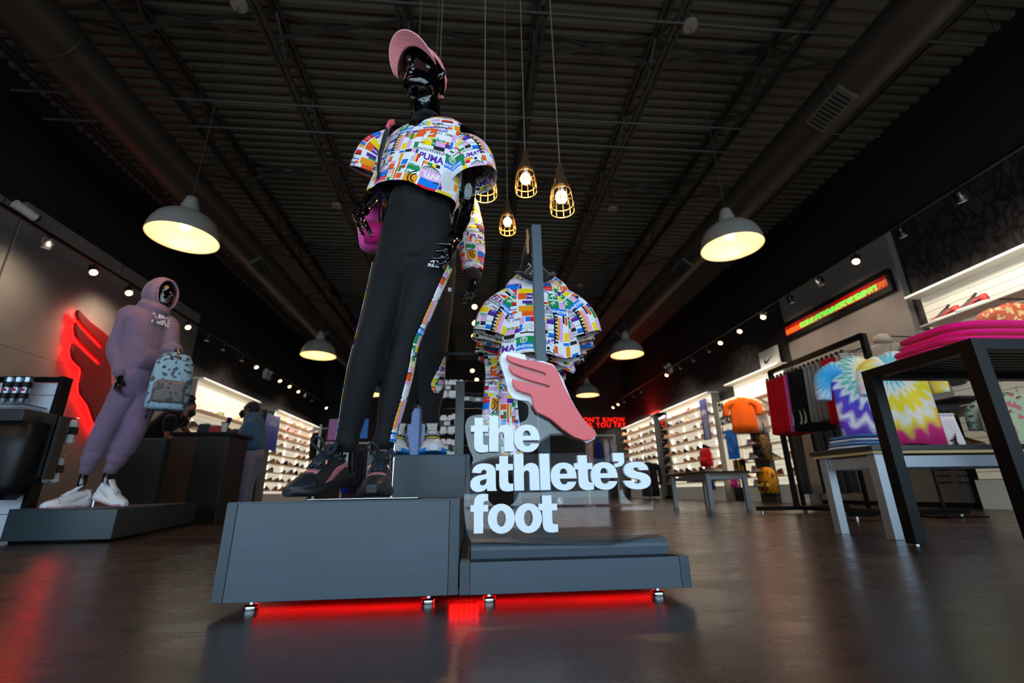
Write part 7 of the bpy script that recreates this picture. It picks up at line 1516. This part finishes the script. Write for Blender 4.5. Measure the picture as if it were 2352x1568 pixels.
# ================================================================== PEOPLE
def person(label, J, mats, hair, skin, facing, parent_label=None, hs_=.22, hairr=1.0):
    t = thing('person', label, 'person', J['pelvis']); f = V(facing).normalized(); hn = tuple(-f); m = MB(); k = J.get('k', 1.)
    P = J
    limb(m, [(P['pelvis']+V((0, 0, -.08)), .11*k, .1*k), (P['pelvis'], .155*k, .125*k), (P['waist'], .135*k, .12*k), (P['chest'], .155*k, .125*k), (lerp(P['chest'], P['neck'], .6), .12*k, .09*k), (P['neck'], .055, .055)], 18, 4, hn)
    m.loft([P['neck'], P['head']], [.055, .055], 12); head_mesh(m, P['head'], P.get('look', f), P['head']-P['neck'], hs_)
    for s in 'LR':
        limb(m, [(P['sh'+s], .055*k), (P['el'+s], .042*k), (lerp(P['el'+s], P['wr'+s], .8), .03), (P['wr'+s], .026)])
        if P.get('hip'+s): limb(m, [(P['hip'+s], .09*k), (P['kn'+s], .06*k), (lerp(P['kn'+s], P['an'+s], .35), .058*k), (P['an'+s], .035), (P['an'+s]+V((0, 0, -.06)), .035)])
        hand(m, P['wr'+s], P['hd'+s], P['hn'+s], 1 if s == 'L' else -1, .18, (.5, .5, .4))
    remesh(m, 'body', skin, t, .009, 2)
    return t
SK = mat('brown_skin', (92, 58, 44), r=.5, var=.08); 
yc = 7.1; B_ = lambda px, py, y=yc: at(px, py, y)
cu = dict(pelvis=B_(572, 1050), waist=B_(576, 1015), chest=B_(582, 980), neck=B_(580, 958), head=B_(574, 942), shL=B_(575, 972, yc-.15), shR=B_(594, 972, yc+.17), elL=B_(560, 1004, yc-.22), elR=B_(565, 1000, yc+.2), wrL=B_(535, 1003, yc-.16), wrR=B_(532, 990, yc+.1),
          hdL=V((-1, 0, .3)), hnL=V((0, 0, 1)), hdR=V((-1, -.1, .5)), hnR=V((0, 0, 1)), hipL=B_(564, 1062, yc-.12), hipR=B_(580, 1062, yc+.1), knL=B_(556, 1112, yc-.12), knR=B_(567, 1112, yc+.1), anL=B_(554, 1172, yc-.10), anR=B_(564, 1170, yc+.12), k=1.15, look=V((-1, -.15, -.15)))
pn = person('person in denim jacket and grey sweatpants at the counter, seen from the side', cu, None, None, SK, (-1, -.1, 0))
m = MB(); limb(m, [(lerp(cu['pelvis'], cu['waist'], .5), .20, .19), (cu['waist'], .205, .19), (lerp(cu['waist'], cu['chest'], .6), .20, .175), (cu['chest'], .20, .165), (lerp(cu['chest'], cu['neck'], .7), .13, .11)], 18, 4, (1, 0, 0))
for s in 'LR': limb(m, [(cu['sh'+s], .088), (lerp(cu['sh'+s], cu['el'+s], .5), .085), (cu['el'+s], .075), (lerp(cu['el'+s], cu['wr'+s], .75), .055)])
M_denim = cloth('blue_denim', (58, 92, 124), var=.35, sc=8)
dj = remesh(m, 'denim_jacket', M_denim, pn, .012, 3, disp=lambda c, n_: .01*noise.noise(c*6))
MB().loft([lerp(cu['chest'], cu['neck'], .6), lerp(cu['chest'], cu['neck'], .95)], [(.11, .10), (.085, .08)], 18, hint=(1, 0, 0)).build('jacket_collar', M_denim, dj, smooth=True)
MB().loft([lerp(cu['pelvis'], cu['waist'], .35), lerp(cu['pelvis'], cu['waist'], .75)], [(.195, .185), (.205, .195)], 24, hint=(1, 0, 0)).build('jacket_hem', M_denim, dj, smooth=True)
m = MB(); limb(m, [(cu['pelvis']+V((0, 0, -.06)), .17, .17), (cu['pelvis'], .205, .20), (lerp(cu['pelvis'], cu['waist'], .6), .18, .18)], 18, 4, (1, 0, 0))
for s in 'LR': limb(m, [(cu['hip'+s], .135), (lerp(cu['hip'+s], cu['kn'+s], .5), .12), (cu['kn'+s], .092), (lerp(cu['kn'+s], cu['an'+s], .4), .085), (lerp(cu['kn'+s], cu['an'+s], .9), .055)])
sp_ = remesh(m, 'sweatpants', cloth('lilac_grey_fleece', (134, 130, 150)), pn, .012, 3, disp=lambda c, n_: .008*noise.noise(c*7))
q = B_(546, 1072, yc-.27); text('3', 'leg_numeral', M_offwhite, sp_, .2, lambda x, y, z: q+V((x, -.02, y-.07)), bold=.004)
m = MB(); m.ball(cu['head']+V((.03, 0, .035)), (.105, .085, .10), 18, 12); m.build('short_hair', mat('purple_black_hair', (34, 18, 30), r=.8, bump=1, bsc=120), pn, smooth=True)
MB().loft([cu['head']+V((-.075, -.0, -.02)), cu['head']+V((-.10, -.0, -.05)), cu['head']+V((-.07, 0, -.09))], [(.05, .05), (.045, .05), (.04, .05)], 14, hint=(1, 0, 0)).build('face_mask', cloth('black_mask', (16, 16, 18)), pn, smooth=True)
MB().ball(cu['head']+V((.0, -.085, -.04)), .012, 8, 6).build('earring', M_chrome, pn)
for s in 'LR': 
    z = MB(); f_ = cu['an'+s]; z.loft([V((f_.x+.07, f_.y, .04)), V((f_.x, f_.y, .06)), V((f_.x-.1, f_.y, .045)), V((f_.x-.19, f_.y, .03))], [(.035, .035), (.045, .05), (.045, .04), (.03, .025)], 12, hint=(0, 0, 1)); z.build('shoe', M_black, pn, smooth=True)
hb = thing('handbag', 'tan brown leather handbag on the arm of the person in denim', 'handbag', B_(525, 1020, yc-.3)); c = B_(525, 1022, yc-.32); m = MB()
m.loft([c+V((-.01, 0, -.13)), c+V((-.01, 0, -.11)), c+V((0, 0, 0)), c+V((.02, 0, .11)), c+V((.03, 0, .14))], [(.13, .05), (.15, .065), (.12, .055), (.07, .03), (.04, .02)], 18, hint=(0, 1, 0), power=3); m.build('bag_body', mat('tan_leather', (138, 74, 44), r=.4, var=.2), hb, smooth=True)
MB().tube([c+V((-.04, 0, .12)), c+V((.03, 0, .22)), c+V((.10, .0, .20)), c+V((.09, 0, .08))], .009, 6).build('handle', mat('tan_leather', (138, 74, 44)), hb, smooth=True); MB().tube([c+V((.07, -.03, .12)), c+V((.06, -.05, 0)), c+V((.08, -.03, -.12))], .012, 6).build('blue_strap', cloth('navy_web', (40, 50, 90)), hb)
ph = thing('phone', 'dark phone held up by the person in denim', 'phone', cu['wrR']+V((-.06, -.03, .12))); MB().box(cu['wrR']+V((-.06, -.03, .12)), (.03, .09, .16), Matrix.Rotation(.3, 3, 'Y')).build('phone_body', mat('phone_navy', (30, 30, 80), r=.2), ph, bevel=.006); MB().box(cu['wrR']+V((-.07, -.03, .02)), (.06, .11, .07)).build('red_sleeve', mat('red_phone_case', (170, 20, 30), r=.4), ph, bevel=.01)
ye = 6.75; E_ = lambda px, py, y=ye: at(px, py, y)
em = dict(pelvis=E_(340, 1010), waist=E_(365, 985), chest=E_(398, 960), neck=E_(418, 945), head=E_(432, 938), shL=E_(392, 965, ye-.17), shR=E_(412, 952, ye+.17), elL=E_(385, 995, ye-.2), elR=E_(425, 985, ye+.2), wrL=E_(384, 1004, ye-.3), wrR=E_(440, 1000, ye+.05),
          hdL=V((.4, 0, -.3)), hnL=V((0, 0, -1)), hdR=V((1, 0, -.2)), hnR=V((0, 0, -1)), hipL=E_(336, 1025, ye-.1), hipR=E_(340, 1022, ye+.1), knL=V((-4.05, ye-.1, .5)), knR=V((-4.05, ye+.12, .5)), anL=V((-4.15, ye-.1, .08)), anR=V((-4.15, ye+.12, .08)), k=.98, look=V((.8, -.25, -.55)))
for s in 'LR': em['kn'+s].x = em['pelvis'].x-.0; em['an'+s].x = em['pelvis'].x-.08
pe2 = person('person in black top leaning over the service counter, dark hair tied up', em, None, None, mat('warm_brown_skin', (150, 90, 62), r=.5), (.7, -.1, .3))
m = MB(); limb(m, [(em['pelvis'], .17, .14), (em['waist'], .16, .14), (em['chest'], .18, .14), (lerp(em['chest'], em['neck'], .7), .12, .10)], 18, 4, (0, 0, 1))
for s in 'LR': limb(m, [(em['sh'+s], .085), (lerp(em['sh'+s], em['el'+s], .6), .075)])
for s in 'LR': limb(m, [(em['hip'+s], .12), (em['kn'+s], .09), (lerp(em['kn'+s], em['an'+s], .9), .06)])
remesh(m, 'black_clothes', cloth('black_top', (12, 12, 14)), pe2, .012, 3)
m = MB(); hh = em['head']; m.ball(hh+V((-.01, 0, .05)), (.10, .09, .09), 16, 10); m.ball(hh+V((-.0, 0, .14)), (.07, .07, .06), 14, 8)
for k in range(16):
    a = k*2.4; s_ = hh+V((-.06-.03*math.cos(a), .06*math.sin(a), .03)); m.tube([s_, s_+V((-.10-.04*random.random(), .03*math.sin(a), -.08)), s_+V((-.24-.10*random.random(), .06*math.sin(a), -.32-.12*random.random()))], [.010, .008, .004], 5)
m.build('hair', mat('black_hair', (14, 11, 10), r=.5), pe2, smooth=True)
MB().loft([hh+V((.07, -.02, -.05)), hh+V((.09, -.03, -.08)), hh+V((.05, -.02, -.11))], [(.045, .05), (.042, .045), (.03, .04)], 12).build('face_mask', cloth('black_mask', (16, 16, 18)), pe2, smooth=True)
